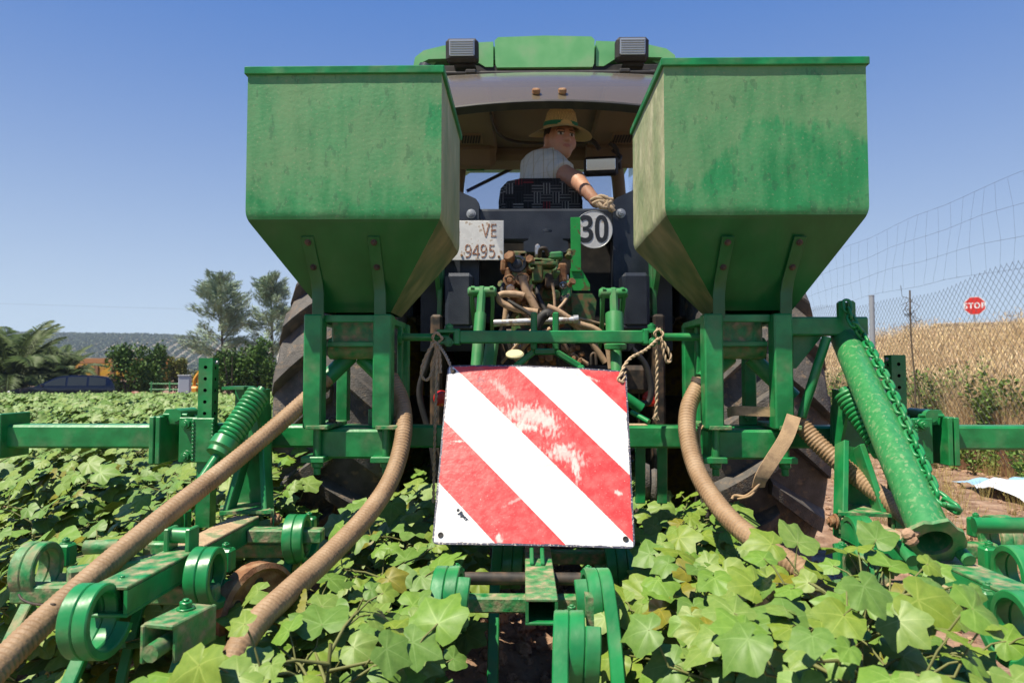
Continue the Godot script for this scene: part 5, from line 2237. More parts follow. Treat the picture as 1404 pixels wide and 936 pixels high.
func wing_parts(C: Node3D):
	for s in [-1.0, 1.0]:
		var W := hold("wing", C)
		var x0: float = -0.99 if s < 0 else 1.13
		var x1: float = -1.41 if s < 0 else 1.62
		var st := ST()
		box(st, Transform3D(Basis(), Vector3((x0 + x1) * 0.5, 0.879, -1.87)), Vector3(absf(x1 - x0), 0.063, 0.063), 0.006)
		part("wing_bar", st, M.green, W)
		st = ST()
		box(st, Transform3D(Basis(), Vector3(x1, 0.882, -1.87)), Vector3(0.014, 0.12, 0.11), 0.002)
		part("end_plate", st, M.green, W)
		# hinge: two flanges, ear and pin
		for k in 2:
			st = ST()
			box(st, Transform3D(Basis(), Vector3(x0 - s * (-0.004 + 0.017 * k), 0.872, -1.87)), Vector3(0.013, 0.126, 0.115), 0.002)
			part("hinge_flange", st, M.green, W)
		st = ST()
		var e: float = x0 - s * 0.02
		slab(st, [Vector3(e + s * 0.03, 0.913, -1.85), Vector3(e + s * 0.005, 0.953, -1.85), Vector3(e - s * 0.03, 0.953, -1.85), Vector3(e - s * 0.07, 0.913, -1.85)], Vector3(0, 0, -0.014))
		slab(st, [Vector3(e + s * 0.03, 0.913, -1.9), Vector3(e + s * 0.005, 0.953, -1.9), Vector3(e - s * 0.03, 0.953, -1.9), Vector3(e - s * 0.07, 0.913, -1.9)], Vector3(0, 0, -0.014))
		part("hinge_ear", st, M.green, W)
		st = ST()
		rod(st, Vector3(e - s * 0.03, 0.938, -1.83), Vector3(e - s * 0.03, 0.938, -1.93), 0.017, 14)
		rod(st, Vector3(e - s * 0.06, 0.938, -1.838), Vector3(e + s * 0.005, 0.938, -1.838), 0.005, 8)
		part("hinge_pin", st, M.green, W)
		# clamp with welds, bolts and the drilled post it holds
		var px: float = at(285, 600, 1.85).x if s < 0 else 1.005
		st = ST()
		box(st, Transform3D(Basis(), Vector3(px - 0.045 if s < 0 else px + 0.05, 0.872, -1.835)), Vector3(0.05, 0.12, 0.014), 0.002)
		box(st, Transform3D(Basis(), Vector3(px, 0.872, -1.822)), Vector3(0.06, 0.118, 0.008), 0.002)
		part("post_clamp", st, M.green, W)
		st = ST()
		for k in 11:
			for q in [-0.026, 0.026]:
				var b := Vector3(px + q, 0.822 + 0.01 * k, -1.8175)
				disc(st, b, Vector3.BACK, 0.0042, 0.003, 6, 0.001)
		part("weld_bead", st, M.green, W)
		for q in [0.915, 0.828]:
			st = ST()
			bolt(st, Vector3(px + s * 0.046, q, -1.828), Vector3.BACK, 0.0125)
			part("clamp_bolt", st, M.green, W)
		var top := 1.092 if s < 0 else 1.1
		var post := CSGBox3D.new()
		post.name = "drilled_post"
		post.size = Vector3(0.038, top - 0.64, 0.038)
		post.material = M.green
		W.add_child(post, true)
		post.position = Vector3(px, (top + 0.64) * 0.5, -1.845 - (0.0 if s < 0 else 0.02)) - base_of(W)
		for k in 6:
			for turn in 2:
				var hole := CSGCylinder3D.new()
				hole.name = "hole"
				hole.operation = CSGShape3D.OPERATION_SUBTRACTION
				hole.radius = 0.005
				hole.height = 0.1
				hole.sides = 10
				hole.material = M.black
				hole.rotation = Vector3(PI / 2, 0, 0) if turn == 0 else Vector3(0, 0, PI / 2)
				hole.position = Vector3(0, (top - 0.64) * 0.5 - 0.025 - 0.031 * k - 0.0012 * turn, 0)
				post.add_child(hole, true)
		st = ST()
		rod(st, Vector3(px - 0.025, top - 0.012, post.position.z + base_of(W).z), Vector3(px + 0.025, top - 0.012, post.position.z + base_of(W).z), 0.0055, 8)
		part("post_pin", st, M.galvanised, W)
		st = ST()
		beam(st, Vector3(px, 0.872, -1.9), Vector3(px - s * 0.12, 0.872, -1.93), 0.05, 0.08, 0.004)
		part("hinge_arm", st, M.green, W)


func gang_details(C: Node3D):
	var st := ST()
	# saddle with roller on the left beam
	for k in [-1.0, 1.0]:
		st = ST()
		box(st, Transform3D(Basis(), Vector3(-0.672 + k * 0.021, 0.727, -1.345)), Vector3(0.01, 0.044, 0.04), 0.002)
		part("saddle_plate", st, M.green, C)
	st = ST()
	rod(st, Vector3(-0.692, 0.733, -1.345), Vector3(-0.652, 0.733, -1.345), 0.015, 14)
	part("roller", st, M.green, C)
	# side bracket near the beam's end, with a bolt on top
	st = ST()
	box(st, Transform3D(Basis(Vector3.UP, -0.2), Vector3(-0.565, 0.653, -1.13)), Vector3(0.055, 0.008, 0.1), 0.002)
	box(st, Transform3D(Basis(Vector3.UP, -0.2), Vector3(-0.59, 0.625, -1.13)), Vector3(0.008, 0.06, 0.1), 0.002)
	box(st, Transform3D(Basis(Vector3.UP, -0.2), Vector3(-0.541, 0.625, -1.135)), Vector3(0.008, 0.06, 0.1), 0.002)
	part("side_bracket", st, M.green_dusty, C)
	st = ST()
	bolt(st, Vector3(-0.565, 0.657, -1.15), Vector3.UP, 0.011)
	part("bracket_bolt", st, M.green, C)
	st = ST()
	rod(st, Vector3(-0.575, 0.62, -1.06), Vector3(-0.56, 0.625, -1.2), 0.014, 10)
	part("bracket_pin", st, M.green_dusty, C)
	# arms across the left gang
	st = ST()
	beam(st, Vector3(-0.86, 0.668, -1.29), Vector3(-0.7, 0.668, -1.42), 0.04, 0.03, 0.004)
	rod(st, Vector3(-0.86, 0.71, -1.34), Vector3(-0.8, 0.71, -1.35), 0.014, 12)
	part("side_arm", st, M.green_dusty, C)
	st = ST()
	beam(st, Vector3(-0.64, 0.675, -1.6), Vector3(-0.47, 0.672, -1.61), 0.04, 0.03, 0.003)
	part("side_arm", st, M.green_dusty, C)
	# rusty gauge wheel beside the left gang
	var gw := hold("gauge_wheel", C)
	var gc := Vector3(-0.545, 0.565, -1.4)
	var t := axis_t(gc, Vector3(0.9, 0, 0.45))
	st = ST()
	lathe(st, [Vector2(0.09, -0.02), Vector2(0.1, -0.015), Vector2(0.1, 0.015), Vector2(0.09, 0.02), Vector2(0.083, 0.012), Vector2(0.05, 0.006), Vector2(0.02, 0.014), Vector2(0.0, 0.014)], t, 28)
	part("wheel_disc", st, M.rust, gw)
	for k in 6:
		st = ST()
		disc(st, t * Vector3(0.062 * cos(k * TAU / 6), 0.0085, 0.062 * sin(k * TAU / 6)), t.basis.y, 0.011, 0.0015, 12, 0.0003)
		part("wheel_opening", st, M.black, gw)
	# centre: hub plate, knob and stub axles
	st = ST()
	rod(st, Vector3(-0.14, 0.592, -1.55), Vector3(0.13, 0.592, -1.55), 0.014, 10)
	part("stub_axle", st, M.dark_iron, C)
	for k in [-0.012, 0.012]:
		st = ST()
		beam(st, Vector3(0.03 + k, 0.622, -1.545), Vector3(0.03 + k, 0.65, -1.615), 0.009, 0.012, 0.002)
		part("guide_rod", st, M.green, C)
	st = ST()
	slab(st, [at(803, 818, 1.2), at(814, 820, 1.2), at(815, 870, 1.2), at(812, 884, 1.2), at(806, 865, 1.2)], Vector3(0, 0, -0.03))
	part("share_plate", st, M.green_dusty, C)
	# right gang: cross member under the marker
	st = ST()
	beam(st, Vector3(0.66, 0.655, -1.27), Vector3(0.78, 0.655, -1.27), 0.045, 0.03, 0.004)
	part("side_arm", st, M.dust, C)
	st = ST()
	rod(st, Vector3(0.98, 0.72, -1.52), Vector3(1.08, 0.725, -1.5), 0.017, 12)
	part("cross_pin", st, M.green, C)
	st = ST()
	beam(st, Vector3(0.78, 0.64, -1.12), Vector3(0.92, 0.635, -1.12), 0.02, 0.02, 0.003)
	part("lower_rail", st, M.green, C)
	# press wheels hanging behind the board
	for q in [[898, 668], [884, 660]]:
		st = ST()
		var c: Vector3 = at(q[0], q[1], 2.25)
		lathe(st, [Vector2(0.0, -0.016), Vector2(0.055, -0.016), Vector2(0.062, 0.0), Vector2(0.055, 0.016), Vector2(0.0, 0.016)], axis_t(c, Vector3(1, 0, 0.15)), 24)
		part("press_wheel", st, M.rubber, C)
	for u in [878, 908, 628]:
		st = ST()
		beam(st, at(u, 612, 2.1), at(u, 690, 2.1), 0.03, 0.012, 0.002)
		part("wheel_arm", st, M.green, C)


func marker_arm(C: Node3D):
	var A := hold("marker_arm", C)
	var st := ST()
	var top: Vector3 = at(1158, 462, 1.87)
	var low: Vector3 = at(1281, 742, 1.27)
	var ax := (low - top).normalized()
	# the tube, hollow at its lower end
	lathe(st, [Vector2(0.0, 0.0), Vector2(0.034, 0.0), Vector2(0.0355, 0.004), Vector2(0.0355, top.distance_to(low)), Vector2(0.031, top.distance_to(low)), Vector2(0.03, top.distance_to(low) - 0.08), Vector2(0.0, top.distance_to(low) - 0.081)], axis_t(top, ax), 28)
	part("marker_tube", st, M.green_speckled, A)
	# flange with a chewed edge and two studs
	var t := axis_t(low - ax * 0.004, ax)
	var poly := []
	var hole := []
	for i in 26:
		var a := TAU * i / 26.0
		poly.append(Vector2(cos(a), sin(a)) * (0.051 + 0.003 * sin(i * 1.3) + 0.003 * cos(i * 2.1)))
	st = ST()
	for i in 26:
		var j := (i + 1) % 26
		var q := []
		for e in [[i, 1.0], [j, 1.0], [j, 0.0], [i, 0.0]]:
			var p: Vector2 = poly[e[0]] if e[1] > 0.5 else Vector2(cos(TAU * e[0] / 26.0), sin(TAU * e[0] / 26.0)) * 0.03
			q.append(t * Vector3(p.x, 0, p.y))
		var up := t.basis.y * 0.008
		quad(st, q[0], q[1], q[2], q[3])
		quad(st, q[0] + up, q[1] + up, q[2] + up, q[3] + up)
		quad(st, q[0], q[1], q[1] + up, q[0] + up)
		quad(st, q[3], q[2], q[2] + up, q[3] + up)
	part("marker_flange", st, M.green_dusty, A)
	for k in [-1.0, 1.0]:
		st = ST()
		rod(st, low + Vector3(k * 0.05, -0.012, -0.025), low + Vector3(k * 0.05, -0.03, 0.02), 0.012, 12)
		part("marker_stud", st, M.green, A)
	st = ST()
	for q in [[-1.0, 0.5, 0.3], [-0.9, 0.1, 0.5], [-0.75, 0.55, 0.1]]:
		lathe(st, [Vector2(0.0, -0.008), Vector2(0.011, -0.004), Vector2(0.012, 0.002), Vector2(0.007, 0.007), Vector2(0.0, 0.008)], axis_t(low + Vector3(q[0] * 0.05, q[1] * 0.03, q[2] * 0.02), Vector3(q[0], 1, q[1])), 7)
	part("mud", st, M.clod, A)
	# arm from the hopper stand, slotted chain lug, brace
	st = ST()
	box(st, Transform3D(Basis(), Vector3(at(1135, 447, 1.84).x, at(1135, 447, 1.84).y, -1.86)), Vector3(0.215, 0.05, 0.05), 0.004)
	part("support_arm", st, M.green, A)
	for u in [1156.0, 1168.5]:
		st = ST()
		var a: Vector3 = at(u - 5.2, 436, 1.835)
		var b: Vector3 = at(u + 4.8, 412, 1.835)
		slab(st, [Vector3(a.x, a.y, a.z), Vector3(b.x, a.y, a.z), Vector3(b.x, b.y - 0.006, a.z), Vector3(lerpf(a.x, b.x, 0.7), b.y, a.z), Vector3(lerpf(a.x, b.x, 0.3), b.y, a.z), Vector3(a.x, b.y - 0.006, a.z)], Vector3(0, 0, -0.014))
		part("chain_lug", st, M.green, A)
	st = ST()
	rod(st, at(1134, 462, 1.83), at(1099, 572, 1.84), 0.0125, 12)
	part("brace_rod", st, M.green, A)
	st = ST()
	slab(st, [at(1088, 460, 1.86), at(1128, 460, 1.86), at(1092, 505, 1.86), at(1088, 505, 1.86)], Vector3(0, 0, -0.01))
	part("gusset", st, M.green, A)


# ---------------------------------------------------------------- things tied, hung or dropped
func warning_board():
	var n := FastNoiseLite.new()
	n.seed = 9
	n.frequency = 0.02
	n.fractal_octaves = 5
	var sz := 560
	var im := Image.create(sz, sz, false, Image.FORMAT_RGB8)
	# rubbed and bleached patches: centre, radii, turn, strength
	var rubs := [[0.47, 0.31, 0.17, 0.06, 0.2, 0.8], [0.42, 0.37, 0.1, 0.025, 0.1, 1.0], [0.55, 0.33, 0.1, 0.06, 0.9, 0.9], [0.66, 0.52, 0.11, 0.045, 0.3, 0.75], [0.71, 0.58, 0.02, 0.1, -0.12, 1.0], [0.63, 0.5, 0.08, 0.03, -0.4, 0.9], [0.31, 0.15, 0.1, 0.02, 0.8, 0.5], [0.74, 0.05, 0.09, 0.012, 0.25, 0.9], [0.45, 0.27, 0.07, 0.008, 0.1, 0.9], [0.93, 0.72, 0.02, 0.012, 0.5, 1.0], [0.4, 0.78, 0.06, 0.008, -0.5, 0.5], [0.33, 0.97, 0.02, 0.03, 0.4, 1.0], [0.09, 0.46, 0.03, 0.006, 0.0, 0.9]]
	for y in sz:
		for x in sz:
			var p := Vector2(x + 0.5, y + 0.5) / sz
			var v := n.get_noise_2d(x, y)
			var fine := n.get_noise_2d(x * 6.0, y * 6.0 + 400.0)
			var s := fposmod(p.x - p.y + 0.68 + 0.0012 * fine, 0.703)
			var red := s < 0.347
			var c := Color(0.62, 0.05, 0.05) if red else Color(0.78, 0.77, 0.74)
			if red:
				c = c.lerp(Color(0.66, 0.12, 0.11), clampf(v + 0.35, 0.0, 1.0))
			var rub := 0.0
			for r in rubs:
				var q := (p - Vector2(r[0], r[1])).rotated(-r[4]) / Vector2(r[2], r[3])
				var l := q.length()
				if l < 1.6:
					rub = maxf(rub, r[5] * smoothstep(1.25, 0.3, l + 0.9 * n.get_noise_2d(x * 4.0, y * 1.6 + 40.0)))
			c = c.lerp(Color(0.74, 0.66, 0.6), rub * 0.85)
			# grime, specks and hair scratches
			if not red:
				c = c.lerp(Color(0.5, 0.42, 0.3), clampf((v - 0.25) * 0.5, 0.0, 0.2))
			if fine > 0.57:
				c = c.lerp(Color(0.74, 0.68, 0.6) if red else Color(0.45, 0.36, 0.25), 0.5)
			if absf(n.get_noise_2d(x * 0.35 + y * 0.3 + 1000.0, y * 3.0 - x * 2.2)) < 0.004:
				c = c.lerp(Color(0.75, 0.6, 0.55), 0.3)
			if p.distance_to(Vector2(0.2, 0.1)) < 0.05 and n.get_noise_2d(x * 3.0 - y * 2.0, y * 2.0) > 0.2:
				c = c.lerp(Color(0.12, 0.1, 0.12), 0.6)
			if p.distance_to(Vector2(0.4, 0.575)) < 0.012 or (absf(p.y - 0.585) < 0.012 and absf(p.x - 0.52) < 0.14 and v > 0.0):
				c = c.lerp(Color(0.55, 0.45, 0.25), 0.3)
			# the dark painted border, worn through in places
			var edge := minf(minf(p.x, 1.0 - p.x), minf(p.y, 1.0 - p.y))
			if edge < 0.009 + 0.004 * v:
				c = Color(0.07, 0.07, 0.1) if fine < 0.3 else Color(0.5, 0.45, 0.38)
			im.set_pixel(x, y, c.linear_to_srgb())
	var m := StandardMaterial3D.new()
	m.albedo_texture = ImageTexture.create_from_image(im)
	m.roughness = 0.45
	m.texture_repeat = false
	relief(m, 531, 0.03, 0.12)
	var TL: Vector3 = at(614, 501, 1.83)
	var TR: Vector3 = at(859, 509, 1.83)
	var BL: Vector3 = at(592, 746, 1.6)
	var BR: Vector3 = at(871, 752, 1.6)
	var nrm := (TR - TL).cross(BL - TL).normalized()
	if nrm.z < 0.0:
		nrm = -nrm
	var B := thing("warning_board", "square red and white striped warning board hung below the hoppers", "warning sign", (BL + BR) * 0.5)
	var st := ST()
	new_group(st)
	var N := 20
	var P := func(i: float, j: float):
		var a := TL.lerp(TR, i)
		var b := BL.lerp(BR, i)
		# slightly dished, with dented lower edge and rounded corners
		var p := a.lerp(b, j) + nrm * (0.014 * 4.0 * i * (1.0 - i) * (1.0 - j * 0.6))
		return p
	var square := func(i: float, j: float):
		var x := i * 2.0 - 1.0
		var y := j * 2.0 - 1.0
		var k := 0.055
		var cx := maxf(absf(x) - (1.0 - k), 0.0)
		var cy := maxf(absf(y) - (1.0 - k), 0.0)
		if cx > 0.0 and cy > 0.0:
			var l := Vector2(cx, cy)
			var want := k * minf(1.0, maxf(cx, cy) / k)
			l = l.normalized() * want
			return Vector2((1.0 - k + l.x) * signf(x), (1.0 - k + l.y) * signf(y)) * 0.5 + Vector2(0.5, 0.5)
		return Vector2(i, j)
	var cells := []
	for k in N + 1:
		cells.append(k / float(N))
	cells.insert(1, 0.0275)
	cells.insert(2, 0.014)
	cells.append(0.9725)
	cells.append(0.986)
	cells.sort()
	for side in 2:
		new_group(st)
		for i in cells.size() - 1:
			for j in cells.size() - 1:
				for e in [[0, 0], [1, 0], [1, 1], [0, 0], [1, 1], [0, 1]]:
					var uv: Vector2 = square.call(cells[i + e[0]], cells[j + e[1]])
					st.set_uv(uv)
					st.add_vertex(P.call(uv.x, uv.y) - nrm * 0.003 * side)
	flat(st)
	var rim := []
	for i in cells.size():
		rim.append(square.call(cells[i], 0.0))
	for i in range(1, cells.size()):
		rim.append(square.call(1.0, cells[i]))
	for i in range(cells.size() - 2, -1, -1):
		rim.append(square.call(cells[i], 1.0))
	for i in range(cells.size() - 2, 0, -1):
		rim.append(square.call(0.0, cells[i]))
	for i in rim.size():
		var a: Vector2 = rim[i]
		var b: Vector2 = rim[(i + 1) % rim.size()]
		st.set_uv(Vector2(0.5, 0.003))
		quad(st, P.call(a.x, a.y), P.call(b.x, b.y), P.call(b.x, b.y) - nrm * 0.003, P.call(a.x, a.y) - nrm * 0.003)
	part("board", st, m, B)
	for q in [[0.035, 0.04], [0.965, 0.04], [0.04, 0.955], [0.955, 0.955]]:
		st = ST()
		var c: Vector3 = P.call(q[0], q[1])
		lathe(st, [Vector2(0.0035, 0.0005), Vector2(0.004, 0.002), Vector2(0.0065, 0.002), Vector2(0.007, 0.0)], axis_t(c, nrm), 16)
		lathe(st, [Vector2(0.0, 0.0008), Vector2(0.0038, 0.0008)], axis_t(c, nrm), 16)
		part("eyelet", st, M.black, B)
	var tx := (TR - TL).normalized()
	var ty := nrm.cross(tx).normalized()
	lettering("Jiper", 0.0085, M.black_letter, B, Transform3D(Basis(tx, ty, nrm) * Basis(Vector3.BACK, -0.75), P.call(0.148, 0.86) + nrm * 0.0008), "Droid Serif", 700, "maker_mark")
	st = ST()
	disc(st, P.call(0.118, 0.83), nrm, 0.0038, 0.0008, 10, 0.0002)
	part("maker_dot", st, M.black_letter, B)


func rope_path(called: String, lists: Array, r: float, label: String):
	# twisted cord: two strands wound round one another
	var R := thing(called, label, "rope", at(lists[0][0][0], lists[0][0][1], lists[0][0][2]))
	for q in lists:
		var ps := []
		for k in q:
			ps.append(at(k[0], k[1], k[2]))
		var path := even(curve(ps, 8), r * 0.7)
		var st := ST()
		for s in 2:
			var tw := []
			for i in path.size():
				var tg: Vector3 = (path[mini(i + 1, path.size() - 1)] - path[maxi(i - 1, 0)]).normalized()
				var nx := tg.cross(Vector3(0.3, 0.2, 1.0)).normalized()
				var a := i * 0.55 + PI * s
				tw.append(path[i] + (nx * cos(a) + tg.cross(nx) * sin(a)) * r * 0.5)
			tube(st, tw, r * 0.62, 6)
		part("strand", st, M.rope, R)


func loose_things():
	warning_board()
	rope_path("rope", [[[598, 455, 1.955], [593, 463, 1.95], [598, 470, 1.96], [606, 464, 1.955], [598, 455, 1.955]], [[599, 470, 1.955], [608, 482, 1.9], [615, 495, 1.85], [621, 510, 1.815]], [[598, 468, 1.95], [588, 480, 1.94], [579, 500, 1.94], [578, 515, 1.94], [585, 521, 1.94], [592, 510, 1.94], [596, 490, 1.945], [598, 470, 1.95]], [[599, 470, 1.952], [603, 490, 1.945], [604, 512, 1.94]], [[599, 470, 1.948], [598, 530, 1.93], [596, 600, 1.92], [594, 690, 1.9]]], 0.0042, "frayed brown cord with a hanging loop at the board's upper left corner")
	rope_path("rope", [[[903, 450, 1.955], [898, 458, 1.95], [904, 466, 1.96], [909, 458, 1.95], [903, 450, 1.955]], [[903, 464, 1.95], [885, 480, 1.9], [866, 490, 1.86], [856, 502, 1.835], [851, 516, 1.815]], [[852, 512, 1.82], [848, 520, 1.812], [854, 523, 1.812], [857, 508, 1.835]], [[905, 462, 1.95], [914, 476, 1.95], [920, 490, 1.95], [916, 497, 1.95], [911, 486, 1.95], [907, 466, 1.95]], [[900, 466, 1.95], [901, 510, 1.95], [900, 560, 1.95], [899, 572, 1.95]]], 0.0046, "knotted brown cord tied from bar end to the board's upper right corner")
	var st := ST()
	# frayed end of the right cord
	for i in 9:
		rod(st, at(899.5, 564, 1.95), at(895 + i * 1.2, 574 + (i % 3), 1.95) + Vector3(0, 0, rf(-0.004, 0.004)), 0.0012, 4)
	single("rope_tassel", st, M.rope, "pale frayed tassel at the free end of the right cord", "rope")
	rope_path("rope", [[[812, 276, 3.03], [820, 270, 3.0], [832, 272, 2.99], [842, 276, 3.0]], [[814, 281, 3.0], [824, 275, 2.99], [835, 280, 2.99], [843, 282, 3.0]], [[818, 278, 2.99], [828, 284, 2.98], [838, 276, 2.99]], [[830, 270, 3.0], [836, 284, 2.98], [842, 290, 2.99]]], 0.013, "bundle of pale rope tied over the sill by the driver's hand")
	# tan webbing round the right stand, its tail hanging
	var W := thing("webbing_strap", "dusty tan webbing strap wrapped round the right hopper stand", "strap", at(1040, 660, 1.78))
	for q in [[[[998, 566, 1.9], [1010, 563, 1.86], [1040, 564, 1.85], [1070, 565, 1.84]], 0.026, Vector3.UP], [[[1089, 570, 1.79], [1078, 600, 1.77], [1058, 632, 1.76], [1044, 655, 1.76], [1040, 668, 1.77]], 0.036, Vector3(1, 0.45, 0)], [[[966, 580, 1.84], [958, 592, 1.83], [959, 620, 1.82], [965, 634, 1.82]], 0.02, Vector3(0.2, 0, 1)]]:
		var ps := []
		for k in q[0]:
			ps.append(at(k[0], k[1], k[2]))
		st = ST()
		ribbon(st, curve(ps, 6), q[2], q[1], 0.003, 0.001)
		part("band", st, M.strap, W)
	st = ST()
	tube(st, curve([at(1042, 662, 1.765), at(1034, 672, 1.76), at(1022, 680, 1.78), at(1008, 679, 1.8), at(1004, 684, 1.8)], 5), 0.004, 6)
	tube(st, curve([at(1040, 665, 1.765), at(1030, 679, 1.76), at(1012, 684, 1.79)], 5), 0.003, 6)
	part("tail", st, M.strap, W)
	# chain along the marker tube
	var chain := thing("chain", "green painted chain hanging from the slotted lug along the marker tube", "chain", at(1288, 700, 1.3))
	var pts := []
	# from the slot it lies along the tube's right flank, then loops at a stud
	for q in [[1161, 414, 1.825], [1164, 428, 1.815], [1171, 444, 1.795]]:
		pts.append(at(q[0], q[1], q[2]))
	var ta: Vector3 = at(1158, 462, 1.87)
	var tb: Vector3 = at(1281, 742, 1.27)
	for i in 9:
		var f := 0.06 + 0.1 * i
		pts.append(ta.lerp(tb, f) + Vector3(0.028, 0.018, 0.028) * (1.0 + 0.12 * sin(f * 5.0)))
	for q in [[0.02, -0.02, 0.03], [-0.005, -0.012, 0.05], [-0.012, 0.012, 0.05]]:
		pts.append(pts[11] + Vector3(q[0], q[1], q[2]) * 0.9)
	var path := even(curve(pts, 10), 0.0235)
	var lk := ST()
	var ring := []
	for i in 25:
		var a := TAU * i / 24.0
		ring.append(Vector3(0.0095 * sin(a), 0, (0.0095 * cos(a)) + 0.0085 * signf(cos(a)) * minf(1.0, absf(cos(a)) * 3.0)))
	tube(lk, ring, 0.0041, 8, false)
	lk.generate_normals()
	var lm := lk.commit()
	for i in path.size() - 1:
		var o := MeshInstance3D.new()
		o.name = "link"
		o.mesh = lm
		o.material_override = M.green
		var t := span(path[i], path[i + 1], Vector3(0.5, 0.6, 0.6))
		t.basis = t.basis * Basis(Vector3.BACK, PI * 0.5 * (i % 2) + 0.7)
		o.transform = Transform3D(t.basis, t.origin - chain.position)
		chain.add_child(o, true)
	# thin wire twisted round the left hose and tine
	st = ST()
	tube(st, curve([at(25, 815, 1.2), at(30, 822, 1.19), at(42, 827, 1.185), at(58, 829, 1.17), at(72, 828, 1.16), at(80, 832, 1.17)], 5), 0.0022, 5)
	single("tie_wire", st, M.dark_iron, "twisted wire tying the left hose to a spring tine", "wire")
	# plastic sack on the bare soil
	var sack := Image.create(256, 256, false, Image.FORMAT_RGB8)
	var n := FastNoiseLite.new()
	n.seed = 14
	n.frequency = 0.02
	for y in 256:
		for x in 256:
			var v := n.get_noise_2d(x, y)
			var c := Color(0.3, 0.52, 0.68) if y < 120 + x * 0.2 + v * 30.0 and not (x < 90 and y > 70) else Color(0.7, 0.72, 0.74)
			if y > 150 and y < 185 and x > 90 and fposmod(x * 0.05 + v, 1.0) < 0.6:
				c = Color(0.45, 0.46, 0.52)
			sack.set_pixel(x, y, c.linear_to_srgb())
	var sm := plain(Color.WHITE, 0.35)
	sm.albedo_texture = ImageTexture.create_from_image(sack)
	sm.cull_mode = BaseMaterial3D.CULL_DISABLED
	st = ST()
	new_group(st)
	var g := 26
	var spot := func(i: int, j: int):
		var fx := i / float(g)
		var fy := j / float(g)
		var x := 3.75 + fx * 1.0 + 0.05 * sin(fy * 9.0)
		var d := 6.1 - fy * 0.95 - 0.1 * sin(fx * 6.0)
		var y := ground_y(x, d) + 0.05 + 0.1 * sin(PI * fx) * sin(PI * fy) + 0.05 * n.get_noise_2d(fx * 130.0, fy * 130.0) + 0.12 * fy * (1.0 - fy) * sin(fx * 7.0 + 1.0)
		return Vector3(x, y, -d)
	for i in g:
		for j in g:
			for e in [[0, 0], [1, 0], [1, 1], [0, 0], [1, 1], [0, 1]]:
				st.set_uv(Vector2((i + e[0]) / float(g), (j + e[1]) / float(g)))
				st.add_vertex(spot.call(i + e[0], j + e[1]))
	single("plastic_sack", st, sm, "crumpled blue and white plastic sack lying on bare soil", "sack")


# ---------------------------------------------------------------- beyond the field, left
func leafy(sd: int, count: int, size: float, shape: Callable, slender := 0.5) -> ArrayMesh:
	# many small blades through a crown; shape(rng) gives [point, outward]
	var r2 := RandomNumberGenerator.new()
	r2.seed = sd
	var st := ST()
	for i in count:
		var q: Array = shape.call(r2)
		var p: Vector3 = q[0]
		var dir: Vector3 = (q[1] + Vector3(r2.randf_range(-1, 1), r2.randf_range(-0.8, 1), r2.randf_range(-1, 1)) * 0.9).normalized()
		var side := dir.cross(Vector3(r2.randf_range(-1, 1), r2.randf_range(-1, 1), r2.randf_range(-1, 1))).normalized()
		var s := size * r2.randf_range(0.6, 1.3)
		var tint := r2.randf_range(0.65, 1.15)
		st.set_color(Color(tint * r2.randf_range(0.9, 1.15), tint, tint * r2.randf_range(0.8, 1.0)))
		var a := p - dir * s * 0.5
		var b := p + dir * s * 0.5
		var w := side * s * 0.5 * slender
		tri(st, a, p + w, b)
		tri(st, a, b, p - w)
	st.generate_normals()
	return st.commit()


func bush(label: String, pos: Vector3, size: Vector3, m: Material, sd: int):
	var B := thing("bush", label, "bush", pos, "bushes along the far edge of the field")
	var r2 := RandomNumberGenerator.new()
	r2.seed = sd
	var lobes := []
	for i in 17:
		var a := r2.randf() * TAU
		var f := r2.randf()
		var rr: float = sqrt(r2.randf()) * (0.34 if f > 0.6 else 0.42)
		lobes.append([Vector3(cos(a) * rr, 0.2 + 0.62 * f, sin(a) * rr), r2.randf_range(0.14, 0.27)])
	var shape := func(r: RandomNumberGenerator):
		var l: Array = lobes[r.randi() % lobes.size()]
		var n := Vector3(r.randf_range(-1, 1), r.randf_range(-1, 1), r.randf_range(-1, 1)).normalized()
		var stray := 1.35 if r.randf() < 0.08 else 1.0
		return [(l[0] + n * l[1] * pow(r.randf(), 0.4) * stray) * size, n]
	local_part("crown", leafy(sd, 5200, 0.15, shape, 0.55), m, B)
	var st := ST()
	for i in 5:
		var a := r2.randf() * TAU
		tube(st, [Vector3(0, -0.3, 0), Vector3(cos(a) * 0.12, 0.35, sin(a) * 0.12) * size, Vector3(cos(a) * 0.25, 0.75, sin(a) * 0.25) * size], [0.05, 0.03, 0.012], 5, false)
	st.generate_normals()
	local_part("stem", st.commit(), M.bark, B)


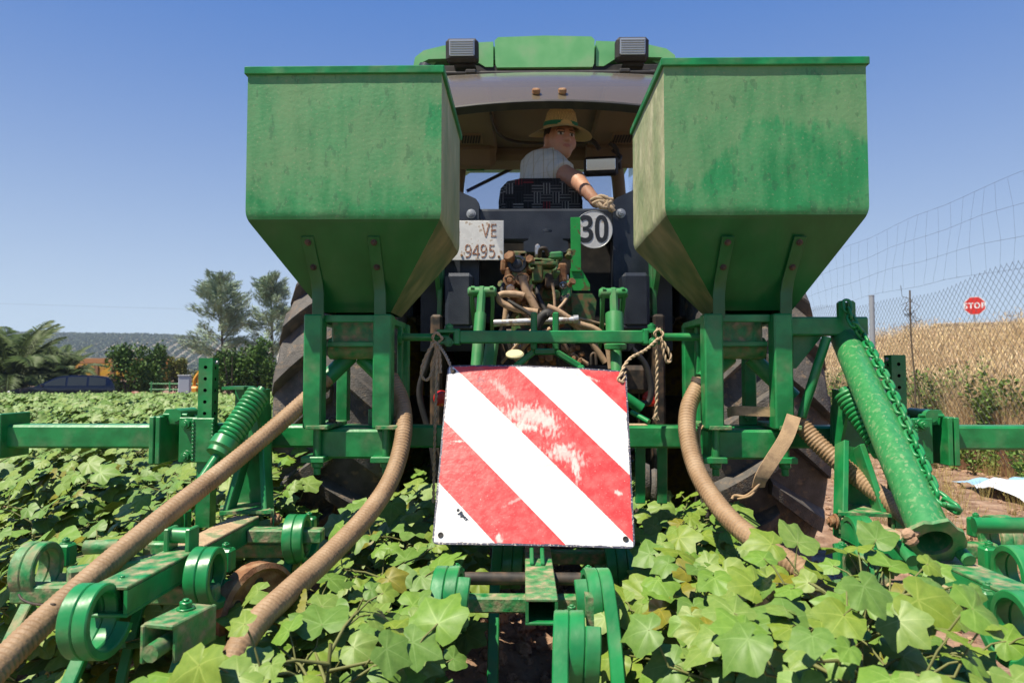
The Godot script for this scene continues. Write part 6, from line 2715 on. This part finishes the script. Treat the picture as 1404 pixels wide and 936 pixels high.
func feathery_tree(label: String, pos: Vector3, h: float, w: float, sd: int, m: Material):
	var T := thing("feathery_tree", label, "tree", pos, "feathery trees behind the hedge")
	var r2 := RandomNumberGenerator.new()
	r2.seed = sd
	var st := ST()
	tube(st, curve([Vector3(0, -0.4, 0), Vector3(0.05, h * 0.25, 0), Vector3(-0.05, h * 0.6, 0), Vector3(-0.2, h * 0.93, 0)], 4), 0.07, 7, false)
	var boughs := []
	for i in 62:
		var f := 0.2 + 0.76 * pow(r2.randf(), 0.8)
		var a := r2.randf() * TAU
		var l: float = w * (1.0 - f * 0.72) * r2.randf_range(0.55, 1.1)
		if f < 0.36:
			l *= 0.8
		var base := Vector3(-0.15 * f, h * f, 0)
		var tip := base + Vector3(cos(a) * l, l * r2.randf_range(0.15, 1.0), sin(a) * l)
		tip.y = minf(tip.y, h * 1.05)
		boughs.append([base, base.lerp(tip, 0.5) + Vector3(0, l * 0.08, 0), tip])
		tube(st, boughs[-1], [0.03, 0.018, 0.006], 4, false)
	st.generate_normals()
	local_part("trunk", st.commit(), M.bark, T)
	var shape := func(r: RandomNumberGenerator):
		var b: Array = boughs[r.randi() % boughs.size()]
		var f := 0.25 + 0.8 * pow(r.randf(), 0.7)
		var p: Vector3 = b[0].lerp(b[2], f)
		var out: Vector3 = (b[2] - b[0]).normalized()
		p += Vector3(r.randf_range(-1, 1), r.randf_range(-1, 1), r.randf_range(-1, 1)) * 0.24
		return [p, out * 1.5 + Vector3(0, -0.15, 0)]
	local_part("crown", leafy(sd + 1, 11000, 0.36, shape, 0.13), m, T)


func palm(label: String, pos: Vector3, trunk: float, size: float, sd: int):
	var P := thing("palm_tree", label, "palm", pos, "date palms at the field's far corner")
	var r2 := RandomNumberGenerator.new()
	r2.seed = sd
	var st := ST()
	lathe(st, [Vector2(0.3, -0.4), Vector2(0.26, 0.2), Vector2(0.3, trunk * 0.7), Vector2(0.22, trunk)], Transform3D(), 12)
	for i in 40:
		var a := i * 2.4
		var y := trunk * (0.1 + 0.88 * i / 40.0)
		box(st, Transform3D(Basis(Vector3.UP, -a) * Basis(Vector3.BACK, -0.5), Vector3(cos(a) * 0.27, y, sin(a) * 0.27)), Vector3(0.08, 0.12, 0.1), 0.01)
	st.generate_normals()
	local_part("trunk", st.commit(), M.bark, P)
	# three kinds of frond, turned about the crown
	var kinds := []
	for k in 3:
		var f := ST()
		var spine := []
		var bend: float = [0.55, 0.95, 1.35][k]
		for i in 15:
			var s := i / 14.0
			var ang: float = [1.15, 0.85, 0.5][k] - bend * s * s * 1.5
			var prev: Vector3 = spine[-1] if i else Vector3.ZERO
			spine.append(prev + Vector3(cos(ang), sin(ang), 0) * size / 14.0 if i else Vector3.ZERO)
		f.set_color(Color(1.9, 1.6, 0.8))
		tube(f, spine, 0.022, 4, false)
		for i in 38:
			var s := 0.1 + 0.9 * i / 38.0
			var p: Vector3 = spine[int(s * 13.99)].lerp(spine[mini(int(s * 13.99) + 1, 14)], fposmod(s * 13.99, 1.0))
			var tg: Vector3 = (spine[mini(int(s * 13.99) + 1, 14)] - spine[int(s * 13.99)]).normalized()
			for sd2 in [-1.0, 1.0]:
				var l: float = size * 0.24 * sin(PI * (0.12 + 0.8 * s)) * r2.randf_range(0.85, 1.1)
				var dir := (tg * 0.75 + Vector3(0, r2.randf_range(-0.15, 0.3), sd2)).normalized()
				var tip := p + dir * l + Vector3(0, -l * 0.22, 0)
				var w := tg * 0.014
				var t := r2.randf_range(0.7, 1.2)
				f.set_color(Color(t, t, t * 0.9))
				tri(f, p - w, p + dir * l * 0.5 + Vector3(0, 0.01, 0), p + w)
				tri(f, p + w, p + dir * l * 0.5 + Vector3(0, 0.01, 0), tip)
				tri(f, p - w, tip, p + dir * l * 0.5 + Vector3(0, 0.01, 0))
		f.generate_normals()
		kinds.append(f.commit())
	for i in 34:
		var o := local_part("frond", kinds[mini(2, int(i / 12.0))], M.palm, P)
		o.position = Vector3(0, trunk - 0.05 * (i / 12), 0)
		o.rotation.y = i * 2.4 + r2.randf_range(-0.2, 0.2)
		o.rotation.z = r2.randf_range(-0.12, 0.12)
		o.scale = Vector3.ONE * r2.randf_range(0.85, 1.1)


func parked_car():
	var paint := plain(lin(0.005, 0.007, 0.022), 0.2, 0.0, 0.35)
	paint.clearcoat_enabled = true
	paint.clearcoat = 0.8
	paint.clearcoat_roughness = 0.08
	var tint := plain(lin(0.03, 0.035, 0.035), 0.05)
	var base := at(90, 538, 27.0)
	base.y = -0.24
	var K := thing("parked_car", "dark navy estate car parked beyond the field under the palm", "car", base)
	var holder := Basis(Vector3.UP, 0.42).scaled(Vector3.ONE * 0.84)
	# body: the top line over the length, the width drawn in above the belt
	var xs := [-2.14, -2.1, -2.0, -1.8, -1.5, -1.2, -1.0, -0.8, -0.6, -0.4, -0.2, 0.0, 0.3, 0.7, 1.1, 1.5, 1.75, 1.95, 2.08, 2.13]
	var tops := [0.56, 0.7, 0.78, 0.84, 0.89, 0.93, 0.97, 1.09, 1.2, 1.31, 1.39, 1.43, 1.455, 1.46, 1.45, 1.42, 1.37, 1.2, 0.98, 0.7]
	var wide := func(x: float, y: float):
		var w := 0.86 - 0.16 * pow(absf(x) / 2.14, 6.0)
		return w * (1.0 - 0.3 * clampf((y - 0.93) / 0.53, 0.0, 1.0)) * (1.0 - 0.06 * clampf((0.5 - y) / 0.3, 0.0, 1.0))
	var skin_at := func(i: int, f: float, s: float):
		var y := lerpf(0.24, tops[i], f)
		return Vector3(xs[i], y, s * wide.call(xs[i], y))
	var st := ST()
	for s in [-1.0, 1.0]:
		new_group(st)
		for i in xs.size() - 1:
			for k in 7:
				var q := [skin_at.call(i, k / 7.0, s), skin_at.call(i + 1, k / 7.0, s), skin_at.call(i + 1, (k + 1) / 7.0, s), skin_at.call(i, (k + 1) / 7.0, s)]
				face(st, q, Vector3(0, 0.7, 0))
	new_group(st)
	for i in xs.size() - 1:
		face(st, [skin_at.call(i, 1.0, -1.0), skin_at.call(i + 1, 1.0, -1.0), skin_at.call(i + 1, 1.0, 1.0), skin_at.call(i, 1.0, 1.0)], Vector3(0, 0.7, 0))
	face(st, [skin_at.call(0, 0.0, -1.0), skin_at.call(0, 1.0, -1.0), skin_at.call(0, 1.0, 1.0), skin_at.call(0, 0.0, 1.0)], Vector3(0, 0.7, 0))
	xform_part("body", st, paint, K, holder)
	# side windows and screens, let into the body
	var top_of := func(x: float):
		for i in xs.size() - 1:
			if x <= xs[i + 1]:
				return lerpf(tops[i], tops[i + 1], (x - xs[i]) / (xs[i + 1] - xs[i]))
		return 0.7
	for s in [-1.0, 1.0]:
		for q in [[-0.72, 0.1], [0.18, 0.95], [1.03, 1.72]]:
			st = ST()
			var up := []
			var dn := []
			for k in 7:
				var x := lerpf(q[0], q[1], k / 6.0)
				var yt: float = maxf(0.99, top_of.call(x) - 0.07)
				up.append(Vector3(x, yt, s * (wide.call(x, yt) + 0.006)))
				dn.append(Vector3(x, 0.97, s * (wide.call(x, 0.97) + 0.006)))
			for k in 6:
				quad(st, dn[k], dn[k + 1], up[k + 1], up[k])
			xform_part("side_window", st, tint, K, holder)
		st = ST()
		box(st, Transform3D(Basis(), Vector3(-0.8, 1.0, s * 0.95)), Vector3(0.1, 0.11, 0.16), 0.03)
		xform_part("wing_mirror", st, paint, K, holder)
	st = ST()
	for i in range(6, 11):
		var a: Vector3 = skin_at.call(i, 1.0, 1.0) * Vector3(1, 1, 0.9) + Vector3(-0.004, 0.008, 0)
		var b: Vector3 = skin_at.call(i + 1, 1.0, 1.0) * Vector3(1, 1, 0.9) + Vector3(-0.004, 0.008, 0)
		quad(st, a, b, b * Vector3(1, 1, -1), a * Vector3(1, 1, -1))
	xform_part("windscreen", st, tint, K, holder)
	for s in [-1.0, 1.0]:
		st = ST()
		box(st, Transform3D(Basis(Vector3.BACK, 0.3), Vector3(-2.07, 0.68, s * 0.6)), Vector3(0.14, 0.14, 0.34), 0.04)
		xform_part("headlight", st, M.lamp_glass, K, holder)
		for wx in [-1.3, 1.35]:
			st = ST()
			lathe(st, [Vector2(0.0, -0.06), Vector2(0.2, -0.09), Vector2(0.31, -0.1), Vector2(0.32, 0.0), Vector2(0.31, 0.1), Vector2(0.2, 0.09), Vector2(0.0, 0.06)], axis_t(Vector3(wx, 0.31, s * 0.8), Vector3.BACK), 20)
			xform_part("wheel", st, M.black, K, holder)
	st = ST()
	box(st, Transform3D(Basis(), Vector3(-2.17, 0.45, 0)), Vector3(0.03, 0.1, 0.5), 0.01)
	xform_part("number_plate", st, M.white, K, holder)


func xform_part(called: String, st: SurfaceTool, m: Material, parent: Node3D, b: Basis):
	st.generate_normals()
	var o := local_part(called, st.commit(), m, parent)
	o.basis = b
	return o


func background_left():
	M.palm = foliage(lin(0.05, 0.08, 0.024), Color(0.12, 0.16, 0.04))
	var dark := foliage(lin(0.075, 0.15, 0.025), Color(0.25, 0.35, 0.05))
	var olive := foliage(lin(0.19, 0.2, 0.045), Color(0.25, 0.25, 0.05))
	var grey_leaf := foliage(lin(0.3, 0.39, 0.28), Color(0.3, 0.4, 0.25))
	parked_car()
	palm("bushy date palm at the picture's left edge", at(12, 538, 29.0) * Vector3(1, 0, 1) + Vector3(0, -0.4, 0), 1.0, 3.4, 5)
	palm("smaller date palm with arching fronds over the dark car", at(76, 538, 31.0) * Vector3(1, 0, 1) + Vector3(0, -0.4, 0), 0.85, 2.4, 9)
	var spots := [["dense dark green bush right behind the dark car", 178, 30.0, Vector3(2.4, 2.75, 1.6), dark, 21], ["round dark bush between the tall bush and the yellow-green one", 208, 33.0, Vector3(1.3, 3.0, 1.5), dark, 22], ["yellowish green bush left of the grey cabinet", 238, 38.0, Vector3(2.0, 2.5, 1.4), olive, 23], ["broad glossy bush beneath the feathery trees", 318, 27.0, Vector3(2.2, 2.75, 1.7), dark, 24], ["tall glossy bush touching the left tyre", 352, 27.5, Vector3(1.8, 3.0, 1.6), dark, 25], ["dark shrub low under the left palm", 8, 32.0, Vector3(2.6, 1.9, 1.3), dark, 26], ["yellow-green low shrub right of the grey cabinet", 283, 36.0, Vector3(1.5, 1.7, 1.2), olive, 27]]
	for q in spots:
		var p: Vector3 = at(q[1], 538, q[2])
		p.y = ground_y(p.x, q[2]) - 0.05
		bush(q[0], p, q[3], q[4], q[5])
	feathery_tree("feathery blue-green tree standing clear above the hedge", at(303, 538, 42.0) * Vector3(1, 0, 1) + Vector3(0, -0.3, 0), 7.2, 3.1, 31, grey_leaf)
	feathery_tree("feathery tree half hidden by the left tyre", at(372, 538, 44.0) * Vector3(1, 0, 1) + Vector3(0, -0.3, 0), 7.6, 3.0, 37, grey_leaf)
	# yellow tipping trailer behind the bushes
	var yel := worn([lin(0.5, 0.27, 0.02), lin(0.6, 0.33, 0.03)], lin(0.3, 0.14, 0.06), 0.5, 0.8, 0.6, Vector3.ONE * 0.4, 541, 0.5, 0.8)
	var c: Vector3 = at(160, 520, 36.0)
	var gy := -0.4
	var T := thing("trailer", "yellow farm trailer with brown top boards behind the bushes", "trailer", Vector3(c.x, gy, c.z))
	var st := ST()
	box(st, Transform3D(Basis(), Vector3(c.x, 1.15, c.z)), Vector3(4.3, 0.85, 2.2), 0.03)
	part("tub", st, yel, T)
	for i in 6:
		st = ST()
		box(st, Transform3D(Basis(), Vector3(c.x - 2.1 + 0.84 * i, 1.08, c.z + 1.13)), Vector3(0.22, 0.8, 0.06), 0.01)
		part("rib", st, M.rust, T)
	st = ST()
	box(st, Transform3D(Basis(), Vector3(c.x, 1.71, c.z + 1.08)), Vector3(4.36, 0.26, 0.06), 0.01)
	box(st, Transform3D(Basis(), Vector3(c.x, 1.71, c.z - 1.08)), Vector3(4.36, 0.26, 0.06), 0.01)
	part("top_board", st, worn([lin(0.36, 0.17, 0.07), lin(0.42, 0.2, 0.08)], lin(0.3, 0.1, 0.05), 0.5, 0.8, 0.6, Vector3.ONE, 551, 0.7, 0.8), T)
	st = ST()
	box(st, Transform3D(Basis(), Vector3(c.x, 0.5, c.z)), Vector3(4.2, 0.2, 1.0), 0.02)
	for k in [-0.9, 0.9]:
		lathe(st, [Vector2(0.0, -0.14), Vector2(0.4, -0.14), Vector2(0.45, 0.0), Vector2(0.4, 0.14), Vector2(0.0, 0.14)], axis_t(Vector3(c.x + k, 0.05, c.z + 0.85), Vector3.BACK), 20)
	part("undercarriage", st, M.dark_iron, T)
	# grey cabinet
	c = at(253, 527, 27.0)
	st = ST()
	box(st, Transform3D(Basis(Vector3.UP, 0.25), Vector3(c.x, 0.35, c.z)), Vector3(0.42, 1.22, 0.36), 0.02)
	box(st, Transform3D(Basis(Vector3.UP, 0.25), Vector3(c.x, 0.975, c.z)), Vector3(0.47, 0.04, 0.41), 0.01)
	single("cabinet", st, plain(lin(0.4, 0.43, 0.48), 0.5), "plain grey utility cabinet standing at the field's edge", "cabinet")
	# orange implement and red cone-shaped hitch
	c = at(268, 527, 28.0)
	var O := thing("orange_machine", "small orange machine part beside the grey cabinet", "machine", Vector3(c.x, -0.3, c.z))
	var om := plain(lin(0.62, 0.27, 0.02), 0.5)
	st = ST()
	box(st, Transform3D(Basis(), Vector3(c.x, 0.28, c.z)), Vector3(0.42, 0.5, 0.5), 0.08)
	part("tank", st, om, O)
	st = ST()
	tube(st, curve([Vector3(c.x - 0.05, 0.5, c.z), Vector3(c.x - 0.02, 0.8, c.z + 0.05), Vector3(c.x + 0.1, 1.05, c.z)], 5), 0.07, 8)
	tube(st, curve([Vector3(c.x + 0.18, 0.5, c.z), Vector3(c.x + 0.1, 0.85, c.z), Vector3(c.x + 0.14, 1.15, c.z)], 5), 0.06, 8)
	part("arm", st, om, O)
	c = at(84, 520, 33.0)
	st = ST()
	slab(st, [Vector3(c.x - 0.25, -0.2, c.z), Vector3(c.x + 0.35, -0.2, c.z), Vector3(c.x + 0.3, 1.28, c.z), Vector3(c.x + 0.2, 1.28, c.z)], Vector3(0, 0, -0.1))
	single("red_hitch", st, plain(lin(0.45, 0.04, 0.03), 0.5), "red triangular frame showing above the car's bonnet", "frame")
	# rubble and low rail behind the crop
	c = at(225, 538, 28.5)
	var bm := worn([lin(0.2, 0.07, 0.045), lin(0.34, 0.15, 0.1)], lin(0.5, 0.4, 0.33), 0.55, 0.8, 0.7, Vector3.ONE, 561, 0.8, 0.9)
	var list := []
	for i in 90:
		list.append(Transform3D(Basis.from_euler(Vector3(rf(0, 3), rf(0, 3), rf(0, 3))).scaled(Vector3(rf(0.1, 0.22), rf(0.06, 0.12), rf(0.08, 0.14))), Vector3(c.x + rf(-2.0, 1.3), rf(-0.35, 0.22), c.z + rf(-0.4, 0.4))))
	scatter("rubble", lump(90, 0.3), bm, list, "heap of reddish rubble behind the crop, left of the cabinet", "rubble")
	st = ST()
	for y in [0.35, 0.6]:
		rod(st, Vector3(c.x - 1.2, y, c.z - 1.0), Vector3(c.x + 1.0, y, c.z - 1.0), 0.035, 6)
	for x in [-1.1, -0.3, 0.5]:
		rod(st, Vector3(c.x + x, -0.4, c.z - 1.0), Vector3(c.x + x, 0.7, c.z - 1.0), 0.04, 6)
	single("green_rail", st, M.tractor_green, "low green pipe rail behind the rubble heap", "rail")
	# power line far off
	st = ST()
	tube(st, curve([at(-60, 414, 300.0), at(100, 419, 300.0), at(240, 423, 300.0), at(420, 425, 300.0)], 6), 0.03, 4)
	single("power_line", st, M.wire, "thin power line crossing the sky above the hill", "cable")


# ---------------------------------------------------------------- beyond the field, right
func background_right():
	var F := thing("wire_fence", "tall wire fence with chain-link below running along the bare strip", "fence", Vector3(FENCE_X, 0.1, -8.0))
	var st := ST()
	# chain-link: two families of slanting wires, woven past one another
	var d0 := 3.6
	var d1 := 20.0
	var y0 := 0.16
	var hgt := 1.86
	var pitch := 0.075
	var sag := func(d: float): return 0.06 * sin(d * 1.3) + 0.03 * sin(d * 3.1)
	for s in [0, 1]:
		var n := int((d1 - d0) / pitch)
		for i in n:
			var a := d0 + i * pitch
			var b := a + hgt * 0.85
			var ps := []
			for k in 5:
				var f := k / 4.0
				var dd := lerpf(a, b, f) if s == 0 else lerpf(b, a, f)
				ps.append(Vector3(FENCE_X + 0.002 * (s * 2 - 1) + 0.012 * sin(dd * 2.0 + f * 3.0), y0 + hgt * f + sag.call(dd) * f, -dd))
			tube(st, ps, 0.0016, 3, false)
	var ch := part("chain_link", st, M.wire, F)
	ch.set_meta("kind", "stuff")
	# stock netting above: line wires and bent stays
	for k in 4:
		st = ST()
		var y := 2.05 + 0.275 * k
		var ps := []
		for i in 34:
			var d := 3.6 + i * 0.55
			ps.append(Vector3(FENCE_X + 0.01 * sin(i * 1.7 + k), y + 0.03 * sin(d * 0.9 + k * 0.6) + 0.012 * sin(i * 2.1 + k), -d))
		tube(st, curve(ps, 2), 0.0013, 4, false)
		part("line_wire", st, M.wire, F)
	for i in 72:
		st = ST()
		var d := 3.7 + i * 0.21
		var ps := []
		for k in 4:
			var lean := 0.1 * k * sin(i * 0.23) + 0.05 * sin(i * 1.1 + k * 2.0)
			ps.append(Vector3(FENCE_X + 0.012 * sin(i + k), 2.05 + 0.275 * k + 0.03 * sin(d * 0.9 + k * 0.6), -(d + lean * 0.5)))
		tube(st, ps, 0.0009, 3, false)
		part("stay_wire", st, M.wire, F)
	for d in [4.2, 9.06, 13.6, 18.2]:
		st = ST()
		rod(st, Vector3(FENCE_X, -0.2, -d), Vector3(FENCE_X, 2.07, -d), 0.033, 14)
		disc(st, Vector3(FENCE_X, 2.07, -d), Vector3.UP, 0.036, 0.012, 14)
		part("post", st, M.galvanised, F)
	# boards along its foot
	var wood := worn([lin(0.14, 0.065, 0.03), lin(0.21, 0.105, 0.05)], lin(0.1, 0.05, 0.025), 0.5, 0.8, 0.6, Vector3(1.2, 1.2, 1.2), 571, 0.8, 0.9)
	var E := thing("board_edging", "low brown board edging at the foot of the wire fence", "edging", Vector3(FENCE_X, 0, -6.0))
	for i in 14:
		st = ST()
		var d := 3.4 + i * 0.52
		box(st, Transform3D(Basis(Vector3.RIGHT, rf(-0.01, 0.01)), Vector3(FENCE_X + 0.035 + rf(-0.006, 0.006), 0.22 + rf(-0.012, 0.012), -d)), Vector3(0.03, 0.36, 0.512), 0.004)
		part("board", st, wood, E)
	# dry stalk leaning on the fence
	st = ST()
	var foot := Vector3(4.45, 0.12, -7.9)
	var tip: Vector3 = at(1248, 398, 7.9)
	tube(st, curve([foot, foot.lerp(tip, 0.4) + Vector3(0.03, 0, 0), foot.lerp(tip, 0.7), tip], 5), 0.009, 6)
	for i in 16:
		var p := foot.lerp(tip, rf(0.72, 1.0))
		tube(st, [p, p + Vector3(rf(-0.1, 0.1), rf(-0.02, 0.12), rf(-0.08, 0.08)), p + Vector3(rf(-0.14, 0.14), rf(-0.05, 0.2), rf(-0.1, 0.1))], 0.003, 4, false)
	single("dead_stalk", st, M.bark, "thin dead branching stalk against the chain-link fence", "stalk")
	dry_grass()
	weeds()
	# stop sign on the road above the bank
	var c: Vector3 = at(1337, 419, 23.0)
	var S := thing("stop_sign", "red octagonal stop sign on the road above the dry bank", "stop sign", Vector3(c.x, 1.9, c.z))
	var face_to := Basis(Vector3.UP, -0.5)
	var oct := []
	var inner := []
	for i in 8:
		var a := TAU * (i + 0.5) / 8.0
		oct.append(Vector2(cos(a), sin(a)) * 0.33)
		inner.append(Vector2(cos(a), sin(a)) * 0.305)
	st = ST()
	prism(st, oct, Transform3D(face_to, c), 0.02)
	part("sign_plate", st, plain(lin(0.7, 0.7, 0.7), 0.4), S)
	st = ST()
	prism(st, inner, Transform3D(face_to, c + face_to * Vector3(0, 0, 0.011)), 0.006)
	part("sign_face", st, plain(lin(0.62, 0.03, 0.02), 0.4), S)
	lettering("STOP", 0.19, plain(lin(0.8, 0.8, 0.8), 0.4), S, Transform3D(face_to, c + face_to * Vector3(0, 0, 0.0155)), "Droid Sans", 700)
	st = ST()
	rod(st, Vector3(c.x, 1.6, c.z - 0.03), Vector3(c.x, c.y + 0.2, c.z - 0.03), 0.03, 8)
	part("sign_post", st, M.galvanised, S)
	# guard rail along that road
	var R := thing("guard_rail", "weathered metal guard rail along the road above the bank", "guard rail", Vector3(13.0, 2.0, -20.0))
	var ra: Vector3 = at(1280, 449, 24.0)
	var rb: Vector3 = at(1500, 446, 17.0)
	var rail_m := worn([lin(0.28, 0.22, 0.16), lin(0.36, 0.3, 0.22)], lin(0.3, 0.16, 0.08), 0.5, 0.8, 0.6, Vector3.ONE, 581, 0.6, 0.8)
	st = ST()
	for k in [-0.09, 0.09]:
		beam(st, ra + Vector3(0, k, 0), rb + Vector3(0, k, 0), 0.05, 0.11, 0.02)
	beam(st, ra, rb, 0.02, 0.1, 0.0)
	part("rail", st, rail_m, R)
	for i in 5:
		st = ST()
		var p := ra.lerp(rb, i / 4.0)
		box(st, Transform3D(Basis(), p + Vector3(0, -0.4, -0.08)), Vector3(0.1, 0.9, 0.1), 0.01)
		part("rail_post", st, rail_m, R)


func blade_tuft(sd: int, count: int, h: float, spread: float, heads: bool) -> ArrayMesh:
	var r2 := RandomNumberGenerator.new()
	r2.seed = sd
	var st := ST()
	for i in count:
		var a := r2.randf() * TAU
		var p := Vector3(cos(a), 0, sin(a)) * r2.randf() * spread * 0.4
		var l := h * r2.randf_range(0.5, 1.1)
		var lean := Vector3(cos(a), 0, sin(a)) * spread * r2.randf_range(0.1, 0.9)
		var w := Vector3(-sin(a), 0, cos(a)).rotated(Vector3.UP, r2.randf_range(-1, 1)) * 0.0026
		var m := p + lean * 0.35 + Vector3(0, l * 0.6, 0)
		var t := p + lean + Vector3(0, l, 0)
		var v := r2.randf_range(0.65, 1.2)
		st.set_color(Color(v, v * r2.randf_range(0.88, 1.0), v * r2.randf_range(0.75, 1.0)))
		tri(st, p - w, m, p + w)
		tri(st, p + w, m, m + w * 1.4)
		tri(st, m, t, m + w * 1.4)
		if heads and r2.randf() < 0.5:
			var q := (t - m).normalized() * 0.04
			tri(st, t - q * 0.4, t + w * 2.2 + q * 0.3, t + q)
			tri(st, t - q * 0.4, t + q, t - w * 2.2 + q * 0.3)
	st.generate_normals()
	return st.commit()


func dry_grass():
	var m := foliage(lin(0.74, 0.58, 0.35), Color(0.4, 0.32, 0.18))
	var sets := [[], [], []]
	for i in 13000:
		var x := FENCE_X + 0.25 + 9.5 * pow(rng.randf(), 1.25)
		var d := rf(3.0, 24.0)
		if x / d < 0.3 or x / d > 1.7:
			continue
		var patch := land.get_noise_2d(x * 2.2, d * 1.6)
		if patch < -0.12 and rng.randf() < 0.75:
			continue
		var s := rf(0.4, 1.0) * (0.85 if x < 6.0 else 1.0) * (1.0 + patch)
		sets[i % 3].append(Transform3D(Basis(Vector3.UP, rf(0, TAU)).scaled(Vector3(s, s, s)), Vector3(x, ground_y(x, d) - 0.02, -d)))
	var words := ["tall dry straw-coloured grass covering the bank behind the fence", "loose bent dry grass on the bank", "dry seeded grass heads on the bank under the stop sign"]
	for k in 3:
		scatter("dry_grass", blade_tuft(70 + k, 84, 0.62, 0.3, k != 1), m, sets[k], words[k], "dry grass")
	# thin yellow tufts on the bare soil this side
	var few := []
	for i in 130:
		var x := rf(2.2, 4.5)
		var d := rf(3.2, 9.0)
		few.append(Transform3D(Basis(Vector3.UP, rf(0, TAU)).scaled(Vector3.ONE * rf(0.25, 0.55)), Vector3(x, ground_y(x, d), -d)))
	scatter("straw_tufts", blade_tuft(75, 30, 0.5, 0.4, true), foliage(lin(0.36, 0.3, 0.1), Color(0.3, 0.26, 0.08)), few, "sparse yellowed grass tufts on the bare strip", "grass")


func weeds():
	# leafy green weeds along the fence foot, each a plant
	var m := foliage(lin(0.15, 0.24, 0.05), Color(0.3, 0.4, 0.08))
	var kinds := []
	for k in 4:
		var r2 := RandomNumberGenerator.new()
		r2.seed = 800 + k
		var stalks := []
		for i in 7:
			var a := r2.randf() * TAU
			stalks.append([Vector3.ZERO, Vector3(cos(a) * 0.12, r2.randf_range(0.3, 0.7), sin(a) * 0.12), Vector3(cos(a) * 0.2, r2.randf_range(0.45, 0.9), sin(a) * 0.2)])
		var shape := func(r: RandomNumberGenerator):
			var s: Array = stalks[r.randi() % stalks.size()]
			var p: Vector3 = s[0].lerp(s[2], r.randf_range(0.1, 1.0))
			var n := Vector3(r.randf_range(-1, 1), r.randf_range(-0.2, 0.7), r.randf_range(-1, 1)).normalized()
			return [p + n * 0.06, n * 2.0]
		var st := ST()
		for s in stalks:
			tube(st, s, [0.007, 0.005, 0.002], 4, false)
		st.generate_normals()
		kinds.append([leafy(820 + k, 260, 0.085, shape, 0.5), st.commit()])
	for i in 94:
		var d := 5.2 + i * 0.08 + rf(-0.08, 0.08)
		var x := rf(4.3, 4.55) if i % 4 == 0 else rf(4.75, 5.7)
		var s := rf(0.45, 0.88)
		var W := thing("green_weed", "leafy green weed at the fence foot, %s from the near end" % ordinal(i + 1), "weed", Vector3(x, ground_y(x, d), -d), "weeds at the fence foot")
		var k := i % 4
		for q in [["foliage", kinds[k][0], m], ["stem", kinds[k][1], M.stalk]]:
			var o := local_part(q[0], q[1], q[2], W)
			o.basis = Basis(Vector3.UP, i * 1.3).scaled(Vector3.ONE * s)
